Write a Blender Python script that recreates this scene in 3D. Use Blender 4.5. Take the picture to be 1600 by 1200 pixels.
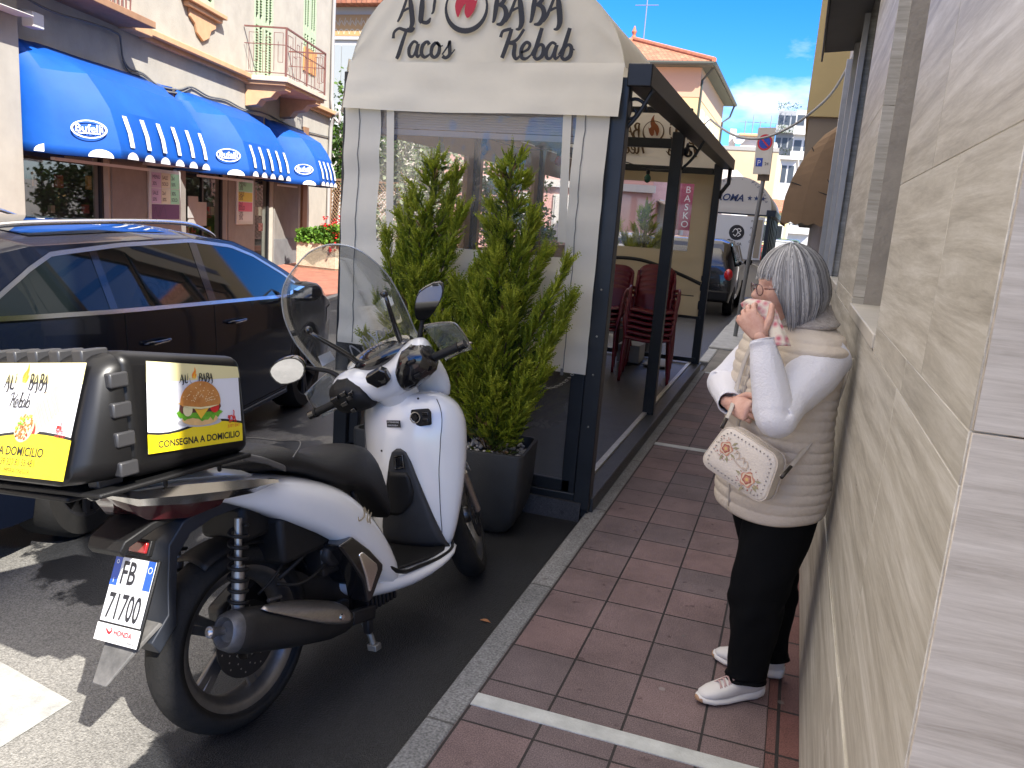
import bpy, bmesh, math, random
from math import sin, cos, pi, radians, sqrt, atan2
from mathutils import Vector as V, Matrix
from mathutils import noise as MN
random.seed(7)
for o in list(bpy.data.objects): bpy.data.objects.remove(o)
SC = bpy.context.scene
COL = SC.collection
# ---------------------------------------------------------------- camera
YAW, PITCH, ROLL, FPX = -0.318027018, 0.201760696, -0.0764614142, 1285.702
_cy, _sy, _cp, _sp = cos(YAW), sin(YAW), cos(PITCH), sin(PITCH)
FWD = V((_sy*_cp, _cy*_cp, -_sp)); _r = V((_cy, -_sy, 0)); _d = FWD.cross(_r)
RIGHT = _r*cos(ROLL) + _d*sin(ROLL); DOWN = -_r*sin(ROLL) + _d*cos(ROLL)
EYE = V((0, 0, 1.6))
cam = bpy.data.cameras.new('camera'); cam_o = bpy.data.objects.new('camera', cam); COL.objects.link(cam_o)
cam.sensor_width = 36; cam.lens = FPX/1600*36; cam.clip_start = .05; cam.clip_end = 3000
m = Matrix.Identity(4)
for i in range(3): m[i][0] = RIGHT[i]; m[i][1] = -DOWN[i]; m[i][2] = -FWD[i]; m[i][3] = EYE[i]
cam_o.matrix_world = m
SC.camera = cam_o
def ray(px, py): return RIGHT*((px-800)/FPX) + DOWN*((py-600)/FPX) + FWD
def at(px, py, ax, v):
    i = 'xyz'.index(ax); d = ray(px, py); return EYE + d*((v-EYE[i])/d[i])
# ---------------------------------------------------------------- light
SUN_EL, SUN_H = radians(43), V((.80, -.60, 0)).normalized()
SUND = SUN_H*cos(SUN_EL) + V((0, 0, sin(SUN_EL)))
w = bpy.data.worlds.new('World'); SC.world = w; w.use_nodes = True
nt = w.node_tree; N = nt.nodes; L = nt.links; N.clear()
out = N.new('ShaderNodeOutputWorld'); bg = N.new('ShaderNodeBackground'); sky = N.new('ShaderNodeTexSky')
sky.sky_type = 'NISHITA'; sky.sun_disc = False; sky.sun_elevation = SUN_EL; sky.sun_rotation = atan2(SUN_H.x, SUN_H.y)
sky.air_density = 1.0; sky.dust_density = .3; sky.ozone_density = 3.0
bg.inputs['Strength'].default_value = .115
tc = N.new('ShaderNodeTexCoord'); mp = N.new('ShaderNodeMapping'); mp.inputs['Scale'].default_value = (1, 1, 2.4)
mp.inputs['Location'].default_value = (3.2, 1.25, .5)
n1 = N.new('ShaderNodeTexNoise'); n1.inputs['Scale'].default_value = 3.1; n1.inputs['Detail'].default_value = 9; n1.inputs['Roughness'].default_value = .58
r1 = N.new('ShaderNodeValToRGB'); r1.color_ramp.elements[0].position = .50; r1.color_ramp.elements[1].position = .68
sep = N.new('ShaderNodeSeparateXYZ'); mr = N.new('ShaderNodeMapRange')
mr.inputs['From Min'].default_value = .05; mr.inputs['From Max'].default_value = .55; mr.inputs['To Min'].default_value = 1; mr.inputs['To Max'].default_value = .7
mul = N.new('ShaderNodeMath'); mul.operation = 'MULTIPLY'
mix = N.new('ShaderNodeMixRGB'); mix.inputs['Color2'].default_value = (4.6, 4.7, 4.9, 1)
sat = N.new('ShaderNodeHueSaturation'); sat.inputs['Saturation'].default_value = 1.45; sat.inputs['Value'].default_value = 1.0
L.new(tc.outputs['Generated'], mp.inputs['Vector']); L.new(mp.outputs[0], n1.inputs['Vector']); L.new(n1.outputs['Fac'], r1.inputs['Fac'])
L.new(tc.outputs['Generated'], sep.inputs[0]); L.new(sep.outputs['Z'], mr.inputs['Value'])
L.new(r1.outputs['Color'], mul.inputs[0]); L.new(mr.outputs[0], mul.inputs[1]); L.new(mul.outputs[0], mix.inputs['Fac'])
tn = N.new('ShaderNodeMixRGB'); tn.blend_type = 'MULTIPLY'; tn.inputs['Fac'].default_value = 1; tn.inputs['Color2'].default_value = (.36, .56, .93, 1)
L.new(sky.outputs[0], sat.inputs['Color']); L.new(sat.outputs[0], tn.inputs['Color1']); L.new(tn.outputs[0], mix.inputs['Color1']); 
# unseen bright cloud added overhead to fill the shade with neutral light
n2 = N.new('ShaderNodeTexNoise'); n2.inputs['Scale'].default_value = 2.0; n2.inputs['Detail'].default_value = 6; L.new(tc.outputs['Generated'], n2.inputs['Vector'])
h2 = N.new('ShaderNodeMapRange'); h2.inputs['From Min'].default_value = .42; h2.inputs['From Max'].default_value = .72; L.new(sep.outputs['Z'], h2.inputs['Value'])
r2 = N.new('ShaderNodeMapRange'); r2.inputs['From Min'].default_value = .3; r2.inputs['From Max'].default_value = .55; L.new(n2.outputs['Fac'], r2.inputs['Value'])
m2 = N.new('ShaderNodeMath'); m2.operation = 'MULTIPLY'; L.new(h2.outputs[0], m2.inputs[0]); L.new(r2.outputs[0], m2.inputs[1])
mix2 = N.new('ShaderNodeMixRGB'); mix2.inputs['Color2'].default_value = (8.6, 7.9, 7.0, 1); L.new(m2.outputs[0], mix2.inputs['Fac']); L.new(mix.outputs[0], mix2.inputs['Color1']); L.new(mix2.outputs[0], bg.inputs['Color']); L.new(bg.outputs[0], out.inputs['Surface'])
sl = bpy.data.lights.new('sun', 'SUN'); sl.energy = 4.2; sl.angle = radians(.5); sl.color = (1, .95, .87)
so = bpy.data.objects.new('sun', sl); COL.objects.link(so); so.rotation_euler = (-SUND).to_track_quat('-Z', 'Y').to_euler(); so.location = (5, -5, 12)
SC.view_settings.view_transform = 'Standard'; SC.view_settings.look = 'None'; SC.view_settings.exposure = 1.64; SC.view_settings.gamma = 1
# ---------------------------------------------------------------- materials
MATS = {}
def mat(name, col, rough=.6, metal=0, var=0, vscale=4, bump=0, bscale=60, coat=0, spec=.5, emit=0, dark=None, stretch=None, detail=6, trans=0):
    if name in MATS: return MATS[name]
    m = bpy.data.materials.new(name); m.use_nodes = True; n = m.node_tree.nodes; l = m.node_tree.links; b = n['Principled BSDF']
    b.inputs['Base Color'].default_value = (*col, 1); b.inputs['Roughness'].default_value = rough; b.inputs['Metallic'].default_value = metal
    b.inputs['Specular IOR Level'].default_value = spec; b.inputs['Coat Weight'].default_value = coat; b.inputs['Coat Roughness'].default_value = .04
    if emit: b.inputs['Emission Color'].default_value = (*col, 1); b.inputs['Emission Strength'].default_value = emit
    t = n.new('ShaderNodeTexCoord'); src = t.outputs['Object']
    if stretch:
        mp = n.new('ShaderNodeMapping'); mp.inputs['Scale'].default_value = stretch; l.new(src, mp.inputs[0]); src = mp.outputs[0]
    if var:
        nz = n.new('ShaderNodeTexNoise'); nz.inputs['Scale'].default_value = vscale; nz.inputs['Detail'].default_value = detail; nz.inputs['Roughness'].default_value = .65; l.new(src, nz.inputs['Vector'])
        r = n.new('ShaderNodeValToRGB'); r.color_ramp.elements[0].position = .3; r.color_ramp.elements[1].position = .7
        c0 = dark or tuple(c*(1-var) for c in col); c1 = tuple(min(1, c*(1+var*.6)) for c in col) if not dark else col
        r.color_ramp.elements[0].color = (*c0, 1); r.color_ramp.elements[1].color = (*c1, 1)
        l.new(nz.outputs['Fac'], r.inputs['Fac']); l.new(r.outputs['Color'], b.inputs['Base Color'])
    if bump:
        nb = n.new('ShaderNodeTexNoise'); nb.inputs['Scale'].default_value = bscale; nb.inputs['Detail'].default_value = 4; l.new(src, nb.inputs['Vector'])
        bp = n.new('ShaderNodeBump'); bp.inputs['Strength'].default_value = bump; bp.inputs['Distance'].default_value = .01; l.new(nb.outputs['Fac'], bp.inputs['Height']); l.new(bp.outputs[0], b.inputs['Normal'])
    if trans:
        tr = n.new('ShaderNodeBsdfTranslucent'); tr.inputs['Color'].default_value = (*col, 1); mx = n.new('ShaderNodeMixShader'); mx.inputs[0].default_value = trans
        l.new(b.outputs[0], mx.inputs[1]); l.new(tr.outputs[0], mx.inputs[2]); l.new(mx.outputs[0], n['Material Output'].inputs[0])
    MATS[name] = m; return m
def glass(name, tint=(.9, .95, .95), gloss=.1, haze=0., hcol=(.8, .8, .8), rough=.02, bump=0, fres=.5):
    if name in MATS: return MATS[name]
    m = bpy.data.materials.new(name); m.use_nodes = True; n = m.node_tree.nodes; l = m.node_tree.links; n.remove(n['Principled BSDF'])
    t = n.new('ShaderNodeBsdfTransparent'); t.inputs[0].default_value = (*tint, 1)
    g = n.new('ShaderNodeBsdfGlossy'); g.inputs['Roughness'].default_value = rough; g.inputs[0].default_value = (1, 1, 1, 1)
    lw = n.new('ShaderNodeLayerWeight'); lw.inputs[0].default_value = .25
    mm = n.new('ShaderNodeMath'); mm.operation = 'MULTIPLY_ADD'; mm.inputs[1].default_value = fres; mm.inputs[2].default_value = gloss
    l.new(lw.outputs['Fresnel'], mm.inputs[0])
    mx = n.new('ShaderNodeMixShader'); l.new(mm.outputs[0], mx.inputs[0]); l.new(t.outputs[0], mx.inputs[1]); l.new(g.outputs[0], mx.inputs[2])
    o = mx.outputs[0]
    if haze:
        d = n.new('ShaderNodeBsdfDiffuse'); d.inputs[0].default_value = (*hcol, 1); m2 = n.new('ShaderNodeMixShader'); m2.inputs[0].default_value = haze
        l.new(o, m2.inputs[1]); l.new(d.outputs[0], m2.inputs[2]); o = m2.outputs[0]
    if bump:
        tc = n.new('ShaderNodeTexCoord'); nb = n.new('ShaderNodeTexNoise'); nb.inputs['Scale'].default_value = 5; l.new(tc.outputs['Object'], nb.inputs['Vector'])
        bp = n.new('ShaderNodeBump'); bp.inputs['Strength'].default_value = bump; bp.inputs['Distance'].default_value = .02; l.new(nb.outputs['Fac'], bp.inputs['Height']); l.new(bp.outputs[0], g.inputs['Normal'])
    l.new(o, n['Material Output'].inputs[0]); MATS[name] = m; return m
# ---------------------------------------------------------------- objects
WM = {}
SPLITN = set('post pier_cladding window_reveal door_jamb_strip roll_strap gutter_beam cross_beam bracket plinth reflector switch_button hand_guard side_panel rear_glass hinge_lug cornice scroll_bracket stripe wall_lamp awning_arm muffler_bracket window_display zip_line plate_band plate_symbol notice'.split()) - {'notice'}
def prop(o, label=None, cat=None, group=None, kind=None):
    if label: o['label'] = label
    if cat: o['category'] = cat
    if group: o['group'] = group
    if kind: o['kind'] = kind
    return o
def thing(name, label, cat, loc=(0, 0, 0), rz=0, group=None, mtx=None):
    o = bpy.data.objects.new(name, None); COL.objects.link(o); o.empty_display_size = .2
    M_ = mtx if mtx is not None else Matrix.Translation(V(loc)) @ Matrix.Rotation(rz, 4, 'Z')
    o.matrix_world = M_; WM[o.name] = M_.copy(); return prop(o, label, cat, group)
def dup(root, mtx, label=None, group=None, skip=()):
    r = root.copy(); COL.objects.link(r); r.matrix_world = mtx; WM[r.name] = mtx.copy()
    if label: r['label'] = label
    if group: r['group'] = group
    def rec(src, dst):
        for ch in list(src.children):
            c = ch.copy(); COL.objects.link(c); c.parent = dst; WM[c.name] = mtx.copy(); rec(ch, c)
    rec(root, r); return r
class MB:
    def __init__(s): s.v = []; s.f = []; s.m = []; s.mi = 0; s.X = None
    def add(s, vs, fs):
        k = len(s.v)
        if s.X is not None: vs = [s.X @ V(p) for p in vs]
        s.v += [tuple(p) for p in vs]; s.f += [tuple(i+k for i in f) for f in fs]; s.m += [s.mi]*len(fs); return s
    def box(s, a, b, R=None, c=None):
        x0, y0, z0 = a; x1, y1, z1 = b
        vs = [V(p) for p in ((x0,y0,z0),(x1,y0,z0),(x1,y1,z0),(x0,y1,z0),(x0,y0,z1),(x1,y0,z1),(x1,y1,z1),(x0,y1,z1))]
        if R is not None:
            cc = V(c) if c is not None else sum(vs, V())/8
            vs = [R @ (p-cc) + cc for p in vs]
        return s.add(vs, [(0,3,2,1),(4,5,6,7),(0,1,5,4),(1,2,6,5),(2,3,7,6),(3,0,4,7)])
    def hexa(s, p8): return s.add(p8, [(0,3,2,1),(4,5,6,7),(0,1,5,4),(1,2,6,5),(2,3,7,6),(3,0,4,7)])
    def beam(s, a, b, w, h, up=(0,0,1)):
        a, b = V(a), V(b); t = (b-a).normalized(); u = V(up); sd = t.cross(u)
        if sd.length < 1e-4: sd = t.cross(V((1, 0, 0)))
        sd.normalize(); u = sd.cross(t)
        vs = []
        for p in (a, b):
            for i, j in ((-1,-1),(1,-1),(1,1),(-1,1)): vs.append(p+sd*(i*w/2)+u*(j*h/2))
        return s.add(vs, [(0,1,2,3),(7,6,5,4),(0,4,5,1),(1,5,6,2),(2,6,7,3),(3,7,4,0)])
    def tube(s, pts, r, n=10, cap=True, smooth=0, closed=False, flat=1.0, up=None):
        pts = [V(p) for p in pts]
        if smooth: pts, r = crom(pts, smooth, r, closed)
        rs = r if isinstance(r, (list, tuple)) else [r]*len(pts)
        k = len(pts); vs = []; prev = V(up) if up else None
        for i, p in enumerate(pts):
            if closed: t = pts[(i+1) % k]-pts[i-1]
            else: t = pts[min(i+1, k-1)]-pts[max(i-1, 0)]
            if t.length < 1e-9: t = V((0, 0, 1))
            t.normalize()
            if prev is None: prev = t.orthogonal()
            u = prev - t*prev.dot(t)
            if u.length < 1e-6: u = t.orthogonal()
            u.normalize(); prev = u; w = t.cross(u)
            for j in range(n):
                a = 2*pi*j/n; vs.append(p+u*(cos(a)*rs[i]*flat)+w*(sin(a)*rs[i]))
        fs = []
        for i in range(k if closed else k-1):
            i2 = (i+1) % k
            for j in range(n): fs.append((i*n+j, i2*n+j, i2*n+(j+1) % n, i*n+(j+1) % n))
        if cap and not closed: fs += [tuple(range(n-1, -1, -1)), tuple((k-1)*n+j for j in range(n))]
        return s.add(vs, fs)
    def lathe(s, prof, M_=None, n=32, a0=0, a1=2*pi):
        """prof: (radius, height) about local Z of M_"""
        M_ = M_ or Matrix.Identity(4); full = abs(a1-a0-2*pi) < 1e-6; nn = n if full else n+1; vs = []
        for r_, h in prof:
            for j in range(nn):
                a = a0+(a1-a0)*j/n; vs.append(M_ @ V((r_*cos(a), r_*sin(a), h)))
        fs = []
        for i in range(len(prof)-1):
            for j in range(n): fs.append((i*nn+j, i*nn+(j+1) % nn, (i+1)*nn+(j+1) % nn, (i+1)*nn+j))
        return s.add(vs, fs)
    def prism(s, poly, M_, t0, t1):
        """poly 2D in local xy of M_, extruded along local z t0..t1"""
        k = len(poly)
        vs = [M_ @ V((x, y, t0)) for x, y in poly]+[M_ @ V((x, y, t1)) for x, y in poly]
        return s.add(vs, [tuple(range(k-1, -1, -1)), tuple(range(k, 2*k))]+[(i, (i+1) % k, k+(i+1) % k, k+i) for i in range(k)])
    def loft(s, secs, closed=True, cap=True):
        k = len(secs[0]); vs = [p for sec in secs for p in sec]; fs = []
        for i in range(len(secs)-1):
            for j in range(k if closed else k-1): fs.append((i*k+j, i*k+(j+1) % k, (i+1)*k+(j+1) % k, (i+1)*k+j))
        if cap and closed: fs += [tuple(range(k-1, -1, -1)), tuple((len(secs)-1)*k+j for j in range(k))]
        return s.add(vs, fs)
    def grid(s, f, nu, nv):
        vs = [f(i/nu, j/nv) for i in range(nu+1) for j in range(nv+1)]
        return s.add(vs, [(i*(nv+1)+j, (i+1)*(nv+1)+j, (i+1)*(nv+1)+j+1, i*(nv+1)+j+1) for i in range(nu) for j in range(nv)])
    def ball(s, c, r, nu=12, nv=8, R=None):
        c = V(c); r = r if isinstance(r, (tuple, list)) else (r, r, r); vs = []
        for i in range(nv+1):
            a = pi*i/nv
            for j in range(nu):
                b = 2*pi*j/nu; p = V((r[0]*sin(a)*cos(b), r[1]*sin(a)*sin(b), r[2]*cos(a)))
                if R is not None: p = R @ p
                vs.append(c+p)
        return s.add(vs, [(i*nu+j, (i+1)*nu+j, (i+1)*nu+(j+1) % nu, i*nu+(j+1) % nu) for i in range(nv) for j in range(nu)])
    def _split(s, name, mats, parent, kw):
        up = list(range(len(s.v)))
        def fd(i):
            while up[i] != i: up[i] = up[up[i]]; i = up[i]
            return i
        for f in s.f:
            for j in f[1:]: up[fd(j)] = fd(f[0])
        g = {}
        for k, f in enumerate(s.f): g.setdefault(fd(f[0]), []).append(k)
        res = []
        for ks in g.values():
            ids = sorted({i for k in ks for i in s.f[k]}); mp = {i: n for n, i in enumerate(ids)}; m_ = MB(); m_.v = [s.v[i] for i in ids]; m_.f = [tuple(mp[i] for i in s.f[k]) for k in ks]; m_.m = [s.m[k] for k in ks]
            SPLITN.discard(name); res.append(m_.build(name, mats, parent, **kw)); SPLITN.add(name)
        return res
    def build(s, name, mats, parent=None, smooth=False, bevel=0, world=False, solid=0, sub=0, seg=2, weld=True, kind=None, auto=None, split=False):
        if split or name in SPLITN: return s._split(name, mats, parent, dict(smooth=smooth, bevel=bevel, world=world, solid=solid, sub=sub, seg=seg, weld=weld, auto=auto))
        me = bpy.data.meshes.new(name); vs = s.v
        P = WM[parent.name] if parent is not None else Matrix.Identity(4)
        if world and parent is not None:
            I = P.inverted(); vs = [I @ V(p) for p in vs]
        me.from_pydata([tuple(p) for p in vs], [], s.f)
        for mm in (mats if isinstance(mats, (list, tuple)) else [mats]): me.materials.append(mm)
        me.polygons.foreach_set('material_index', s.m)
        bm = bmesh.new(); bm.from_mesh(me)
        if weld: bmesh.ops.remove_doubles(bm, verts=bm.verts, dist=1e-5)
        if not solid or True: bmesh.ops.recalc_face_normals(bm, faces=bm.faces)
        bm.to_mesh(me); bm.free()
        if smooth:
            me.polygons.foreach_set('use_smooth', [True]*len(me.polygons))
            if auto is not None: me.set_sharp_from_angle(angle=radians(auto))
        o = bpy.data.objects.new(name, me); COL.objects.link(o)
        if parent is not None: o.parent = parent
        WM[o.name] = P.copy()
        if solid: md = o.modifiers.new('solid', 'SOLIDIFY'); md.thickness = solid; md.offset = 0
        if bevel:
            md = o.modifiers.new('bevel', 'BEVEL'); md.width = bevel; md.segments = seg; md.limit_method = 'ANGLE'; md.angle_limit = radians(35); md.harden_normals = False
            if not smooth: me.polygons.foreach_set('use_smooth', [True]*len(me.polygons)); me.set_sharp_from_angle(angle=radians(35))
        if sub: md = o.modifiers.new('sub', 'SUBSURF'); md.levels = sub; md.render_levels = sub
        if kind: o['kind'] = kind
        return o
def crom(pts, k, r=None, closed=False):
    P = [V(p) for p in pts]; n = len(P); out = []; ro = []; rs = r if isinstance(r, (list, tuple)) else None
    for i in range(n if closed else n-1):
        if closed: p0, p1, p2, p3 = P[i-1], P[i], P[(i+1) % n], P[(i+2) % n]
        else: p0, p1, p2, p3 = P[max(i-1, 0)], P[i], P[i+1], P[min(i+2, n-1)]
        for j in range(k):
            t = j/k; out.append(.5*((2*p1)+(p2-p0)*t+(2*p0-5*p1+4*p2-p3)*t*t+(3*p1-p0-3*p2+p3)*t**3))
            if rs: a, b = rs[i], rs[(i+1) % n]; ro.append(a+(b-a)*t)
    if not closed: out.append(P[-1]); ro.append(rs[-1] if rs else 0)
    return out, (ro if rs else r)
def frame(o, x, y, z=None):
    """matrix with given local x / y axes"""
    x = V(x).normalized(); y = V(y); y = (y-x*y.dot(x)).normalized(); z = x.cross(y)
    M_ = Matrix.Identity(4)
    for i in range(3): M_[i][0] = x[i]; M_[i][1] = y[i]; M_[i][2] = z[i]; M_[i][3] = o[i]
    return M_
PENK = [0]
def pen(mb, strokes, M_, sc=1.0, w=.1, smooth=6, lift=0.0, thick=.0015):
    """calligraphic ribbon strokes; stroke = list of (x, y[, width])"""
    for st in strokes:
        PENK[0] += 1; thick = .0012+.00022*(PENK[0] % 7)
        pts = [V((p[0], p[1], 0)) for p in st]; ws = [(p[2] if len(p) > 2 else 1.0) for p in st]
        if len(pts) > 2: pts, ws = crom(pts, smooth, ws)
        vs = []; k = len(pts)
        for i, p in enumerate(pts):
            t = pts[min(i+1, k-1)]-pts[max(i-1, 0)]
            if t.length < 1e-9: t = V((1, 0, 0))
            t.normalize(); nn = V((-t.y, t.x, 0)); h = w*ws[i]/2
            for q in (p+nn*h, p-nn*h): vs.append(M_ @ V((q.x*sc, q.y*sc, lift+thick)))
        fs = [(2*i, 2*i+1, 2*i+3, 2*i+2) for i in range(k-1)]
        mb.add(vs, fs)
def disc(mb, M_, cx, cy, rx, ry=None, n=24, lift=0, inner=0, a0=0, a1=2*pi):
    ry = ry or rx; vs = []; fs = []
    for j in range(n+1):
        a = a0+(a1-a0)*j/n
        vs += [M_ @ V((cx+inner*rx*cos(a), cy+inner*ry*sin(a), lift)), M_ @ V((cx+rx*cos(a), cy+ry*sin(a), lift))]
    for j in range(n): fs.append((2*j, 2*j+1, 2*j+3, 2*j+2))
    mb.add(vs, fs)
def poly(mb, M_, pts, lift=0): mb.add([M_ @ V((x, y, lift)) for x, y in pts], [tuple(range(len(pts)))])
def text(mb, s_, M_, size, align='LEFT', shear=0, sx=1.0, lift=.0015, bold=0):
    cu = bpy.data.curves.new('t', 'FONT'); cu.body = s_; cu.size = size; cu.align_x = align; cu.shear = shear; cu.offset = bold; cu.resolution_u = 3
    ob = bpy.data.objects.new('t', cu); COL.objects.link(ob)
    dg = bpy.context.evaluated_depsgraph_get(); dg.update(); me = bpy.data.meshes.new_from_object(ob.evaluated_get(dg))
    vs = [M_ @ V((v.co.x*sx, v.co.y, lift)) for v in me.vertices]; fs = [tuple(p.vertices) for p in me.polygons]
    mb.add(vs, fs); bpy.data.objects.remove(ob); bpy.data.curves.remove(cu); bpy.data.meshes.remove(me)
def lerp(a, b, t): return a+(b-a)*t
def interp(tab, x):
    if x <= tab[0][0]: return tab[0][1:] if len(tab[0]) > 2 else tab[0][1]
    for a, b in zip(tab, tab[1:]):
        if x <= b[0]:
            t = (x-a[0])/(b[0]-a[0]); r_ = tuple(lerp(p, q, t) for p, q in zip(a[1:], b[1:])); return r_ if len(r_) > 1 else r_[0]
    return tab[-1][1:] if len(tab[-1]) > 2 else tab[-1][1]
# ================================================================ ground
def tilemat(name, bw, bh, c1, c2, mortar, off=0, ms=.012, rough=.75, scale=1, ns=230, loc=(0, 0, 0), bump=.5, rot=0, wet_shade=0):
    m = bpy.data.materials.new(name); m.use_nodes = True; n = m.node_tree.nodes; l = m.node_tree.links; b = n['Principled BSDF']
    t = n.new('ShaderNodeTexCoord'); mp = n.new('ShaderNodeMapping'); mp.inputs['Location'].default_value = loc; mp.inputs['Rotation'].default_value = (0, 0, rot)
    l.new(t.outputs['Object'], mp.inputs[0]); br = n.new('ShaderNodeTexBrick'); l.new(mp.outputs[0], br.inputs[0])
    br.inputs['Scale'].default_value = 1; br.inputs['Brick Width'].default_value = bw; br.inputs['Row Height'].default_value = bh; br.inputs['Mortar Size'].default_value = ms/2
    br.offset = off; br.inputs['Color1'].default_value = (*c1, 1); br.inputs['Color2'].default_value = (*c2, 1); br.inputs['Mortar'].default_value = (*mortar, 1); br.inputs['Bias'].default_value = 0
    nz = n.new('ShaderNodeTexNoise'); nz.inputs['Scale'].default_value = ns; nz.inputs['Detail'].default_value = 2; l.new(t.outputs['Object'], nz.inputs['Vector'])
    n2 = n.new('ShaderNodeTexNoise'); n2.inputs['Scale'].default_value = 2.6; n2.inputs['Detail'].default_value = 8; n2.inputs['Roughness'].default_value = .7; l.new(t.outputs['Object'], n2.inputs['Vector'])
    n3 = n.new('ShaderNodeTexNoise'); n3.inputs['Scale'].default_value = 15; n3.inputs['Detail'].default_value = 3; l.new(t.outputs['Object'], n3.inputs['Vector'])
    r3 = n.new('ShaderNodeValToRGB'); r3.color_ramp.elements[0].position = .66; r3.color_ramp.elements[1].position = .72; l.new(n3.outputs['Fac'], r3.inputs[0])
    v = n.new('ShaderNodeMapRange'); v.inputs['From Min'].default_value = .3; v.inputs['From Max'].default_value = .7; v.inputs['To Min'].default_value = .6; v.inputs['To Max'].default_value = 1.5; l.new(nz.outputs['Fac'], v.inputs['Value'])
    v2 = n.new('ShaderNodeMapRange'); v2.inputs['From Min'].default_value = .3; v2.inputs['From Max'].default_value = .7; v2.inputs['To Min'].default_value = .7; v2.inputs['To Max'].default_value = 1.2; l.new(n2.outputs['Fac'], v2.inputs['Value'])
    mu = n.new('ShaderNodeMath'); mu.operation = 'MULTIPLY'; l.new(v.outputs[0], mu.inputs[0]); l.new(v2.outputs[0], mu.inputs[1])
    hs = n.new('ShaderNodeHueSaturation'); l.new(mu.outputs[0], hs.inputs['Value']); l.new(br.outputs['Color'], hs.inputs['Color'])
    mx = n.new('ShaderNodeMixRGB'); mx.blend_type = 'MULTIPLY'; mx.inputs['Color2'].default_value = (.5, .45, .45, 1); l.new(hs.outputs[0], mx.inputs['Color1'])
    ml = n.new('ShaderNodeMath'); ml.operation = 'MULTIPLY'; ml.inputs[1].default_value = .75; l.new(r3.outputs[0], ml.inputs[0]); l.new(ml.outputs[0], mx.inputs['Fac'])
    vg = n.new('ShaderNodeTexVoronoi'); vg.inputs['Scale'].default_value = 5.5; l.new(t.outputs['Object'], vg.inputs['Vector']); rg = n.new('ShaderNodeValToRGB'); rg.color_ramp.elements[0].position = .055; rg.color_ramp.elements[0].color = (1, 1, 1, 1); rg.color_ramp.elements[1].position = .075; rg.color_ramp.elements[1].color = (0, 0, 0, 1); l.new(vg.outputs['Distance'], rg.inputs[0])
    sc_ = n.new('ShaderNodeSeparateColor'); l.new(vg.outputs['Color'], sc_.inputs[0]); gt = n.new('ShaderNodeMath'); gt.operation = 'GREATER_THAN'; gt.inputs[1].default_value = .62; l.new(sc_.outputs[0], gt.inputs[0]); gm = n.new('ShaderNodeMath'); gm.operation = 'MULTIPLY'; l.new(rg.outputs[0], gm.inputs[0]); l.new(gt.outputs[0], gm.inputs[1]); g2 = n.new('ShaderNodeMath'); g2.operation = 'MULTIPLY'; g2.inputs[1].default_value = .6; l.new(gm.outputs[0], g2.inputs[0])
    gc = n.new('ShaderNodeMixRGB'); gc.inputs['Color1'].default_value = (.05, .045, .045, 1); gc.inputs['Color2'].default_value = (.30, .28, .27, 1); l.new(sc_.outputs[1], gc.inputs['Fac']); mg = n.new('ShaderNodeMixRGB'); l.new(g2.outputs[0], mg.inputs['Fac']); l.new(mx.outputs[0], mg.inputs['Color1']); l.new(gc.outputs[0], mg.inputs['Color2']); l.new(mg.outputs[0], b.inputs['Base Color'])
    bp = n.new('ShaderNodeBump'); bp.inputs['Strength'].default_value = bump; bp.inputs['Distance'].default_value = .006
    ad = n.new('ShaderNodeMath'); ad.operation = 'MULTIPLY_ADD'; ad.inputs[1].default_value = -1.0; l.new(br.outputs['Fac'], ad.inputs[0]); l.new(nz.outputs['Fac'], ad.inputs[2]); l.new(ad.outputs[0], bp.inputs['Height']); l.new(bp.outputs[0], b.inputs['Normal'])
    b.inputs['Roughness'].default_value = rough; b.inputs['Specular IOR Level'].default_value = .35
    return m
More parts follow.
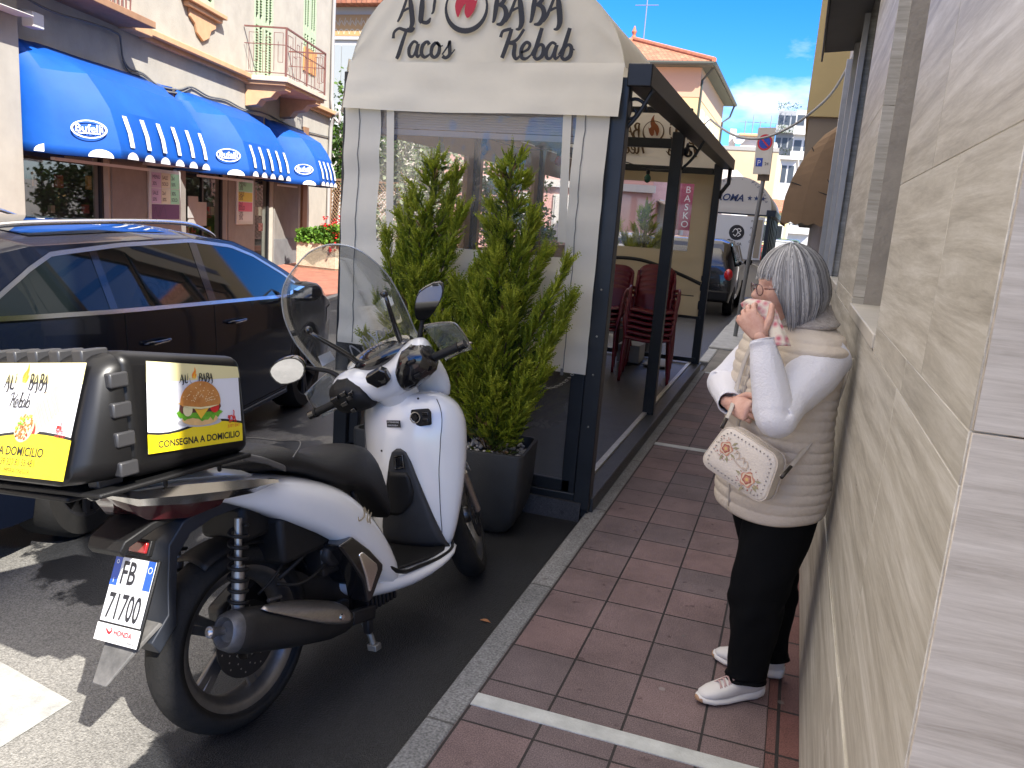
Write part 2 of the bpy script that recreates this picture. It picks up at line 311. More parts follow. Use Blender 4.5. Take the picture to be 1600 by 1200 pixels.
def asphalt(name, c, wet_shade, wet_shade_thr=.5):
    m = bpy.data.materials.new(name); m.use_nodes = True; n = m.node_tree.nodes; l = m.node_tree.links; b = n['Principled BSDF']
    t = n.new('ShaderNodeTexCoord')
    nz = n.new('ShaderNodeTexNoise'); nz.inputs['Scale'].default_value = 150; nz.inputs['Detail'].default_value = 3; l.new(t.outputs['Object'], nz.inputs['Vector'])
    vo = n.new('ShaderNodeTexVoronoi'); vo.inputs['Scale'].default_value = 170; l.new(t.outputs['Object'], vo.inputs['Vector'])
    n2 = n.new('ShaderNodeTexNoise'); n2.inputs['Scale'].default_value = 1.1; n2.inputs['Detail'].default_value = 6; n2.inputs['Roughness'].default_value = .6; l.new(t.outputs['Object'], n2.inputs['Vector'])
    r = n.new('ShaderNodeValToRGB'); r.color_ramp.elements[0].position = .3; r.color_ramp.elements[1].position = .72
    r.color_ramp.elements[0].color = (*[x*.6 for x in c], 1); r.color_ramp.elements[1].color = (*[x*1.5 for x in c], 1); l.new(nz.outputs['Fac'], r.inputs[0])
    hs = n.new('ShaderNodeHueSaturation'); v2 = n.new('ShaderNodeMapRange'); v2.inputs['From Min'].default_value = .3; v2.inputs['From Max'].default_value = .7; v2.inputs['To Min'].default_value = .75; v2.inputs['To Max'].default_value = 1.2
    l.new(n2.outputs['Fac'], v2.inputs[0]); l.new(v2.outputs[0], hs.inputs['Value']); l.new(r.outputs[0], hs.inputs['Color']); col = hs.outputs[0]
    b.inputs['Roughness'].default_value = .88; b.inputs['Specular IOR Level'].default_value = .3
    if wet_shade:
        # wet mask: glossy damp patches plus shade painted dark, sunlit wedge left pale
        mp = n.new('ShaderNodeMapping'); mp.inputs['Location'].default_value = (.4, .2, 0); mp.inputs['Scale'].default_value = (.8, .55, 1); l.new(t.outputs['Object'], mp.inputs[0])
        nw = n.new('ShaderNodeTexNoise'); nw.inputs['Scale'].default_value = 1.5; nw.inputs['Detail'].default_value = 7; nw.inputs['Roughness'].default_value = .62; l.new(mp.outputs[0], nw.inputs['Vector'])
        rw = n.new('ShaderNodeValToRGB'); rw.color_ramp.elements[0].position = wet_shade_thr-.012; rw.color_ramp.elements[1].position = wet_shade_thr+.012; sx = n.new('ShaderNodeSeparateXYZ'); l.new(t.outputs['Object'], sx.inputs[0]); gx = n.new('ShaderNodeMapRange'); gx.inputs['From Min'].default_value = -2.0; gx.inputs['From Max'].default_value = -1.6; gx.inputs['To Min'].default_value = -.3; gx.inputs['To Max'].default_value = .06; l.new(sx.outputs['X'], gx.inputs[0])
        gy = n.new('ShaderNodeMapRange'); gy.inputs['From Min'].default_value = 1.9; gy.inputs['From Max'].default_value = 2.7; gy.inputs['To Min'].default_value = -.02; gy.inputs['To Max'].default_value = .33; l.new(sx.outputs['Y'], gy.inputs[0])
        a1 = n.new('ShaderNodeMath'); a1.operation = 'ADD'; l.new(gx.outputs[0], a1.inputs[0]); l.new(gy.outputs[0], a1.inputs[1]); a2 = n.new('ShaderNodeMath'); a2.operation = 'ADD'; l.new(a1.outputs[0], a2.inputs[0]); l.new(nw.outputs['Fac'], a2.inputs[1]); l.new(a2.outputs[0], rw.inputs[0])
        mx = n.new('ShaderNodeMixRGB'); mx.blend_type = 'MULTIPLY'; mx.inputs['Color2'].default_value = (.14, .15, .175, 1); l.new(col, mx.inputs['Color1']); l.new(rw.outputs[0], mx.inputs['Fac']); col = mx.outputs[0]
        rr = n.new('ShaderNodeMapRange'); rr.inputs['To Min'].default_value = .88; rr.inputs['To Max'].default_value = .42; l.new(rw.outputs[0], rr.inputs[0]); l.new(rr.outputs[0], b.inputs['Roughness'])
    l.new(col, b.inputs['Base Color'])
    bp = n.new('ShaderNodeBump'); bp.inputs['Strength'].default_value = .6; bp.inputs['Distance'].default_value = .004; l.new(vo.outputs['Distance'], bp.inputs['Height']); l.new(bp.outputs[0], b.inputs['Normal'])
    return m
RZ = -.05
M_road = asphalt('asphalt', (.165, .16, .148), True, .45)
def flat(name, pts, z, mt, thick=None):
    b = MB(); b.add([(x, y, z) for x, y in pts], [tuple(range(len(pts)))]); return prop(b.build(name, mt), kind='structure')
flat('ground', [(-900, -900), (900, -900), (900, 1500), (-900, 1500)], RZ-.02, mat('far_ground', (.2, .19, .17), .9, var=.2, vscale=.05))
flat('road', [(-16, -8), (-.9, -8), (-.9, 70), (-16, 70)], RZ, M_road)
flat('zebra_marking', [(-3.3, 1.98), (-2.40, 1.915), (-2.02, 1.845), (-2.02, 1.587), (-3.3, 1.52)], RZ+.004, mat('road_paint', (.30, .30, .285), .8, var=.35, vscale=14, bump=.3, bscale=200))
KB = tilemat('kerb_granite', 1.1, .5, (.20, .20, .20), (.17, .175, .18), (.08, .08, .08), ns=120, loc=(0, .1, 0), rot=pi/2)
b = MB(); b.box((-.93, -8, -.3), (-.83, 9.6, .002)); prop(b.build('kerb', KB, bevel=.008), kind='structure')
M_tile = tilemat('pavement_tile', .2465, .263, (.18, .122, .120), (.125, .10, .104), (.028, .024, .024), off=0, loc=(.0845, .131, 0), ms=.009)
M_tileB = tilemat('border_tile', .2, .263, (.17, .075, .065), (.12, .07, .066), (.03, .025, .025), off=0, loc=(0.05, .131, 0), ms=.012)
flat('pavement', [(-.83, -8), (.112, -8), (.112, 9.6), (-.83, 9.6)], 0, M_tile)
flat('pavement_border', [(.115, -8), (.24, -8), (.24, 9.6), (.115, 9.6)], -.004, M_tileB)
b = MB(); b.box((-.83, -8, -.25), (2.2, 9.6, -.006)); prop(b.build('pavement_base', mat('mortar_dark', (.05, .045, .04), .9)), kind='structure')
M_strip = mat('pale_strip', (.46, .48, .47), .7, var=.25, vscale=9, bump=.3, bscale=150)
b = MB()
for y in (2.36, 6.05, 9.55): b.box((-.825, y-.036, -.02), (.2, y+.036, .004))
prop(b.build('pavement_joint_strip', M_strip), kind='structure')
b = MB(); b.box((-.86, 9.6, -.25), (2.2, 70, -.002)); prop(b.build('far_pavement', mat('concrete_pave', (.20, .19, .175), .85, var=.35, vscale=2.4, bump=.3, bscale=90), bevel=.01), kind='structure')
b = MB(); b.box((-1.0, 10.4, -.25), (-.862, 70, .0)); b.box((-1.0, 11.6, -.25), (-.55, 14.6, .03)); prop(b.build('far_kerb', mat('kerb_pale', (.36, .37, .38), .7, var=.3, vscale=8), bevel=.02), kind='structure')
# ================================================================ right-hand travertine building
def travertine(name, c0, c1, c2, warm=1, vs=1):
    m = bpy.data.materials.new(name); m.use_nodes = True; n = m.node_tree.nodes; l = m.node_tree.links; b = n['Principled BSDF']
    t = n.new('ShaderNodeTexCoord'); g = n.new('ShaderNodeNewGeometry')
    off = n.new('ShaderNodeVectorMath'); off.operation = 'MULTIPLY_ADD'; off.inputs[1].default_value = (0, 0, 7)
    cmb = n.new('ShaderNodeCombineXYZ'); l.new(g.outputs['Random Per Island'], cmb.inputs[2]); l.new(g.outputs['Random Per Island'], cmb.inputs[1])
    l.new(cmb.outputs[0], off.inputs[0]); l.new(t.outputs['Object'], off.inputs[2])
    mp = n.new('ShaderNodeMapping'); mp.inputs['Scale'].default_value = (.45*vs, .45*vs, 8.5*vs); mp.inputs['Rotation'].default_value = (radians(4), radians(3), 0); l.new(off.outputs[0], mp.inputs[0])
    nw = n.new('ShaderNodeTexNoise'); nw.inputs['Scale'].default_value = 1.3; nw.inputs['Detail'].default_value = 3; l.new(mp.outputs[0], nw.inputs['Vector'])
    wv = n.new('ShaderNodeVectorMath'); wv.operation = 'MULTIPLY_ADD'; wv.inputs[1].default_value = (.0, .0, .75); l.new(nw.outputs['Color'], wv.inputs[0]); l.new(mp.outputs[0], wv.inputs[2])
    n1 = n.new('ShaderNodeTexNoise'); n1.inputs['Scale'].default_value = 2.6; n1.inputs['Detail'].default_value = 12; n1.inputs['Roughness'].default_value = .74; n1.inputs['Lacunarity'].default_value = 2.3; l.new(wv.outputs[0], n1.inputs['Vector'])
    r = n.new('ShaderNodeValToRGB'); e = r.color_ramp.elements; e[0].position = .33; e[0].color = (*c0, 1); e[1].position = .68; e[1].color = (*c2, 1); x = e.new(.5); x.color = (*c1, 1)
    l.new(n1.outputs['Fac'], r.inputs[0])
    mp2 = n.new('ShaderNodeMapping'); mp2.inputs['Scale'].default_value = (6, 6, 26); l.new(off.outputs[0], mp2.inputs[0])
    n2 = n.new('ShaderNodeTexNoise'); n2.inputs['Scale'].default_value = 2.2; n2.inputs['Detail'].default_value = 5; n2.inputs['Roughness'].default_value = .7; l.new(mp2.outputs[0], n2.inputs['Vector'])
    r2 = n.new('ShaderNodeValToRGB'); r2.color_ramp.elements[0].position = .66; r2.color_ramp.elements[1].position = .73; l.new(n2.outputs['Fac'], r2.inputs[0])
    r4 = n.new('ShaderNodeValToRGB'); r4.color_ramp.elements[0].position = .36; r4.color_ramp.elements[1].position = .46; r4.color_ramp.elements[0].color = (1, 1, 1, 1); r4.color_ramp.elements[1].color = (0, 0, 0, 1); l.new(n1.outputs['Fac'], r4.inputs[0])
    mm = n.new('ShaderNodeMath'); mm.operation = 'MULTIPLY_ADD'; mm.inputs[1].default_value = .12; l.new(r2.outputs[0], mm.inputs[0])
    m3 = n.new('ShaderNodeMath'); m3.operation = 'MULTIPLY'; l.new(r2.outputs[0], m3.inputs[0]); l.new(r4.outputs[0], m3.inputs[1]); l.new(m3.outputs[0], mm.inputs[2])
    mx = n.new('ShaderNodeMixRGB'); mx.blend_type = 'MULTIPLY'; mx.inputs['Color2'].default_value = (.52, .49, .47, 1); l.new(r.outputs[0], mx.inputs['Color1']); l.new(mm.outputs[0], mx.inputs['Fac'])
    hs = n.new('ShaderNodeHueSaturation'); mr = n.new('ShaderNodeMapRange'); mr.inputs['To Min'].default_value = .93; mr.inputs['To Max'].default_value = 1.07; l.new(g.outputs['Random Per Island'], mr.inputs[0]); l.new(mr.outputs[0], hs.inputs['Value']); l.new(mx.outputs[0], hs.inputs['Color']); l.new(hs.outputs[0], b.inputs['Base Color'])
    bp = n.new('ShaderNodeBump'); bp.inputs['Strength'].default_value = .35; bp.inputs['Distance'].default_value = .004; bp.invert = True; l.new(m3.outputs[0], bp.inputs['Height']); l.new(bp.outputs[0], b.inputs['Normal'])
    b.inputs['Roughness'].default_value = .5; b.inputs['Specular IOR Level'].default_value = .35
    return m
TRV = travertine('travertine', (.285, .262, .215), (.45, .425, .36), (.62, .60, .54))
TRG = travertine('travertine_grey', (.33, .285, .225), (.50, .445, .36), (.66, .60, .50), vs=1.35)
M_conc = mat('stone_reveal', (.34, .31, .26), .7, var=.22, vscale=5, bump=.3, bscale=60)
M_gmet = mat('grey_metal', (.20, .21, .225), .5, .3, var=.15, vscale=6)
M_lmet = mat('pale_metal', (.42, .42, .41), .5, .2, var=.15, vscale=6)
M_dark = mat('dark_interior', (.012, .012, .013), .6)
M_dglass = mat('window_glass_dark', (.018, .022, .026), .05, spec=.9)
TB = thing('stone_building', 'tall building clad in banded beige travertine slabs running along the right side of the pavement', 'building', (.22, 1.08, 0))
def slabs(b, y0, y1, z0, z1, ys, x0=.22, x1=.27, gap=.0016):
    c = [y0]+[y for y in ys if y0 < y < y1]+[y1]
    for a, d in zip(c, c[1:]): b.box((x0, a+gap/2, z0+gap/2), (x1, d-gap/2, z1-gap/2))
b = MB()
slabs(b, 1.08, 9.3, 0, .618, (1.9, 3.1, 4.3, 5.5, 6.7, 8), .216)
slabs(b, 1.08, 9.3, .632, 1.322, (1.77, 2.9, 4.05, 4.78))
for z0, z1, ys in ((1.39, 1.748, (1.5,)), (1.748, 2.6, (1.8,)), (2.6, 3.5, (1.4,)), (3.5, 4.5, (1.9,))): slabs(b, 1.08, 2.345, z0, z1, ys)
slabs(b, 1.08, 2.345, 1.322, 1.39, (1.7,))
for z0, z1 in ((1.322, 1.39), (1.39, 2.1), (2.1, 3.2), (3.2, 4.5)): slabs(b, 3.45, 4.8, z0, z1, ())
for z0, z1 in ((1.322, 2.2), (2.2, 3.3), (3.3, 4.5)): slabs(b, 5.85, 6.65, z0, z1, (6.2,)); slabs(b, 8.4, 9.3, z0, z1, ())
for z0, z1 in ((4.5, 5.6), (5.6, 6.8), (6.8, 8), (8, 9.2)): slabs(b, 1.08, 9.3, z0, z1, (2.3, 3.5, 4.8, 6, 7.4))
b2 = MB()
for a, d, z0, z1 in ((1.082, 9.29, .002, 1.32), (1.082, 2.34, 1.32, 9.1), (3.455, 4.795, 1.32, 9.1), (5.855, 6.645, 1.32, 9.1), (8.405, 9.29, 1.32, 9.1), (2.34, 8.4, 4.51, 9.1)): b2.box((.2214, a, z0), (.262, d, z1))
b2.build('grout', mat('grout_pale', (.50, .47, .40), .9), TB, world=True)
b.build('wall_cladding', TRV, TB, world=True, bevel=.0012, seg=1)
b = MB()
for z0, z1 in ((0, .632), (.632, 1.39), (1.39, 2.35), (2.35, 3.4), (3.4, 4.6), (4.6, 6), (6, 7.4), (7.4, 9.2)):
    for x0, x1 in ((.222, .75), (.75, 1.35), (1.35, 2.2), (2.2, 3.4)): b.box((x0+.001, 1.076, z0+.001), (x1-.001, 1.12, z1-.001))
b.build('end_wall_cladding', TRG, TB, world=True, bevel=.0012, seg=1)
b = MB(); b.box((.268, 1.12, 0), (9, 2.345, 9.2)); b.box((.268, 3.45, 0), (9, 4.8, 9.2)); b.box((.268, 5.85, 0), (9, 6.65, 9.2)); b.box((.268, 8.4, 0), (9, 9.3, 9.2)); b.box((.6, 2.345, 0), (9, 8.4, 9.2)); b.box((.268, 2.3, 0), (.61, 8.5, 1.3)); b.box((.268, 2.3, 4.5), (.61, 8.5, 9.2))
b.build('masonry', mat('masonry_beige', (.42, .38, .31), .85, var=.12, vscale=4), TB, world=True)
b = MB()
for a, d in ((2.345, 3.45), (4.8, 5.85), (6.65, 8.4)): b.box((.262, d-.006, 1.35), (.59, d+.02, 4.49)); b.box((.262, a-.02, 1.35), (.59, a+.006, 4.49))
b.build('window_reveal', M_conc, TB, world=True)
for a, d in ((2.345, 3.45), (4.8, 5.85), (6.65, 8.4)):
    s_ = MB(); s_.box((.214, a+.004, 1.326), (.6, d-.004, 1.366)); s_.build('window_sill', mat('sill_stone', (.5, .47, .41), .5, var=.12, vscale=7), TB, world=True, bevel=.004)
    f = MB(); fx = .52 if a < 3 else .30
    for yy in (a, d-.06, (a+d)/2-.03): f.box((fx, yy+.007, 1.37), (fx+.05, yy+.06, 4.48))
    f.box((fx+.005, a+.01, 1.37), (fx+.045, d-.01, 1.43)); wf = f.build('window_frame', M_gmet, TB, world=True, bevel=.003)
    f = MB(); f.box((fx+.02, a+.02, 1.4), (fx+.03, d-.02, 4.45)); f.build('pane', M_dglass, wf, world=True)
b = MB(); b.box((.19, 5.80, .64), (.225, 5.87, 3.0)); b.box((.18, 6.62, .64), (.225, 6.70, 3.2)); b.box((.18, 8.36, .64), (.225, 8.46, 3.2)); b.build('door_jamb_strip', M_lmet, TB, world=True, bevel=.003)
b = MB(); b.hexa([(.225, 4.95, 2.98), (.225, 6.9, 2.98), (-.02, 6.9, 2.96), (-.02, 4.95, 2.96), (.225, 4.95, 3.35), (.225, 6.9, 3.35), (-.02, 6.9, 3.14), (-.02, 4.95, 3.14)])
b.box((-.035, 4.93, 2.9), (-.021, 6.92, 3.15)); b.build('entrance_hood', mat('hood_grey', (.16, .165, .17), .5, .2, var=.1, vscale=4), TB, world=True, bevel=.004)
# unseen block added beside the camera to shade the end wall and road
b = MB(); b.box((1.5, -.55, -.1), (9, .98, 9.2)); b.build('wall', mat('shade_block_render', (.45, .42, .36), .9), None)
bo = bpy.data.objects['wall']; bo.name = 'unseen_shade_block'; prop(bo, 'unseen beige block added beside the camera to shade the end wall', 'building')
# yellow building further along on the right
YB = thing('yellow_building', 'ochre yellow upper storey jutting out beyond the travertine building', 'building', (-.1, 11, 0))
M_och = mat('ochre_render', (.55, .43, .20), .85, var=.06, vscale=2); M_tau = mat('taupe_render', (.27, .225, .165), .85, var=.08, vscale=2)
b = MB(); b.box((-.135, 10.98, 3.04), (5, 28, 11)); b.build('upper_wall', M_och, YB, world=True)
b = MB(); b.box((-.10, 11.03, 1.9), (5, 27.9, 3.04)); b.build('lower_wall', M_tau, YB, world=True)
b = MB(); b.box((.24, 9.31, 0), (5, 30, 1.95)); b.build('ground_floor', mat('shop_grey', (.2, .19, .18), .7, var=.2, vscale=2), YB, world=True)
# brown dome awning
AW = thing('brown_awning', 'brown ribbed dome awning with scalloped valance over the right-hand shop', 'awning', (.22, 9.4, 0))
M_brn = mat('brown_canvas', (.36, .24, .14), .9, var=.12, vscale=5, trans=.25)
def domep(t):  # profile: distance from the wall, height
    return interp([(0, 0, 2.78), (.18, .16, 2.66), (.36, .30, 2.46), (.55, .40, 2.24), (.75, .455, 2.02), (1, .47, 1.83)], t)
b = MB(); ya, yb = 9.45, 12.4; secs = []
for i in range(13):
    t = i/12; d_, z_ = domep(t); row = [V((.24, ya, z_)), V((.24-d_*.55, ya+.03, z_)), V((.24-d_, ya+.10, z_)), V((.24-d_, yb-.1, z_)), V((.24, yb, z_))]; secs.append(row)
b.loft(secs, closed=False)
d_, z_ = domep(1)
path = [V((.24, ya, 0)), V((.24-d_*.55, ya+.03, 0)), V((.24-d_, ya+.1, 0)), V((.24-d_, yb-.1, 0))]
for a, c in zip(path, path[1:]):
    n_ = max(2, int((c-a).length/.09)*2)
    vs = [];
    for i in range(n_+1):
        p = a.lerp(c, i/n_); zz = z_-.075-.03*abs(sin(pi*i/2)); vs += [V((p.x, p.y, z_)), V((p.x, p.y, zz))]
    b.add(vs, [(2*i, 2*i+1, 2*i+3, 2*i+2) for i in range(n_)])
b.build('canvas', M_brn, AW, world=True, solid=.004)
b = MB()
for t in (.3, .62):
    d_, z_ = domep(t); b.tube([(.24, ya-.01, 1.95+.25*(1-t)), (.24-d_, ya+.085, z_+.01)], .006, 6)
b.build('rib', mat('rib_dark', (.05, .04, .03), .6), AW, world=True)
# ================================================================ left-hand shop building
W0 = V((-9.47, 8.02, 0)); WD = V((-.25279, .96752, 0)); FW = frame(W0, WD, (0, 0, 1))   # local: u along wall, z up, off toward the street
WDR = MB
def lb(u0, u1, z0, z1, o0, o1): return ((u0, z0, o0), (u1, z1, o1))
class LM(MB):
    def __init__(s): super().__init__(); s.X = FW
    def bx(s, u0, u1, z0, z1, o0, o1): return s.box((u0, z0, o0), (u1, z1, o1))
def facade(b, u0, u1, z0, z1, off, ops, depth=.25):
    us = sorted({u0, u1}|{o[0] for o in ops}|{o[1] for o in ops}); zs = sorted({z0, z1}|{o[2] for o in ops}|{o[3] for o in ops})
    for a, c in zip(us, us[1:]):
        for e, g in zip(zs, zs[1:]):
            mu, mz = (a+c)/2, (e+g)/2
            if any(o[0] < mu < o[1] and o[2] < mz < o[3] for o in ops): continue
            b.add([(a, e, off), (c, e, off), (c, g, off), (a, g, off)], [(0, 1, 2, 3)])
    for o in ops:
        a, c, e, g = o; q = [(a, e), (c, e), (c, g), (a, g)]
        for i in range(4):
            p, r_ = q[i], q[(i+1) % 4]; b.add([(*p, off), (*r_, off), (*r_, off-depth), (*p, off-depth)], [(0, 1, 2, 3)])
M_pla = mat('cream_plaster', (.38, .355, .305), .9, var=.16, vscale=1.6, bump=.35, bscale=45)
M_plg = mat('grey_plaster', (.24, .225, .21), .88, var=.2, vscale=2.2, bump=.3, bscale=40)
M_orn = mat('orange_trim', (.52, .31, .17), .85, var=.15, vscale=5); M_brt = mat('brown_trim', (.30, .17, .10), .85, var=.2, vscale=5)
M_gsh = mat('green_shutter', (.36, .44, .30), .7, var=.1, vscale=6); M_rail = mat('red_iron', (.15, .06, .05), .6, var=.2, vscale=9)
LB = thing('shop_building', 'cream plastered house with green louvred shutters above the row of blue shop awnings', 'building', W0)
ops = [(.12, 2.2, .35, 2.3), (4.7, 6.5, .0, 2.3), (7.98, 9.1, .02, 2.3), (7.85, 8.95, 4.06, 6.45), (11.0, 12.0, 4.7, 6.75), (4.75, 5.9, 4.9, 6.6)]
b = LM(); facade(b, -6, 13.45, 0, 9.5, 0, ops)
for u in (-6, 13.45): b.add([(u, 0, 0), (u, 0, -9), (u, 9.5, -9), (u, 9.5, 0)], [(0, 1, 2, 3)])
b.build('wall', M_pla, LB, world=True, weld=False)
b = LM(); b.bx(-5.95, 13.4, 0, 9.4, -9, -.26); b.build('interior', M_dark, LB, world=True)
b = LM()
for u0, u1 in ((2.24, 4.66), (6.54, 7.94), (9.14, 9.8)): b.bx(u0, u1, 0, 2.6, 0.002, .035)
b.bx(9.8, 10.85, 0, 2.6, .002, .03); b.build('pier_cladding', mat('shop_pier', (.20, .19, .175), .85, var=.15, vscale=3), LB, world=True, bevel=.01)
b = LM(); b.bx(9.14, 10.87, 0, .62, .03, .055); b.bx(2.22, 4.68, 0, .5, .03, .055); b.build('plinth', mat('plinth_grey', (.15, .155, .16), .8, var=.2, vscale=4), LB, world=True)
b = LM(); b.bx(-6, .02, 0, 9.5, .003, .16); b.build('corner_pilaster', mat('pilaster_plaster', (.36, .34, .30), .9, var=.1, vscale=3), LB, world=True, bevel=.01)
b = LM(); b.bx(-1.6, -.02, 3.5, 3.52, .17, .4); b.tube([(.2, 3.62, .05), (.2, 3.6, .22)], .02); b.bx(.1, .32, 3.42, 3.6, .15, .3); b.build('wall_lamp', mat('white_lamp', (.6, .6, .58), .5), LB, world=True, bevel=.01)
# cornice, balconies
b = LM(); b.bx(3.15, 7.44, 3.88, 3.95, .003, .10); b.bx(3.15, 7.44, 3.95, 4.05, .003, .2); b.bx(10.0, 13.45, 3.88, 3.95, .003, .1); b.bx(10.0, 13.45, 3.95, 4.05, .003, .2); b.build('cornice', M_orn, LB, world=True, bevel=.012)
def baluster_rail(b, u0, u1, o, z0, z1):
    b.beam((u0, z1, .02), (u0, z1, o), .04, .03, up=(0, 1, 0)); b.beam((u1, z1, .02), (u1, z1, o), .04, .03, up=(0, 1, 0)); b.beam((u0, z1, o), (u1, z1, o), .04, .03, up=(0, 1, 0))
    for zz in (z0+.07, z0+.62): b.beam((u0, zz, .02), (u0, zz, o), .02, .015, up=(0, 1, 0)); b.beam((u0, zz, o), (u1, zz, o), .02, .015, up=(0, 1, 0)); b.beam((u1, zz, .02), (u1, zz, o), .02, .015, up=(0, 1, 0))
    for u in (u0, (u0+u1)/2, u1): b.beam((u, z0, o), (u, z1, o), .035, .035)
    def key(p, q, t=.009):   # geometric key-pattern panel between two posts
        P = lambda x, y: V(p).lerp(V(q), x) + V((0, y*(z1-z0), 0))
        for pl in ([(.08, .12), (.08, .88), (.3, .88), (.3, .3), (.2, .3), (.2, .7)], [(.42, .06), (.42, .95)], [(.5, .06), (.5, .8), (.62, .8), (.62, .06)], [(.7, .12), (.7, .9), (.92, .9), (.92, .3), (.8, .3), (.8, .72)], [(.36, .5), (.5, .5)]):
            for s0, s1 in zip(pl, pl[1:]): b.beam(P(*s0), P(*s1), t, t, up=(0, .3, 1))
    um = (u0+u1)/2; key((u0, z0, o), (um, z0, o)); key((um, z0, o), (u1, z0, o)); key((u0, z0, .05), (u0, z0, o)); key((u1, z0, .05), (u1, z0, o))
BL = LM(); BL.bx(7.25, 10.0, 3.93, 4.03, .003, .95); bal = BL.build('balcony', mat('balcony_slab', (.50, .42, .34), .85, var=.15, vscale=4), LB, world=True, bevel=.01)
b = LM()
for u0 in (7.4, 9.45):
    b.prism([(0.003, 3.42), (.25, 3.46), (.34, 3.58), (.55, 3.62), (.66, 3.74), (.86, 3.78), (.88, 3.93), (0.003, 3.93)], Matrix(((0, 0, 1, u0), (0, 1, 0, 0), (1, 0, 0, 0), (0, 0, 0, 1))), 0, .34)
b.bx(7.3, 9.95, 3.86, 3.93, .003, .9)
b.build('bracket', M_orn, bal, world=True, bevel=.01)
b = LM(); baluster_rail(b, 7.3, 9.95, .9, 4.03, 4.98); b.build('railing', M_rail, bal, world=True)
BL = LM(); BL.bx(-6, 2.5, 3.92, 4.02, .003, .62); bal = BL.build('balcony', M_brt, LB, world=True, bevel=.01); b = LM(); b.bx(-6, 2.5, 4.02, 4.06, .003, .45); b.build('slab_edge', M_orn, bal, world=True)
b = LM()
for i in range(38): u = -2+i*.115; b.tube([(u, 4.06, .36), (u, 4.16, .36), (u, 4.3, .39+.03*sin(i)), (u, 4.5, .41), (u, 4.75, .36), (u, 4.95, .36)], .012, 6)
b.bx(-2.1, 2.45, 4.94, 4.98, .34, .38); b.build('railing', M_rail, bal, world=True)
b = LM(); b.bx(2.52, 3.14, 3.9, 4.14, .003, .24); b.build('cornice_block', M_orn, LB, world=True, bevel=.02)
# window medallion
b = LM(); b.bx(4.55, 6.15, 4.82, 4.9, .003, .16); b.bx(4.65, 6.05, 4.74, 4.82, .003, .11); b.prism([(4.8, 4.74), (4.82, 4.6), (5.02, 4.52), (5.1, 4.38), (5.35, 4.28), (5.6, 4.38), (5.68, 4.52), (5.88, 4.6), (5.9, 4.74)], Matrix.Identity(4), .003, .05)
b.build('window_apron', M_orn, LB, world=True, bevel=.012)
def louvres(u0, u1, z0, z1, off=-.04, leaves=2):
    f = LM(); wd = (u1-u0)/leaves
    for k in range(leaves):
        a = u0+k*wd; f.bx(a+.01, a+.09, z0, z1, off, off+.045); f.bx(a+wd-.09, a+wd-.01, z0, z1, off, off+.045); f.bx(a+wd/2-.03, a+wd/2+.03, z0, z1, off+.001, off+.043)
        for z in (z0, (z0+z1)/2-.1, z1-.14): f.bx(a+.09, a+wd-.09, z, z+.14, off+.002, off+.044)
        zz = z0+.14
        while zz < z1-.14:
            if abs(zz-(z0+z1)/2) > .14: f.hexa([(a+.09, zz, off+.01), (a+wd-.09, zz, off+.01), (a+wd-.09, zz, off+.04), (a+.09, zz, off+.04), (a+.09, zz+.03, off-.02), (a+wd-.09, zz+.03, off-.02), (a+wd-.09, zz+.03, off), (a+.09, zz+.03, off)])
            zz += .055
    return f
for o in ops[3:]: louvres(*o).build('shutter', M_gsh, LB, world=True)
b = LM(); b.hexa([(11.02, 4.75, .0), (11.98, 4.75, .0), (11.98, 4.75, .03), (11.02, 4.75, .03), (11.02, 5.3, .02), (11.98, 5.3, .02), (11.98, 5.3, .05), (11.02, 5.3, .05)]); b.build('shutter_flap', mat('orange_flap', (.55, .28, .09), .7, var=.2, vscale=6), LB, world=True)
# shop fronts
M_shelf = mat('shop_display', (.10, .07, .05), .7, var=.6, vscale=9, dark=(.01, .01, .012))
for i, o in enumerate(ops[:3]):
    a, c, e, g = o; f = LM(); t = .05
    for u in (a, c-t): f.bx(u, u+t, e, g, -.14, -.08)
    f.bx(a+t, c-t, g-t, g, -.14, -.08); f.bx(a+t, c-t, e, e+t, -.14, -.08)
    if i == 1: f.bx((a+c)/2-.03, (a+c)/2+.03, e+t, g-t, -.139, -.081)
    fr = f.build(('shop_window', 'shop_door', 'shop_door')[i], mat('black_frame', (.02, .02, .022), .4), LB, world=True)
    p = LM(); p.add([(a+t, e+t, -.11), (c-t, e+t, -.11), (c-t, g-t, -.11), (a+t, g-t, -.11)], [(0, 1, 2, 3)]); p.build('pane', glass('shop_glass', (.6, .63, .63), .06, fres=.15), fr, world=True)
    d = LM(); rr = random.Random(i+3)
    for k in range(int((c-a)*9)):
        u = rr.uniform(a+.08, c-.2); z = rr.choice((.45, .8, 1.15, 1.5)); d.mi = rr.randrange(4); d.bx(u, u+rr.uniform(.05, .16), z, z+rr.uniform(.08, .22), -.245+k*.0005, -.2+k*.0005)
    d.build('window_display', [mat('disp_a', (.35, .30, .22), .8), mat('disp_b', (.25, .06, .05), .8), mat('disp_c', (.08, .10, .07), .8), mat('disp_d', (.5, .3, .08), .8)], LB, world=True)
b = LM(); b.bx(5.0, 5.75, .95, 1.4, -.10, -.075); b.bx(4.95, 5.35, 1.1, 1.5, -.075, -.06); b.build('counter_card', mat('card_grey', (.34, .34, .33), .8, var=.1), LB, world=True)
b = LM(); text(b, 'BAR', Matrix.Translation((5.06, 1.28, -.058)), .1); b.mi = 0
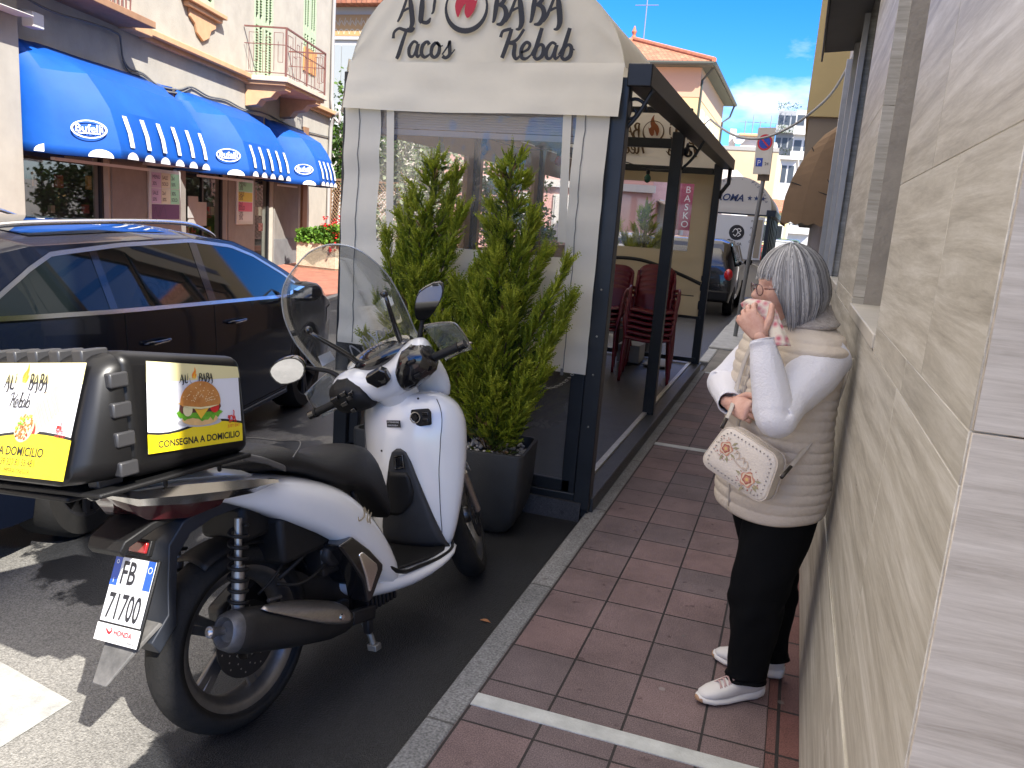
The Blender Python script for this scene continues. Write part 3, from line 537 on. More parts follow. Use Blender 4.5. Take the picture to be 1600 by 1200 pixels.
# framed notice boards
PC = [mat('note_lilac', (.46, .38, .55), .8), mat('note_cream', (.55, .55, .42), .8), mat('note_green', (.30, .62, .42), .8), mat('note_pink', (.6, .16, .25), .8), mat('note_purple', (.12, .06, .14), .8), mat('note_yellow', (.62, .55, .12), .8), mat('note_white', (.6, .6, .58), .8), mat('note_ink', (.05, .04, .08), .8)]
def board(u0, u1, z0, z1, name, label, rows):
    t = thing(name, label, 'notice board', FW @ V((u0, z0, .05)))
    f = LM(); f.bx(u0, u1, z0, z1, .036, .075); f.build('frame', mat('alu_frame', (.55, .56, .56), .4, .4), t, world=True, bevel=.008)
    b = LM(); nr = len(rows)
    for i, r_ in enumerate(rows):
        for j, c_ in enumerate(r_):
            a = lerp(u0+.06, u1-.06, j/len(r_)); d = lerp(u0+.06, u1-.06, (j+1)/len(r_)); e = lerp(z1-.06, z0+.06, (i+1)/nr); g = lerp(z1-.06, z0+.06, i/nr)
            b.mi = c_; b.bx(a+.008, d-.008, e+.006, g-.006, .076, .079)
            b.mi = 7; T = lambda x, y: Matrix.Translation((x, y, .08))
            if c_ != 4:
                text(b, ('MENU', 'SALE', '2x1', '30%')[(i+j) % 4], T(a+.03, g-(g-e)*.42), min((d-a)*.28, .13)); text(b, ('30%', '50%', 'SOLD')[(i+2*j) % 3], T(a+.03, g-(g-e)*.82), min((d-a)*.26, .12))
            else: pen(b, [[(a+.05, e+.03), (a+.12, g-.05), (a+.2, e+.05), (a+.3, g-.04)], [(a+.25, e+.04), (a+.4, g-.03), (a+.5, e+.03)]], T(0, 0), 1, .008)
    b.build('notice', PC, t, world=True)
board(3.28, 4.38, 1.02, 1.92, 'notice_board', 'framed board of lilac, cream and green notices left of the shop door', [[0, 1, 2], [0, 1, 2], [4]])
board(6.86, 7.74, .98, 1.92, 'notice_board', 'narrow board with green, yellow and pink notices between the two shop doors', [[2], [5], [3], [6]])
b = LM(); b.bx(11.1, 11.45, 0, 3.4, .003, .06); b.build('brown_panel', mat('brown_wood', (.24, .13, .07), .7, var=.3, vscale=9, stretch=(6, 6, .6)), LB, world=True)
b = LM(); b.tube([(13.28, 9.4, .08), (13.28, 4.35, .08), (13.28, 4.05, .3), (13.28, 3.75, .3), (13.28, 3.6, .08), (13.28, .1, .08)], .05, 10, smooth=3); b.build('drainpipe', mat('pipe_grey', (.33, .32, .31), .5, .2), LB, world=True, smooth=True)
b = LM(); cab = [(-3, 3.86, .2), (-.5, 3.8, .2), (.6, 3.72, .18), (1.6, 3.78, .15), (2.35, 3.8, .1), (2.55, 3.7, .04), (2.62, 3.5, .03), (2.8, 3.38, .03), (3.2, 3.37, .03), (3.7, 3.26, .03), (4.4, 3.3, .03), (4.9, 3.42, .03), (5.6, 3.36, .03), (6.4, 3.4, .03), (7.3, 3.34, .03), (8.5, 3.4, .03), (10.5, 3.3, .03), (13.3, 3.35, .03)]
b.tube(cab, .016, 6, smooth=5); b.tube([(p[0], p[1]-.035-.02*sin(i*2.1), p[2]) for i, p in enumerate(cab[6:12])], .012, 6, smooth=5); b.tube([(p[0]+.02, p[1]-.06, p[2]) for i, p in enumerate(cab[7:11])], .02, 6, smooth=5)
b.build('wall_cable', mat('cable_grey', (.12, .12, .12), .7), LB, world=True, smooth=True)
b = LM(); b.bx(-6, 13.6, 9.1, 9.25, .01, 1.0); b.build('eave', M_brt, LB, world=True)
# blue awnings
M_blu = mat('blue_canvas', (.003, .072, .35), .62, var=.12, vscale=3.5, bump=.25, bscale=6, spec=.3); M_wht = mat('white_canvas', (.72, .72, .72), .7, var=.1, vscale=20)
def awning(u0, u1, f0, f1, nst, label, logo_u):
    T = thing('blue_awning', label, 'awning', FW @ V(((u0+u1)/2, 1.95, .1)), group='blue shop awnings on the cream house')
    prof = [(0, 3.31), (.36, 3.15), (.7, 2.97), (.86, 2.77), (1.0, 2.55), (1.07, 2.29), (1.12, 2.06)]
    b = LM(); K = len(prof); secs = []
    e0, e1 = f0-u0, u1-f1
    wob = lambda u, i: .012*sin(u*3+i)
    for i, (o, z) in enumerate(prof):
        # side flares from the wall line to the front rib
        row = [V((u0, lerp(z, lerp(3.31, 2.06, i/(K-1)), .5), .02))]
        for q in (.35, .7): row.append(V((u0+e0*q, z-.02*sin(q*3), lerp(.02, o, q**.8)+.0)))
        nn = 8
        for j in range(nn+1): u = lerp(f0, f1, j/nn); row.append(V((u, z, o+wob(u, i))))
        for q in (.7, .35): row.append(V((u1-e1*q, z-.02*sin(q*3), lerp(.02, o, q**.8))))
        row.append(V((u1, lerp(z, lerp(3.31, 2.06, i/(K-1)), .5), .02))); secs.append(row)
    b.loft(secs, closed=False)
    bot = secs[-1]; b.add([p for q in bot for p in (q, q-V((0, .12, 0)))], [(2*i, 2*i+1, 2*i+3, 2*i+2) for i in range(len(bot)-1)])
    cv = b.build('canvas', M_blu, T, world=True, smooth=True, solid=.006, auto=17)
    # white stripes and scallops lie on the canvas
    b = LM()
    for k in range(nst):
        u = lerp(f0+.28, f1-.1, k/(nst-1)); wd = .055
        P = [(1.0, 2.5), (1.08, 2.28), (1.115, 2.1)]
        for (o0, z0), (o1, z1) in zip(P, P[1:]): b.add([(u-wd, z0, o0+.028), (u+wd, z0, o0+.028), (u+wd, z1, o1+.028), (u-wd, z1, o1+.028)], [(0, 1, 2, 3)])
        vs = [(u+.14*cos(a), 1.945+.095*sin(a), 1.145) for a in [pi*i/10 for i in range(11)]]; b.add(vs, [tuple(range(11))])
    # scallops and logo on the left flare
    A = bot[0]; B_ = bot[3]
    for t in (.32, .78):
        c = A.lerp(B_, t) if t < .5 else bot[2].lerp(bot[3], .3); d = (B_-A).normalized(); nn_ = V((-(B_-A).z, 0, (B_-A).x)).normalized()
        b.add([c+d*(.15*cos(a))+V((0, -.115+.1*sin(a), 0))+nn_*.03 for a in [pi*i/10 for i in range(11)]], [tuple(range(11))])
    b.build('stripe', M_wht, T, world=True)
    P0 = secs[4][1].lerp(secs[6][1], .45); P1 = secs[4][3].lerp(secs[6][3], .45); d = (P1-P0).normalized(); up = ((secs[3][2]-secs[6][2])).normalized()
    c = (secs[4][2].lerp(secs[6][2], .55)); LF = frame(c, d, up); LF.translation = c+LF.col[2].xyz*.05
    b = LM(); disc(b, LF, 0, 0, .21, .115, inner=.88, n=32); text(b, 'Bufelli', LF @ Matrix.Translation((0, -.035, 0)), .135, 'CENTER', bold=.0015); poly(b, LF, [(-.13, -.06), (.13, -.06), (.13, -.045), (-.13, -.045)])
    b.build('logo', M_wht, T, world=True)
    b = LM(); b.bx(f0+.1, f1, 1.86, 1.90, .1, .16); b.bx(f0, f0+.03, 1.95, 2.0, .05, 1.05); b.bx(f1-.03, f1, 1.95, 2.0, .05, 1.05); b.build('awning_arm', mat('white_arm', (.6, .6, .6), .5), T, world=True)
awning(.0, 4.2, .55, 3.15, 6, 'largest blue awning with white stripes, nearest of the three on the cream house', .3)
awning(4.3, 8.4, 4.85, 7.0, 5, 'middle of the three blue striped canvas awnings, below the iron balcony', .3)
awning(8.5, 11.6, 9.0, 10.35, 4, 'small blue striped awning farthest down the street, last of the three', .3)
# left pavement and planter
b = LM(); b.bx(-6, 30, -.04, .0, 0, 3.0)
prop(b.build('left_pavement', tilemat('red_paving', .22, .11, (.42, .17, .11), (.34, .13, .09), (.2, .12, .09), ms=.01, rot=atan2(WD.y, WD.x))), kind='structure')
b = LM(); b.bx(-6, 30, -.2, .006, 3.0, 3.12); prop(b.build('left_kerb', mat('kerb_pale2', (.4, .38, .35), .8, var=.2)), kind='structure')
# ================================================================ lettering strokes
ALI = {  # calligraphic capitals, unit height about 1
 'A': ([[(-.28, .02, .5), (-.12, .25, .9), (.08, .7, .8), (.2, 1.0, .4)], [(.2, 1.0, .4), (.32, .55, 1.5), (.42, .05, 1.5), (.34, -.18, 1.0), (.18, -.2, .3)], [(-.02, .38, .7), (.2, .46, .6), (.32, .42, .4)]], .62),
 'L': ([[(.0, .92, .6), (.08, .86, 1.0), (.08, .5, 1.6), (.06, .1, 1.5), (.12, .02, 1)], [(.02, .05, .8), (.28, .0, 1.0), (.42, .04, 1.1), (.5, .16, .4)]], .5),
 'i': ([[(-.04, .84, .4), (.05, .80, .8), (.03, .55, .9), (-.0, .36, .7), (-.08, .28, .4)], [(.0, 1.04, .9), (.05, .97, 1.0)]], .26),
 'B': ([[(.0, .95, .5), (.1, .9, 1.0), (.08, .5, 1.4), (.02, .08, .9), (-.06, .02, .3)], [(.02, .98, .6), (.3, 1.02, .9), (.45, .85, 1.3), (.34, .62, 1.1), (.14, .56, .6)], [(.14, .56, .6), (.42, .5, 1.1), (.54, .25, 1.4), (.38, -.02, 1.2), (.14, -.05, .4)]], .62),
}
SCR = {
 'T': ([[(-.18, .62, 1.1), (-.16, .82, .8), (.02, .95, .8), (.25, .9, 1), (.5, .88, 1.1), (.62, .98, .6)], [(.32, .9, .9), (.18, .5, 1.2), (.06, .12, 1.3), (-.02, -.06, 1.0)]], .42),
 'a': ([[(.36, .46, .7), (.2, .52, .8), (.04, .3, 1.2), (.06, .06, 1.0), (.22, .06, .7), (.38, .46, .9)], [(.38, .46, 1.1), (.32, .18, 1.2), (.38, .02, .8), (.52, .14, .4)]], .46),
 'c': ([[(.34, .42, 1.2), (.26, .52, .8), (.1, .4, 1.2), (.06, .14, 1.2), (.2, .01, .9), (.42, .14, .4)]], .38),
 'o': ([[(.22, .5, .9), (.08, .36, 1.2), (.06, .1, 1.1), (.2, .01, .9), (.34, .16, 1.2), (.34, .4, 1.0), (.22, .5, .8), (.36, .38, .4), (.48, .4, .3)]], .44),
 's': ([[(.02, .1, .4), (.22, .38, .6), (.28, .54, .9), (.3, .3, 1.2), (.3, .1, 1.1), (.16, .0, .9), (.04, .06, 1.1)], [(.3, .05, .5), (.5, .28, .35)]], .4),
 'K': ([[(-.16, .68, 1.0), (-.1, .86, .8), (.06, .92, .9), (.2, .94, .9)], [(.22, .95, 1), (.1, .5, 1.3), (-.06, .02, 1.2)], [(.66, .94, .8), (.42, .6, .9), (.12, .5, .8)], [(.16, .5, .9), (.36, .46, 1.2), (.36, .14, 1.3), (.46, .0, .9), (.62, .14, .4)]], .56),
 'e': ([[(.04, .2, .5), (.28, .3, .8), (.34, .46, .9), (.2, .52, .9), (.06, .32, 1.2), (.08, .06, 1.1), (.24, .01, .8), (.44, .16, .4)]], .4),
 'b': ([[(.0, .14, .4), (.2, .55, .6), (.3, .97, .9)], [(.32, .98, 1.1), (.2, .5, 1.3), (.1, .08, 1.2)], [(.1, .1, .9), (.22, .0, .9), (.4, .12, 1.2), (.42, .38, 1.1), (.3, .46, .8), (.16, .3, .6)], [(.42, .36, .6), (.54, .3, .35)]], .5),
}
def word(mb, s_, tab, M_, sc, w, sp=1.0, lift=.004, dy=None, xs=None):
    xs = xs or (.82 if tab is ALI else 1.0)
    x = 0
    for i, ch in enumerate(s_):
        if ch == ' ': x += .35; continue
        st, ad = tab[ch]; yy = (dy[i] if dy else 0)
        pen(mb, [[(p[0]*xs+x, p[1]+yy, p[2]) for p in t] for t in st], M_, sc, w, lift=lift); x += ad*sp
    return x*sc
def wlen(s_, tab, sc, sp=1.0): return sum(.35 if c == ' ' else tab[c][1]*sp for c in s_)*sc
def flame(mb, M_, s, lift=.004):
    pts = [(-.28, -.5), (-.42, -.1), (-.30, .28), (-.02, .55), (.1, .85), (.1, 1.15), (.3, .85), (.36, .5), (.28, .22), (.42, .08), (.5, .2), (.36, -.28), (.12, -.52), (-.02, -.3), (.0, -.02), (-.14, -.2)]
    q, _ = crom([V((x, y, 0)) for x, y in pts], 4, None, True); c = V((.0, .2, 0))
    # triangulate by bmesh ngon
    mb.add([M_ @ V((p.x*s, p.y*s, lift)) for p in q], [tuple(range(len(q)))])
def alibaba_logo(mk, mr, M_, s, lift=.004):
    """the canopy brand: ALi (ring and flame) BABA, centred on the ring; s = cap height"""
    w = .13
    word(mk, 'ALi', ALI, M_ @ Matrix.Translation((-2.30*s, 0, 0)), s, w, 1.0, lift)
    word(mk, 'BABA', ALI, M_ @ Matrix.Translation((1.06*s, 0, 0)), s, w, 1.07, lift)
    n = 40; vs = []
    for j in range(n+1):
        a = -pi/2+2*pi*j/n; rr = .80*s; th = s*(.05+.13*(0.5-.5*sin(a))**1.5)
        vs += [M_ @ V((rr*cos(a)+.04*s, .45*s+rr*sin(a), lift)), M_ @ V(((rr-th)*cos(a)+.04*s, .45*s+(rr-th)*sin(a), lift))]
    mk.add(vs, [(2*j, 2*j+1, 2*j+3, 2*j+2) for j in range(n)])
    flame(mr, M_ @ Matrix.Translation((0, .62*s, 0)), s*.9, lift+.001)
# ================================================================ kiosk (kebab dining enclosure)
M_can = mat('cream_canvas', (.82, .765, .62), .8, var=.07, vscale=3, bump=.6, bscale=5, trans=.3)
M_canp = mat('cream_panel', (.80, .755, .63), .75, var=.08, vscale=3, bump=.4, bscale=5, trans=.3)
M_irn = mat('anthracite_iron', (.022, .025, .029), .38, .3, var=.2, vscale=8)
M_ink = mat('black_print', (.012, .013, .016), .6); M_red = mat('red_print', (.42, .01, .03), .6)
M_pvc = glass('clear_pvc', (.93, .93, .92), .05, .10, (.75, .75, .75), .06, bump=.5)
KX0, KX1, KY0, KY1 = -2.495, -.955, 4.33, 9.60
KI = thing('kiosk', 'cream canvas kebab dining kiosk on a dark iron frame, nearest on the pavement edge', 'kiosk', (-1.76, 4.33, 0))
MX = Matrix.Identity(4)
b = MB()
for x, y in ((KX1, KY0), (KX1-.035, 6.66), (KX1, KY1), (KX0, KY0), (KX0, 6.2), (KX0, 7.9), (KX0, KY1)):
    b.box((x-.045, y-.045, .02), (x+.045, y+.045, 2.32))
b.box((KX1-.13, KY0-.02, .02), (KX1-.05, KY0+.02, .80)); b.box((KX0+.05, KY0-.02, .02), (KX0+.11, KY0+.02, 2.1)); b.box((KX1-.095, KY0-.03, .8), (KX1-.05, KY0+.02, 2.3))
b.build('post', M_irn, KI, world=True, bevel=.005)
b = MB(); b.box((-.925, 4.27, 2.275), (-.80, 9.75, 2.385)); b.box((KX0-.05, 4.4, 2.275), (KX0+.06, 9.7, 2.36)); b.build('gutter_beam', mat('gutter_black', (.016, .016, .016), .4, .3, var=.35, vscale=5), KI, world=True, bevel=.006)
b = MB()
for y in (4.36, 6.66, 9.58): b.box((KX0, y-.03, 2.2), (KX1-.05, y+.03, 2.27))
b.box((KX0, KY1-.02, 1.93+.3), (KX1, KY1+.02, 2.2)); b.box((KX0, 6.63, 2.46), (KX1+.05, 6.68, 2.50))
b.box((KX0, KY0-.03, -.03), (KX1+.04, KY0+.03, .10)); b.box((KX0, KY0-.02, .10), (KX1-.08, KY0+.015, .17))
b.build('cross_beam', M_irn, KI, world=True, bevel=.004)
b = MB(); b.box((KX0-.05, KY0-.0, -.04), (KX1+.06, KY1+.08, .085)); b.build('floor_platform', mat('platform_dark', (.035, .037, .04), .35, var=.4, vscale=9, bump=.3, bscale=160), KI, world=True, bevel=.006)
b = MB(); b.box((KX1-.075, KY0+.05, .085), (KX1-.04, KY1-.03, .10)); b.build('threshold_strip', mat('alu_strip', (.55, .54, .5), .4, .6, var=.2, vscale=30), KI, world=True)
b = MB(); b.box((KX0+.05, KY0-.055, -.05), (KX1, KY0-.035, .06)); b.build('vent_grille', tilemat('grille', .012, .006, (.004, .004, .004), (.004, .004, .004), (.05, .05, .055), ms=.003, bump=.1), KI, world=True)
# roof canopy: barrel vault running along the street
CX = (KX0+KX1)/2; HW = (KX1-KX0)/2
def vault(t, y):   # t 0..1 across
    tt = min(t, 1-t)*2; d, z = interp([(0, 0, 2.37), (.14, .03, 2.47), (.3, .08, 2.575), (.45, .16, 2.67), (.6, .27, 2.76), (.75, .42, 2.85), (.9, .64, 2.92), (1, HW+.01, 2.95)], tt)
    x = (KX0-.015+d) if t < .5 else (KX1+.01-d)
    return x, z
def vy(u): return lerp(4.30, 9.72, u)
b = MB(); nx, ny = 36, 40
def roof(i, j):
    t, y = i, vy(j); x, z = vault(t, y)
    k = abs(((j*5) % 1)-.5)*2; z -= .012*(1-k)*sin(pi*t)+.006*MN.noise(V((x*3, y*2, 1)))
    return V((x, y, z))
b.grid(roof, nx, ny)
def gable(b, y, sgn):
    vs = [roof(i/nx, 0 if sgn < 0 else 1) for i in range(nx+1)]
    for v in vs: v.y = y
    R_ = 14; rows = []
    for r_ in range(R_+1):
        row = []
        for v in vs:
            p = V((v.x, y, lerp(2.37, v.z, r_/R_)))
            if 0 < r_ < R_:
                rip = .016*sin(atan2(p.z-3.3, p.x-CX)*26)*(r_/R_)*(1-r_/R_)*3 + .012*MN.noise(V((p.x*2.2, p.z*5, 3)))
                p.y += abs(rip)*(-sgn)
            row.append(p)
        rows.append(row)
    b.loft(rows, closed=False)
gable(b, 4.30, -1); gable(b, 9.72, 1)
b.build('roof_canopy', M_can, KI, world=True, smooth=True, auto=50)
b = MB()
def val(u, v):
    x = lerp(KX0+.0, KX1+.014, u); z = lerp(2.375, 2.115, v)-.006*sin(u*5); y = 4.262-.05*v**1.2-.010*sin(u*9+v*2)*v-.012*MN.noise(V((u*7, v*3, 0)))
    return V((x, y, z))
b.grid(val, 40, 8); b.grid(lambda u, v: V((lerp(KX0, KX1, u), 9.73+.03*v, lerp(2.375, 2.14, v))), 10, 3); b.grid(lambda u, v: V((KX0-.03-.04*v, lerp(4.3, 9.7, u), lerp(2.39, 2.1, v))), 12, 3)
b.build('valance', M_can, KI, world=True, smooth=True)
# lettering on the front gable and on the rear one
GF = frame(V((CX, 4.287, 2.57)), (1, 0, 0), (0, 0, 1))
mk, mr = MB(), MB(); s = .155
alibaba_logo(mk, mr, Matrix.Translation((-.05, 0, 0)).__matmul__(Matrix.Identity(4)) if False else GF @ Matrix.Translation((-.103, .005, 0)), s)
word(mk, 'Tacos', SCR, GF @ Matrix.Translation((-.488, -.172, 0)), .155, .12, 1.0); word(mk, 'Kebab', SCR, GF @ Matrix.Translation((.132, -.172, 0)), .155, .12, 1.0)
mk.build('canopy_lettering', M_ink, KI, world=True); mr.build('flame_emblem', M_red, KI, world=True)
for GB, m_a, m_b in ((frame(V((CX, 9.735, 2.57)), (-1, 0, 0), (0, 0, 1)), M_ink, M_red), (frame(V((CX, 9.66, 2.57)), (-1, 0, 0), (0, 0, 1)), mat('print_through', (.12, .07, .03), .8), mat('flame_through', (.3, .1, .04), .8))):
  mk, mr = MB(), MB(); alibaba_logo(mk, mr, GB, s); word(mk, 'Tacos', SCR, GB @ Matrix.Translation((-.5, -.172, 0)), .155, .12); word(mk, 'Kebab', SCR, GB @ Matrix.Translation((.1, -.172, 0)), .155, .12)
  mk.build('canopy_lettering', m_a, KI, world=True); mr.build('flame_emblem', m_b, KI, world=True)
# front canvas panel with a window
def panel_frame(b, y, x0, x1, z0, z1, ox0, ox1, oz0, oz1, n=14, amp=.02, seed=0, zs=0):
    def pt(x, z): return V((x, y-amp*MN.noise(V((x*4, z*2.5, seed)))-amp*.7*MN.noise(V((x*1.5+5, z*9, seed))), z+zs*(x-x0)))
    for (a, c, e, g) in ((x0, ox0, z0, z1), (ox1, x1, z0, z1), (ox0, ox1, z0, oz0), (ox0, ox1, oz1, z1)):
        b.grid(lambda u, v: pt(lerp(a, c, u), lerp(e, g, v)), max(3, int((c-a)*30)), max(3, int((g-e)*30)))
    return pt
b = MB(); fpt = panel_frame(b, KY0-.078, KX0-.012, KX1-.035, .79, 2.2, -2.28, -1.165, 1.40, 2.2)
b.build('front_panel', M_canp, KI, world=True, smooth=True)
b = MB()
for x0, x1 in ((-2.245, -2.20), (-1.235, -1.19)): b.grid(lambda u, v: V((lerp(x0, x1, u)+.03*(1-v), KY0-.088, lerp(1.48, 2.2, v))), 2, 6)
b.build('roll_strap', M_canp, KI, world=True)
b = MB(); b.grid(lambda u, v: V((lerp(-2.29, -1.155, u), KY0-.064-.006*MN.noise(V((u*4, v*3, 2))), lerp(1.39, 2.2, v))), 16, 10); b.build('clear_window', M_pvc, KI, world=True, smooth=True)
b = MB()
for x in (KX0+.085, KX1-.16): b.tube([fpt(x, lerp(.8, 2.14, k/30))+V((.002*sin(k*2.3), -.003, 0)) for k in range(31)], .0028, 6)
b.box((KX1-.17, KY0-.096, .775), (KX1-.155, KY0-.088, .81)); b.build('zip_line', mat('zip_grey', (.18, .18, .17), .5), KI, world=True)
# blind behind the window
b = MB()
for k in range(12): z = 2.19-.013*k; b.box((KX0+.1, KY0+.05, z-.011-.0), (KX1-.08, KY0+.075, z))
b.box((KX0+.1, KY0+.045, 2.0), (KX1-.08, KY0+.08, 2.03)); b.build('blind', mat('blind_lilac', (.42, .40, .45), .6, trans=.3), KI, world=True)
# lower front glass and chain
b = MB(); b.add([(KX0+.1, KY0, .16), (KX1-.12, KY0, .16), (KX1-.12, KY0, .80), (KX0+.1, KY0, .80)], [(0, 1, 2, 3)]); b.build('lower_glass', glass('smoked_glass', (.55, .57, .58), .10, .05, (.4, .42, .44), .03), KI, world=True)
b = MB()
for k in range(22):
    t = k/21; x = lerp(-1.36, -1.06, t); z = .80-.12*sin(pi*t)**.8
    b.tube([(x+.009*cos(a), KY0-.03+(.004*sin(a) if k % 2 else 0), z+(0 if k % 2 else .005*sin(a))) for a in [2*pi*j/8 for j in range(8)]], .0018, 5, closed=True)
b.build('chain', mat('chain_steel', (.55, .54, .5), .3, 1), KI, world=True)
# rear panel (back wall) with window and waist rail
b = MB(); panel_frame(b, KY1-.05, KX0+.03, KX1-.03, .62, 2.2, -2.25, -1.19, 1.35, 2.09, seed=4); b.build('rear_panel', mat('beige_panel', (.50, .42, .27), .8, var=.05, vscale=3, bump=.4, bscale=5, trans=.45), KI, world=True, smooth=True)
b = MB(); b.add([(-2.26, KY1-.045, 1.34), (-1.18, KY1-.045, 1.34), (-1.18, KY1-.045, 2.1), (-2.26, KY1-.045, 2.1)], [(0, 1, 2, 3)]); b.add([(KX0+.04, KY1-.03, .1), (KX1-.04, KY1-.03, .1), (KX1-.04, KY1-.03, .63), (KX0+.04, KY1-.03, .63)], [(0, 1, 2, 3)]); b.build('rear_glass', glass('rear_pvc', (.9, .9, .9), .06, .04, (.8, .75, .7), .04), KI, world=True)
b = MB(); b.tube([(KX0+.3, KY1-.09, 1.16), (-2.0, KY1-.09, 1.21), (-1.7, KY1-.09, 1.21), (-1.4, KY1-.09, 1.14), (-1.15, KY1-.09, 1.06), (-.99, KY1-.09, 1.0)], .02, 8, smooth=5); b.box((KX0, KY1-.06, .60), (KX1, KY1-.03, .63)); b.box((KX0, KY1-.06, .1), (KX1, KY1-.03, .15))
b.tube([(KX0+.3, KY1-.1, .86), (-1.05, KY1-.1, .86)], .006, 6)
b.build('waist_rail', M_irn, KI, world=True, smooth=True, auto=40)
# left side panels with timber-coloured window frames
b = MB()
for y0, y1 in ((4.4, 6.15), (6.25, 7.85), (7.95, 9.5)):
    b.box((KX0-.015, y0, .1), (KX0+.015, y1, 1.32)); b.box((KX0-.015, y0, 2.02), (KX0+.015, y1, 2.25)); b.box((KX0-.02, y0, 1.32), (KX0+.02, y0+.11, 2.02)); b.box((KX0-.02, y1-.11, 1.32), (KX0+.02, y1, 2.02))
b.build('side_panel', mat('tan_panel', (.36, .24, .15), .75, var=.2, vscale=4, trans=.3), KI, world=True)
b = MB(); b.add([(KX0, 4.4, 1.3), (KX0, 9.5, 1.3), (KX0, 9.5, 2.03), (KX0, 4.4, 2.03)], [(0, 1, 2, 3)]); b.build('side_glass', glass('side_pvc', (.95, .95, .95), .03, .05, (.8, .8, .8), .05), KI, world=True)
# scroll brackets
def scroll(b, x, y, s=.1, d=-1):
    pts = [(x, y, 2.27-.9*s)]
    for k in range(26): a = k/25*2.4*pi; r_ = s*.42*(1-k/32); pts.append((x+.004, y+.55*s*0+(.35*s+r_*cos(a+pi))*1.0*(1), 2.27-.55*s+r_*sin(a)))
    b.tube(pts, .009, 6)
    pts = []
    for k in range(26): a = k/25*2.3*pi; r_ = s*.5*(1-k/30); pts.append((x+.2*s+r_*cos(a), y+.02, 2.24-.5*s+r_*sin(a)))
    b.tube(pts, .009, 6); b.tube([(x-.02, y, 2.05), (x+.06, y, 2.14), (x+.13, y, 2.27)], .012, 6, smooth=4)
b = MB(); scroll(b, -.93, 4.34, .15); scroll(b, -.93, 6.7, .12); b.tube([(-.91, 9.6, 1.95), (-.91, 9.6, 2.0), (-.83, 9.6, 2.12), (-.83, 9.6, 2.28)], .022, 8); b.build('scroll_bracket', M_irn, KI, world=True, smooth=True)
b = MB()
for y, z in ((4.29, 1.0), (4.29, 1.25), (4.29, .5), (4.29, .79)): b.ball((KX1, KY0-.046, z), .006, 8, 5)
b.build('bolt', mat('bolt_steel', (.5, .5, .5), .3, 1), KI, world=True)
# string of coloured bulbs
SL = thing('string_lights', 'string of dark coloured festoon bulbs hanging inside the kiosk behind its front window', 'string lights', (-1.8, 4.6, 2.0))
b = MB(); cat_ = [(KX0+.1+.16*k, 4.62+.35*k, 2.09-.03*(k % 2)) for k in range(9)]; b.tube(cat_, .005, 6, smooth=4); b.build('wire', M_irn, SL, world=True)
bc = [(.02, .06, .22), (.03, .12, .08), (.03, .07, .2), (.04, .1, .12), (.25, .03, .04), (.3, .2, .03)]
for k in range(9):
    p = V(cat_[k]); b = MB(); b.lathe([(.004, 0), (.017, -.005), (.017, -.035), (.012, -.04)], Matrix.Translation(p), 12); h = b.build('bulb_socket', M_irn, SL, world=True, smooth=True)
    b = MB(); b.lathe([(.012, -.04), (.026, -.06), (.03, -.08), (.022, -.1), (.001, -.112)], Matrix.Translation(p), 14); b.build('bulb', mat('bulb%d' % (k % 6), bc[k % 6], .15), h, world=True, smooth=True)
# hanging strap inside
# ================================================================ stacked chairs
M_bur = mat('burgundy_plastic', (.13, .008, .018), .35, var=.15, vscale=6)
def chair_mesh():
    T = thing('stacking_chair', 'x', 'chair', (0, 0, 0))
    b = MB(); b.grid(lambda u, v: V((lerp(-.22, .22, u)*(1-.1*v), lerp(-.22, .2, v), .44+.012*cos(u*2*pi)-.02*v+(.0 if v > .15 else -.02*(1-v/.15)))), 10, 10); b.build('seat', M_bur, T, smooth=True, solid=.018)
    def bk(u, v):
        x = lerp(-.2, .2, u)*(1-.12*v); y = .22+.07*v+.05*(-cos(pi*(u-.5)))+.03; z = .53+.34*v-(.06*abs(2*u-1)**4*v)
        return V((x, y, z))
    b = MB(); b.grid(bk, 12, 8); b.build('backrest', M_bur, T, smooth=True, solid=.016)
    for sx in (-1, 1):
        b = MB(); b.tube([(sx*.235, -.21, .0), (sx*.225, -.19, .3), (sx*.215, -.16, .43), (sx*.24, -.12, .6), (sx*.24, .0, .64), (sx*.23, .14, .63), (sx*.2, .22, .62)], [.016, .02, .024, .02, .02, .02, .018], 8, smooth=4, flat=.8); b.build('leg', M_bur, T, smooth=True)
        b = MB(); b.tube([(sx*.23, .3, 0), (sx*.21, .25, .25), (sx*.2, .21, .44), (sx*.19, .24, .6), (sx*.185, .28, .8)], [.016, .02, .024, .02, .014], 8, smooth=4, flat=.8); b.build('leg', M_bur, T, smooth=True)
    return T
CH = chair_mesh(); first = True
stk = ((-1.30, 8.15, radians(8), 6, 'second'), (-1.87, 8.55, radians(-6), 5, 'first')); nth = ['bottom', 'second from the bottom', 'third from the bottom', 'fourth from the bottom', 'fifth from the bottom', 'top']
for x, y, r_, n_, which in stk:
    for k in range(n_):
        Mx = Matrix.Translation((x+.004*sin(k*2), y+.028*k, .085+.052*k)) @ Matrix.Rotation(r_+.012*sin(k*3), 4, 'Z')
        lab = 'burgundy plastic chair, %s of the %s stack inside the kiosk' % ('topmost' if k == n_-1 else nth[k], 'right-hand' if which == 'second' else 'left-hand')
        if first:
            CH.matrix_world = Mx; WM[CH.name] = Mx; CH['label'] = lab; CH['group'] = 'stacked burgundy chairs'; first = False; CH['label'] = lab
        else: dup(CH, Mx, lab, 'stacked burgundy chairs')
b = MB(); b.box((-1.75, 8.95, .1), (-1.5, 9.3, .3)); b.box((-1.45, 8.9, .1), (-1.2, 9.35, .12)); ob = b.build('storage_crate', mat('crate_grey', (.3, .3, .3), .6), None, bevel=.01); prop(ob, 'low grey crate on the kiosk floor behind the stacked chairs', 'crate')
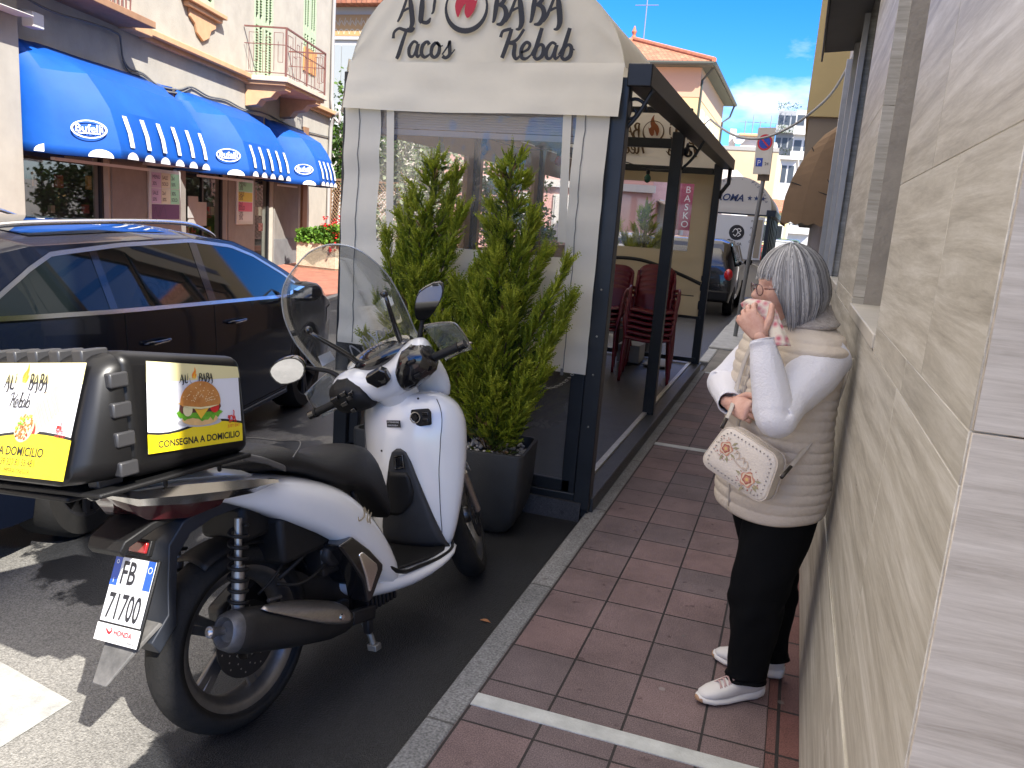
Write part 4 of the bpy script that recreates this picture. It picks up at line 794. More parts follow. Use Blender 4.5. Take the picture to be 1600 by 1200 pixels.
# ================================================================ scooter
def lean_frame(x, y, h, l, z=RZ):
    fw = V((sin(h), cos(h), 0)); rt = V((cos(h), -sin(h), 0)); up = V((0, 0, 1)); r2 = rt*cos(l)+up*sin(l); u2 = -rt*sin(l)+up*cos(l)
    M_ = Matrix.Identity(4)
    for i in range(3): M_[i][0] = r2[i]; M_[i][1] = fw[i]; M_[i][2] = u2[i]
    M_.translation = V((x, y, z)); return M_
SM = lean_frame(-1.474, 1.987, .18, .155)
SK = thing('scooter', 'white motor scooter with clear windscreen leaning on its stand at the kerb', 'scooter', mtx=SM)
M_wp = mat('pearl_white', (.70, .705, .70), .22, 0, var=.03, vscale=3, coat=.9, bump=.02, bscale=8); M_bk = mat('black_plastic', (.006, .006, .0065), .55, spec=.35, var=.3, vscale=12, bump=.15, bscale=300)
M_gbk = mat('gloss_black', (.008, .008, .009), .12, coat=.8); M_rub = mat('tyre_rubber', (.016, .015, .014), .8, spec=.3, var=.5, vscale=7, bump=.2, bscale=120, dark=(.008, .008, .008))
M_alu = mat('cast_alloy', (.20, .195, .19), .38, .85, var=.25, vscale=12, bump=.1, bscale=80); M_chr = mat('chrome', (.85, .84, .82), .16, 1); M_stl = mat('brushed_steel', (.42, .39, .36), .3, .9, var=.2, vscale=8, stretch=(20, 2, 20))
M_seat = mat('seat_vinyl', (.009, .009, .0095), .42, spec=.4, var=.15, vscale=8, bump=.35, bscale=350); M_gry = mat('grey_plastic', (.085, .083, .08), .45, .0, var=.1, vscale=6); M_eng = mat('engine_black', (.018, .018, .02), .45, .4, var=.5, vscale=14)
M_cga = glass('screen_acrylic', (.95, .96, .96), .03, .012, (.6, .65, .7), .01)
RX = Matrix.Rotation(pi/2, 4, 'Y')
def wheel(parent, c, R, W, rr, steer=None, disc_side=1):
    Mw = Matrix.Translation(c) @ (steer or Matrix.Identity(4)) @ RX
    hw = W/2; prof = []
    for k in range(17):
        a = pi*(k/16)-pi/2; prof.append((R-W*.46+W*.46*cos(a)**.75 if cos(a) > 0 else R-W*.46, hw*sin(a)))
    prof = [(rr+.006, -hw*.78), (rr+.02, -hw*.95)]+[(r_, h) for r_, h in prof if True][0:]+[(rr+.02, hw*.95), (rr+.006, hw*.78)]
    b = MB(); b.lathe(prof, Mw, 72)
    wh = MB(); rim = [(rr-.02, -hw*.62), (rr-.006, -hw*.78), (rr+.012, -hw*.80), (rr+.010, -hw*.7), (rr-.022, -hw*.5), (rr-.03, 0), (rr-.022, hw*.5), (rr+.010, hw*.7), (rr+.012, hw*.8), (rr-.006, hw*.78), (rr-.02, hw*.62), (rr-.036, hw*.3), (rr-.04, 0), (rr-.036, -hw*.3), (rr-.02, -hw*.62)]
    wheel_o = MB(); wheel_o.lathe([(.0001, -.055), (.03, -.055), (.042, -.035), (.042, .035), (.03, .055), (.0001, .055)], Mw, 24); wo = wheel_o.build('wheel', M_alu, parent, smooth=True, auto=40)
    b.build('tyre', M_rub, wo, smooth=True)
    g = MB()
    nb = 34
    for k in range(nb):
        for sd in (-1, 1):
            vs = []
            for j, (u, da) in enumerate(((.08, 0), (.3, .035), (.42, .0), (.62, .05), (.78, .02), (.9, .07))):
                a = 2*pi*k/nb+da*1.2+(.09 if sd > 0 else 0); ph = u*pi/2*sd; cr = R-W*.46+W*.46*cos(ph)**.75+.0012; h = hw*sin(ph)
                for dd in (-.010, .010): vs.append(Mw @ V((cr*cos(a+dd*(1.2-u)), cr*sin(a+dd*(1.2-u)), h)))
            g.add(vs, [(2*i, 2*i+1, 2*i+3, 2*i+2) for i in range(5)])
    g.build('tread_groove', mat('groove', (.004, .004, .004), .9), wo)
    wh.lathe(rim, Mw, 64); wh.build('rim', M_alu, wo, smooth=True, auto=45)
    s_ = MB()
    for k in range(5):
        for d in (-.085, .085):
            a = 2*pi*k/5+.35; p0 = Mw @ V((.035*cos(a+d*1.2), .035*sin(a+d*1.2), .0)); p1 = Mw @ V(((rr-.03)*cos(a+d), (rr-.03)*sin(a+d), .012)); s_.beam(p0, p1, .03, .016, up=Mw.to_3x3() @ V((0, 0, 1)))
    s_.build('spoke', M_alu, wo, bevel=.004)
    d_ = MB(); z0 = .062*disc_side; d_.lathe([(.062, z0), (.118, z0), (.118, z0+.005), (.062, z0+.005), (.062, z0)], Mw, 48); d_.lathe([(.001, z0+.008), (.03, z0+.008), (.034, z0)], Mw, 20)
    for k in range(6):
        a = pi*k/3; d_.beam(Mw @ V((.03*cos(a), .03*sin(a), z0+.003)), Mw @ V((.066*cos(a), .066*sin(a), z0+.003)), .012, .004, up=Mw.to_3x3() @ V((0, 0, 1)))
    d_.build('brake_disc', mat('disc_iron', (.035, .034, .034), .35, .6), wo, smooth=True, auto=40)
    h_ = MB()
    for k in range(30):
        a = 2*pi*k/30; rr_ = .078+.012*(k % 3); h_.lathe([(.0001, z0+.0058), (.0032, z0+.0058)], Mw @ Matrix.Translation((rr_*cos(a), rr_*sin(a), 0)), 6)
    h_.build('disc_hole', M_stl, wo); return wo
wheel(SK, (0, 0, .294), .294, .13, .218)
ST = Matrix.Rotation(radians(30), 4, V((0, -.42, .9)).normalized())
wheel(SK, (-.045, 1.39, .285), .285, .11, .218, ST)
# engine, swing arm, final drive
b = MB(); b.loft([[V((x, y, z)) for x, z in pts] for y, pts in ((.02, [(-.14, .24), (-.07, .24), (-.07, .36), (-.14, .36)]), (.2, [(-.17, .2), (-.07, .2), (-.07, .42), (-.17, .42)]), (.45, [(-.18, .19), (.08, .19), (.08, .46), (-.18, .46)]), (.62, [(-.13, .2), (.1, .2), (.1, .4), (-.13, .4)]))])
b.build('engine', M_eng, SK, bevel=.02, seg=3)
b = MB()
for k in range(8): b.box((-.07, .47+.022*k, .2), (.155, .482+.022*k, .4))
b.box((-.05, .47, .22), (.14, .64, .38)); b.build('cylinder_fins', M_eng, SK, bevel=.003)
b = MB(); b.lathe([(.001, .075), (.05, .075), (.07, .06), (.075, 0), (.075, -.05)], Matrix.Translation((.09, .47, .38)) @ RX, 20); b.lathe([(.001, .06), (.04, .06), (.05, .04), (.05, 0)], Matrix.Translation((.1, .33, .47)) @ RX, 18); b.box((.05, .28, .40), (.14, .5, .5)); b.build('engine_cover', M_eng, SK, smooth=True, auto=40, bevel=.008)
b = MB(); text(b, 'eSP', frame(V((.168, .43, .405)), (0, 1, .1), (0, 0, 1)), .04, bold=.002); b.build('engine_badge', M_chr, SK)
b = MB()
for pts, r_ in (([(.1, .12, .45), (.13, .2, .5), (.12, .32, .56), (.1, .42, .62)], .008), ([(.12, .3, .5), (.14, .36, .44), (.15, .44, .47), (.13, .5, .55), (.1, .5, .64)], .011), ([(.11, .1, .44), (.14, .18, .42), (.14, .3, .45), (.1, .4, .52)], .006), ([(.08, .05, .42), (.1, .14, .49), (.06, .25, .6)], .005)): b.tube(pts, r_, 8, smooth=5)
b.build('hose', M_bk, SK, smooth=True)
b = MB(); b.beam((.1, .02, .3), (.1, .42, .24), .03, .06); b.lathe([(.001, .02), (.022, .02), (.024, -.02)], Matrix.Translation((.11, 0, .294)) @ RX, 16); b.build('swing_arm', M_eng, SK, bevel=.008)
b = MB(); b.box((.07, .06, .30), (.115, .14, .37)); b.tube([(.1, .1, .37), (.12, .1, .40), (.13, .04, .41)], .008, 6); b.build('brake_caliper', mat('caliper_grey', (.08, .08, .085), .5, .4), SK, bevel=.012, seg=3)
# muffler
def ell(c, ax, rx, rz, n=20, sq=1.0):
    ax = V(ax).normalized(); X = V((1, 0, 0)); X = (X-ax*X.dot(ax)).normalized(); Z = X.cross(ax); out = []
    for k in range(n):
        a = 2*pi*k/n; ca, sa = cos(a), sin(a); out.append(V(c)+X*(rx*abs(ca)**sq*(1 if ca > 0 else -1))+Z*(rz*abs(sa)**sq*(1 if sa > 0 else -1)))
    return out
ax = V((-.03, .5, -.17))
b = MB(); b.loft([ell(V((.165, -.15, .395))+ax*t, ax, r1, r2, sq=.85) for t, r1, r2 in ((0, .042, .048), (.02, .052, .059), (.12, .058, .067), (.5, .060, .068), (.85, .054, .060), (1.0, .04, .045), (1.12, .02, .022))]); b.build('muffler', mat('muffler_black', (.03, .029, .028), .5, .4, var=.4, vscale=8, bump=.1, bscale=200), SK, smooth=True, auto=50)
b = MB(); b.loft([ell(V((.165, -.152, .396))+ax*t, ax, r1, r2, sq=.85) for t, r1, r2 in ((.03, .054, .061), (-.02, .046, .052), (-.032, .037, .043), (-.02, .030, .036), (.0, .026, .03))], cap=False); b.loft([ell(V((.165, -.152, .396))+ax*.0, ax, .03, .036), ell(V((.165, -.152, .396))+ax*.002, ax, .0005, .0005)], cap=False); b.build('muffler_end_cap', mat('end_cap_steel', (.13, .13, .135), .5, .7, var=.4, vscale=20), SK, smooth=True, auto=50)
b = MB(); b.lathe([(.017, -.05), (.017, -.035), (.012, -.035), (.012, .0)], frame(V((.155, -.16, .40)), (1, 0, 0), (0, -.32, -.95)), 14); b.build('exhaust_tip', M_stl, SK, smooth=True)
b = MB()
def msh(u, v):
    t = lerp(.15, 1.0, u); a = lerp(lerp(.75, -.30, u), 1.45, v); wv = sin(pi*u)**.4; a = lerp(lerp(1.0, .3, u), a, wv); p = V((.165, -.15, .395))+ax*t; k = interp([(.15, .058, .067), (.5, .060, .068), (.85, .054, .060), (1, .04, .045)], t); axn = ax.normalized(); X = (V((1, 0, 0))-axn*axn.x).normalized(); Z = X.cross(axn)
    return p+X*((k[0]+.011)*cos(a))+Z*((k[1]+.011)*sin(a))
b.grid(msh, 16, 8); b.build('heat_shield', M_stl, SK, smooth=True, solid=.004)
b = MB(); b.lathe([(.0001, .006), (.009, .006), (.011, 0)], Matrix.Translation((.222, .26, .285)) @ RX, 12); b.build('shield_bolt', M_chr, SK)
b = MB(); b.beam((.15, .38, .22), (.15, .5, .2), .03, .05); b.box((.12, .47, .12), (.15, .50, .2)); b.build('muffler_bracket', M_eng, SK, bevel=.006)
b = MB(); b.tube([(.1, .48, .2), (.13, .50, .1), (.14, .50, .07)], .012, 8); b.box((.12, .485, .05), (.16, .52, .075)); b.build('centre_stand', mat('stand_steel', (.25, .24, .22), .5, .6, var=.4, vscale=20), SK, bevel=.004)
b = MB(); b.tube([(-.1, .55, .22), (-.2, .6, .1), (-.262, .62, .012)], .011, 8); b.build('side_stand', M_eng, SK)
# shocks
for sx in (1, -1):
    p0, p1 = V((sx*.135, -.045, .70)), V((sx*.135, -.09, .37)); d = p1-p0
    b = MB(); b.tube([p0, p0+d*.45], .011, 10); b.tube([p0+d*.42, p1], .019, 12); b.lathe([(.026, 0), (.026, .008)], Matrix.Translation(p0+d*.95), 12); sh = b.build('shock_absorber', mat('shock_steel', (.35, .34, .33), .35, .8), SK, smooth=True, auto=40)
    b = MB(); pts = []; nt_ = 9
    for k in range(nt_*12+1): t = k/(nt_*12); a = 2*pi*nt_*t; pts.append(p0+d*(.06+.88*t)+V((.027*cos(a), .027*sin(a), 0)))
    b.tube(pts, .0055, 7); b.build('spring', M_bk, sh, smooth=True)
# inner mudguard over the tyre
b = MB(); b.grid(lambda u, v: V((lerp(-.075, .075, v), .318*cos(lerp(radians(20), radians(115), u))*1.0, .294+.318*sin(lerp(radians(20), radians(115), u))-.35*(abs(v-.5))**2*.25)), 24, 6); b.build('inner_mudguard', M_bk, SK, smooth=True, solid=.004)
# tail mudguard, plate and flap
def slab(b, P, w0, w1, t): pass
b = MB()
tail = [(.14, .735, .10), (-.0, .76, .105), (-.12, .755, .10), (-.20, .73, .09), (-.235, .67, .065), (-.25, .56, .06), (-.27, .48, .075), (-.33, .42, .07)]
b.loft([[V((-w_, y, z)), V((w_, y, z)), V((w_*.85, y+.03, z-.045)), V((-w_*.85, y+.03, z-.045))] for y, z, w_ in tail]); b.build('tail_mudguard', mat('bluish_black', (.02, .024, .033), .5, var=.2, vscale=8), SK, smooth=True, auto=50, bevel=.004)
b = MB(); b.loft([[V((-w_, y, z)), V((w_, y, z)), V((w_, y+.012, z-.02)), V((-w_, y+.012, z-.02))] for y, z, w_ in ((-.18, .765, .08), (-.3, .755, .09), (-.375, .725, .075), (-.39, .70, .07))]); b.build('tail_lip', M_bk, SK, bevel=.004)
b = MB(); fy = V((0, -.30, .43)); b.loft([[V((-.075, -.30, .47)), V((.075, -.30, .47)), V((.075, -.29, .46)), V((-.075, -.29, .46))], [V((-.07, -.37, .43)), V((.07, -.37, .43)), V((.07, -.362, .42)), V((-.07, -.362, .42))], [V((-.028, -.452, .345)), V((.028, -.452, .345)), V((.028, -.445, .34)), V((-.028, -.445, .34))]]); b.build('mud_flap', mat('dusty_flap', (.14, .135, .13), .8, var=.4, vscale=14, dark=(.05, .05, .05)), SK, bevel=.003)
PF = frame(V((0, -.288, .645)), (1, .0, .0), (0, .42, .9))   # x right, y up the plate; faces backward
PFm = PF @ Matrix.Identity(4)
b = MB(); b.prism([(-.092, -.235), (.092, -.235), (.092, .0), (-.092, .0)], PF, -.006, .004); hp = b.build('plate_holder', M_bk, SK, bevel=.004)
b = MB(); b.prism([(-.086, -.183), (.086, -.183), (.086, -.006), (-.086, -.006)], PF, .0042, .0062); pl = b.build('number_plate', mat('plate_white', (.62, .63, .65), .35), SK, bevel=.001)
b = MB(); 
for x0, x1 in ((-.086, -.056), (.056, .086)): b.prism([(x0, -.085), (x1, -.085), (x1, -.006), (x0, -.006)], PF, .0064, .0069)
b.build('plate_band', mat('plate_blue', (.01, .08, .42), .4), pl)
b = MB(); text(b, 'FB', PF @ Matrix.Translation((-.047, -.077, 0)), .088, 'LEFT', sx=.70, lift=.0075, bold=.0014); text(b, '71700', PF @ Matrix.Translation((0, -.172, 0)), .098, 'CENTER', sx=.58, lift=.0075, bold=.0014); b.build('plate_lettering', mat('plate_ink', (.01, .012, .018), .5), pl)
b = MB(); text(b, 'I', PF @ Matrix.Translation((-.074, -.078, 0)), .02, lift=.0075); disc(b, PF, .071, -.03, .009, lift=.0075, inner=.75); disc(b, PF, -.071, -.02, .006, lift=.0075, inner=.6); b.build('plate_symbol', mat('plate_pale', (.7, .72, .75), .5), pl)
b = MB(); b.prism([(-.092, -.235), (.092, -.235), (.092, -.188), (-.092, -.188)], PF, .0042, .0062); fr = b.build('plate_caption', mat('caption_white', (.68, .68, .68), .4), SK, bevel=.001)
b = MB(); text(b, 'HONDA', PF @ Matrix.Translation((-.012, -.213, 0)), .02, lift=.0075, bold=.0006); pen(b, [[(-.045, -.2, .6), (-.03, -.21, 1.2), (-.02, -.202, .8), (-.025, -.195, .4)]], PF, 1, .006, lift=.007); b.build('caption_red', mat('logo_red', (.55, .01, .02), .5), fr)
b = MB(); text(b, 'CASA DELLA MOTO - SANREMO - IMPERIA', PF @ Matrix.Translation((0, -.229, 0)), .0085, 'CENTER', lift=.0075); b.build('caption_small', M_ink, fr)
b = MB(); b.prism([(-.035, .012), (.035, .012), (.035, .042), (-.035, .042)], PF, .0, .014); b.build('reflector', mat('red_reflector', (.25, .015, .015), .15, coat=.5), SK, bevel=.003)
b = MB(); b.prism([(-.042, .005), (.042, .005), (.042, .05), (-.042, .05)], PF, -.01, .006); b.build('reflector_mount', M_bk, SK, bevel=.003)
# side fairing / rear bodywork
def bsec(y, zt, zb, w_, tuck=.92, n=1):
    h = zt-zb; R_ = [(0, zt), (w_*.55, zt), (w_*.9, zt-.12*h), (w_, zt-.38*h), (w_*.985, zt-.70*h), (w_*tuck, zb), (w_*.4, zb+.01)]
    return [V((x, y, z)) for x, z in R_]+[V((-x, y, z)) for x, z in reversed(R_[1:])]
st = [(-.30, .868, .826, .03), (-.2, .86, .79, .095), (-.06, .838, .75, .15), (.08, .808, .665, .188), (.2, .775, .59, .205), (.31, .735, .525, .214), (.40, .69, .43, .216), (.47, .63, .325, .216), (.54, .54, .27, .214), (.60, .42, .24, .205), (.63, .33, .23, .19)]
b = MB(); b.loft([bsec(*s_) for s_ in st]); b.build('rear_fairing', M_wp, SK, smooth=True, sub=1)
# belly and floor
b = MB()
fl = [(.425, .325, .29, .17), (.455, .33, .25, .20), (.50, .33, .235, .185), (.60, .325, .215, .215), (.72, .308, .208, .226), (.85, .298, .222, .23), (.95, .30, .255, .222), (1.02, .33, .29, .2)]
b.loft([bsec(y, zt, zb, w_, .55) for y, zt, zb, w_ in fl]); b.build('belly_fairing', M_wp, SK, smooth=True, sub=1)
b = MB(); b.loft([[V((-w_, y, z)), V((w_, y, z)), V((w_, y, z+.012)), V((-w_, y, z+.012))] for y, z, w_ in ((.56, .318, .15), (.66, .309, .185), (.80, .294, .19), (.92, .291, .185), (.99, .31, .15))]); b.build('floor_mat', M_bk, SK, bevel=.005)
b = MB(); b.tube([(.19, .46, .44), (.2, .54, .36), (.205, .62, .312), (.205, .72, .298), (.205, .86, .288), (.2, .955, .30), (.16, 1.0, .33)], .006, 8, smooth=5, flat=1.6); b.build('floor_trim', M_bk, SK, smooth=True)
# air scoop with chrome insert on the right side
SF = Matrix(((0, 0, 1, 0), (1, 0, 0, 0), (0, 1, 0, 0), (0, 0, 0, 1)))   # local x->y, y->z, z->x
b = MB(); b.prism([(.28, .52), (.35, .53), (.43, .46), (.495, .385), (.49, .365), (.42, .285), (.395, .28), (.385, .36), (.33, .45)], SF, .13, .222); b.build('air_scoop', M_gbk, SK, bevel=.008, seg=3)
b = MB(); b.prism([(.368, .462), (.39, .466), (.458, .40), (.46, .38), (.412, .312), (.40, .32), (.392, .38)], SF, .2, .226); b.build('scoop_insert', M_chr, SK, bevel=.006, seg=3)
b = MB(); b.box((-.16, .1, .5), (.15, .42, .66)); b.box((-.1, .0, .6), (.1, .3, .72)); b.build('under_seat_frame', M_bk, SK, bevel=.02)
b = MB(); pen(b, [[(.05, .05, .8), (.02, .075, 1.3), (.035, .03, 1.2), (.0, .0, .8), (-.015, .02, .6)], [(.06, .07, .8), (.065, .02, 1.2), (.08, .0, .8)], [(.09, .06, .7), (.085, .02, 1.3), (.1, .0, .9)]], frame(V((.221, .385, .575)), (0, .9, -.4), (0, .4, .9)), .62, .011, lift=.0); b.build('model_emblem', M_chr, SK)
# tail light cluster
b = MB(); b.loft([[V((-w_, y, z)), V((-w_*.6, y, z+h)), V((w_*.6, y, z+h)), V((w_, y, z)), V((w_*.8, y+.01, z-.015)), V((-w_*.8, y+.01, z-.015))] for y, z, w_, h in ((-.395, .868, .05, .012), (-.35, .872, .11, .022), (-.24, .867, .15, .028), (-.12, .85, .178, .026), (-.02, .83, .19, .016))]); b.build('tail_cowl', mat('silver_grey', (.42, .43, .43), .3, .0, coat=.4), SK, smooth=True, auto=45, bevel=.003)
for sx in (1, -1):
    b = MB(); b.loft([[V((sx*w_, y, z)), V((sx*(w_+.008), y-.004, z-.5*h)), V((sx*w_*.93, y, z-h)), V((sx*w_*.7, y+.03, z-.5*h))] for y, z, w_, h in ((-.40, .866, .06, .016), (-.355, .862, .128, .042), (-.24, .854, .172, .056), (-.12, .836, .198, .052), (-.03, .820, .210, .042), (.05, .80, .214, .014))]); b.build('chrome_strip', M_chr, SK, smooth=True, auto=50)
    b = MB(); b.loft([[V((sx*w_, y, z)), V((sx*(w_-.02), y, z-h)), V((sx*.0, y+.02, z-h)), V((sx*.0, y, z))] for y, z, w_, h in ((-.365, .838, .06, .02), (-.31, .812, .11, .045), (-.2, .79, .14, .045), (-.1, .775, .15, .02))]); b.build('tail_light', mat('tail_red', (.05, .008, .010), .1, coat=1), SK, smooth=True, auto=50)
# rack rails
for sx in (1, -1):
    b = MB(); b.loft([[V((sx*x, y, z)), V((sx*(x-.035), y, z+.006)), V((sx*(x-.035), y, z-.012)), V((sx*x, y, z-.02))] for x, y, z in ((.135, -.5, .930), (.16, -.38, .930), (.185, -.2, .924), (.2, -.06, .902), (.2, .03, .868), (.195, .10, .832), (.17, .13, .82))]); b.build('grab_rail', M_gry, SK, smooth=True, auto=50, bevel=.006, seg=3)
b = MB(); b.box((-.13, -.45, .895), (.13, -.08, .915)); b.box((-.15, -.56, .885), (.15, -.4, .900))
for y in (-.3, -.12): b.beam((.17, y, .905), (.165, y, .86), .012, .012)
b.build('rack_plate', M_bk, SK, bevel=.008)
# seat
def ssec(y, zt, w_, th, dip=0):
    return [V(p) for p in ((0, y, zt), (w_*.5, y, zt-.004), (w_*.85, y, zt-.02), (w_, y, zt-.05*(th/.09)), (w_*.97, y, zt-th*.8), (w_*.9, y, zt-th), (0, y, zt-th))]+[V(p) for p in ((-w_*.9, y, zt-th), (-w_*.97, y, zt-th*.8), (-w_, y, zt-.05*(th/.09)), (-w_*.85, y, zt-.02), (-w_*.5, y, zt-.004))]
b = MB(); b.loft([ssec(*s_) for s_ in ((-.16, .865, .09, .02), (-.14, .89, .12, .05), (-.02, .903, .15, .07), (.12, .893, .165, .09), (.22, .865, .17, .09), (.28, .83, .175, .085), (.36, .80, .18, .1), (.46, .797, .175, .13), (.56, .80, .15, .18), (.62, .785, .125, .22), (.67, .74, .11, .22), (.71, .66, .1, .18), (.73, .56, .09, .1))]); b.build('seat', M_seat, SK, smooth=True, sub=1)
b = MB(); b.tube([(.172, .16, .84), (.13, .24, .872), (.0, .265, .866), (-.13, .24, .872), (-.172, .16, .84)], .003, 6, smooth=6); b.build('seat_piping', mat('piping_grey', (.08, .08, .08), .5), SK)
# leg shield
def shield(z):
    w_ = interp([(.27, .15), (.31, .19), (.38, .215), (.54, .24), (.70, .252), (.80, .25), (.86, .235), (.90, .20), (.925, .14)], z)*1.05
    yc = interp([(.27, .93), (.31, .90), (.4, .875), (.6, .862), (.75, .862), (.86, .885), (.925, .93)], z)
    ye = interp([(.27, 1.0), (.31, .955), (.38, .965), (.54, .995), (.70, 1.02), (.82, 1.02), (.9, 1.0), (.925, .98)], z)
    yf = interp([(.27, 1.05), (.4, 1.1), (.6, 1.16), (.8, 1.2), (.9, 1.14), (.925, 1.06)], z)
    return w_, yc, ye, yf
def shield_y(x, z):
    w_, yc, ye, yf = shield(z); a = min(1, abs(x)/w_); return yc+(ye-yc)*(a**2.2)
secs = []
for z in (.27, .31, .36, .42, .5, .58, .66, .74, .80, .85, .885, .91, .925):
    w_, yc, ye, yf = shield(z); row = []
    for k in range(13): a = -1+2*k/12; row.append(V((a*w_, yc+(ye-yc)*abs(a)**2.2, z)))
    for k in range(1, 12): a = 1-2*k/12; row.append(V((a*w_*1.0, ye+.035+(yf-ye-.035)*(1-abs(a)**2.0), z)))
    secs.append(row)
b = MB(); b.loft(secs); b.build('leg_shield', M_wp, SK, smooth=True, sub=1)
def onshield(pts, off=.004): return [V((x, shield_y(x, z)-off, z)) for x, z in pts]
b = MB()  # dark inner panel with glove box lid
rows = []
for z, xl, xr in ((.715, .035, .05), (.70, .012, .072), (.66, -.005, .09), (.60, -.02, .108), (.52, -.045, .13), (.44, -.07, .152), (.38, -.09, .170), (.33, -.1, .182), (.30, -.1, .187)):
    rows.append([V((lerp(xl, xr, k/8), shield_y(lerp(xl, xr, k/8), z)-.006, z)) for k in range(9)])
b.loft(rows, closed=False); b.build('inner_panel', mat('dark_panel', (.028, .029, .031), .5, var=.3, vscale=7, bump=.2, bscale=300), SK, smooth=True, solid=.008)
b = MB(); rows = []
for z, xl, xr in ((.62, -.005, .072), (.60, -.012, .084), (.54, -.03, .095), (.50, -.04, .085), (.455, -.05, .045), (.44, -.055, .01)):
    rows.append([V((lerp(xl, xr, k/6), shield_y(lerp(xl, xr, k/6), z)-.013, z)) for k in range(7)])
b.loft(rows, closed=False); b.build('glove_box_lid', M_bk, SK, smooth=True, solid=.008)
b = MB(); b.tube([(lerp(.025, .06, k % 2 if k in (1,) else 0), shield_y(.04, .66)-.02, 0) for k in range(0)] or [(.028, shield_y(.03, .655)-.016, .635), (.03, shield_y(.03, .655)-.016, .685), (.062, shield_y(.06, .655)-.014, .69), (.065, shield_y(.06, .655)-.014, .64)], .006, 8, closed=True); b.box((.036, shield_y(.04, .66)-.016, .645), (.058, shield_y(.04, .66)-.002, .682)); b.build('bag_hook', M_gbk, SK, bevel=.002)
for sgn in (1, -1):
    b = MB(); pp = []
    for k in range(22): z = lerp(.33, .90, k/21); w_ = shield(z)[0]*(.80-.10*sin(pi*k/21)); pp.append(V((sgn*w_, shield_y(sgn*w_, z)-.0004, z)))
    b.tube(pp, .0016, 5); b.build('panel_seam', mat('seam_dark', (.05, .05, .05), .8), SK, smooth=True)  # thin dark line along the panel joint
b = MB()
for x, z in ((.0, .905), (.1, .905), (.17, .335), (-.05, .70)): b.ball((x, shield_y(x, z)+.001, z), .0045, 8, 5)
b.build('screw', M_bk, SK)
KF = frame(V((.125, shield_y(.13, .835)-.004, .835)), (1, .15, 0), (0, .06, 1))
b = MB(); b.prism([(-.045, -.03), (-.04, .03), (.035, .035), (.045, .02), (.045, -.03), (.0, -.036)], KF, -.012, .006); sw = b.build('ignition_panel', M_bk, SK, bevel=.006, seg=3)
b = MB(); b.lathe([(.001, .016), (.014, .016), (.016, .006)], KF @ Matrix.Translation((-.018, 0, 0)), 20); b.build('ignition_knob', M_gbk, sw, smooth=True, auto=40); b = MB(); b.lathe([(.019, .006), (.019, .012), (.023, .012), (.023, .006)], KF @ Matrix.Translation((-.018, 0, 0)), 24); b.build('knob_ring', M_chr, sw, smooth=True, auto=40)
b = MB(); b.prism([(.012, .006), (.038, .006), (.038, .022), (.012, .022)], KF, .006, .010); b.prism([(.012, -.022), (.038, -.022), (.038, -.004), (.012, -.004)], KF, .006, .010); b.build('switch_button', M_gbk, sw, bevel=.002)
TF = frame(V((.02, shield_y(.02, .80)-.003, .812)), (1, -.05, .03), (0, .02, 1))
b = MB(); b.prism([(-.035, -.014), (.035, -.014), (.035, .014), (-.035, .014)], TF, 0, .002); tg = b.build('sticker', M_ink, SK)
b = MB(); M_pp = mat('paper_white', (.62, .62, .62), .7)
for k, (tx, ty) in enumerate(((-.03, .004), (-.03, -.009))): text(b, ('ATTENZIONE', 'IDROGUIDA')[k], TF @ Matrix.Translation((tx, ty, 0)), .0095, lift=.003)
b.build('sticker_text', M_pp, tg)
# fork and front mudguard
b = MB(); stx = V((0, -.42, .9)).normalized()
for sx in (-.075, .075):
    p = V((-.045, 1.39, .285)); o = ST.to_3x3() @ V((sx, .02, 0)); b.tube([p+o, p+o+stx*.22], .022, 10); b.tube([p+o+stx*.2, p+o+stx*.42], .015, 10)
b.build('front_fork', M_stl, SK, smooth=True, auto=40)
b = MB(); Mf = Matrix.Translation((-.045, 1.39, .285)) @ ST; b.grid(lambda u, v: Mf @ V((lerp(-.07, .07, v), .31*cos(lerp(radians(40), radians(120), u)), .31*sin(lerp(radians(40), radians(120), u))-.2*(v-.5)**2)), 22, 6); b.build('front_mudguard', M_wp, SK, smooth=True, solid=.004)
# handlebar group: its own frame, steered to the left
RB = V((.68, .15, .27)).normalized(); UB = V((0, -.42, .9)); UB = (UB-RB*UB.dot(RB)).normalized()
BF = frame(V((-.02, .89, .975)), RB, UB)   # x right, y up, z backward (towards the rider)
def bf(x, y, f): return BF @ V((x, y, -f))   # f forward
def BM(): m_ = MB(); m_.X = BF @ Matrix.Diagonal((1, 1, -1, 1)); return m_
b = BM()
def csec(x, yt, yb, fr, bk, n=14):
    out = []
    for k in range(n):
        a = 2*pi*k/n; ca, sa = cos(a), sin(a); cy, cf = (yt+yb)/2, (fr+bk)/2; out.append(V((x, cy+(yt-yb)/2*abs(sa)**.8*(1 if sa > 0 else -1), cf+(fr-bk)/2*abs(ca)**.8*(1 if ca > 0 else -1))))
    return out
b.loft([csec(*s_) for s_ in ((-.225, .08, .01, .06, .0), (-.20, .097, .0, .09, -.02), (-.15, .1, -.01, .11, -.03), (-.10, .085, -.04, .12, -.045), (-.06, .062, -.075, .125, -.055), (0, .055, -.09, .13, -.06), (.06, .062, -.085, .125, -.055), (.11, .085, -.05, .12, -.045), (.16, .1, -.02, .11, -.03), (.21, .097, -.0, .09, -.02), (.235, .08, .01, .06, .0))])
b.build('handlebar_cowl', M_wp, SK, smooth=True, sub=1)
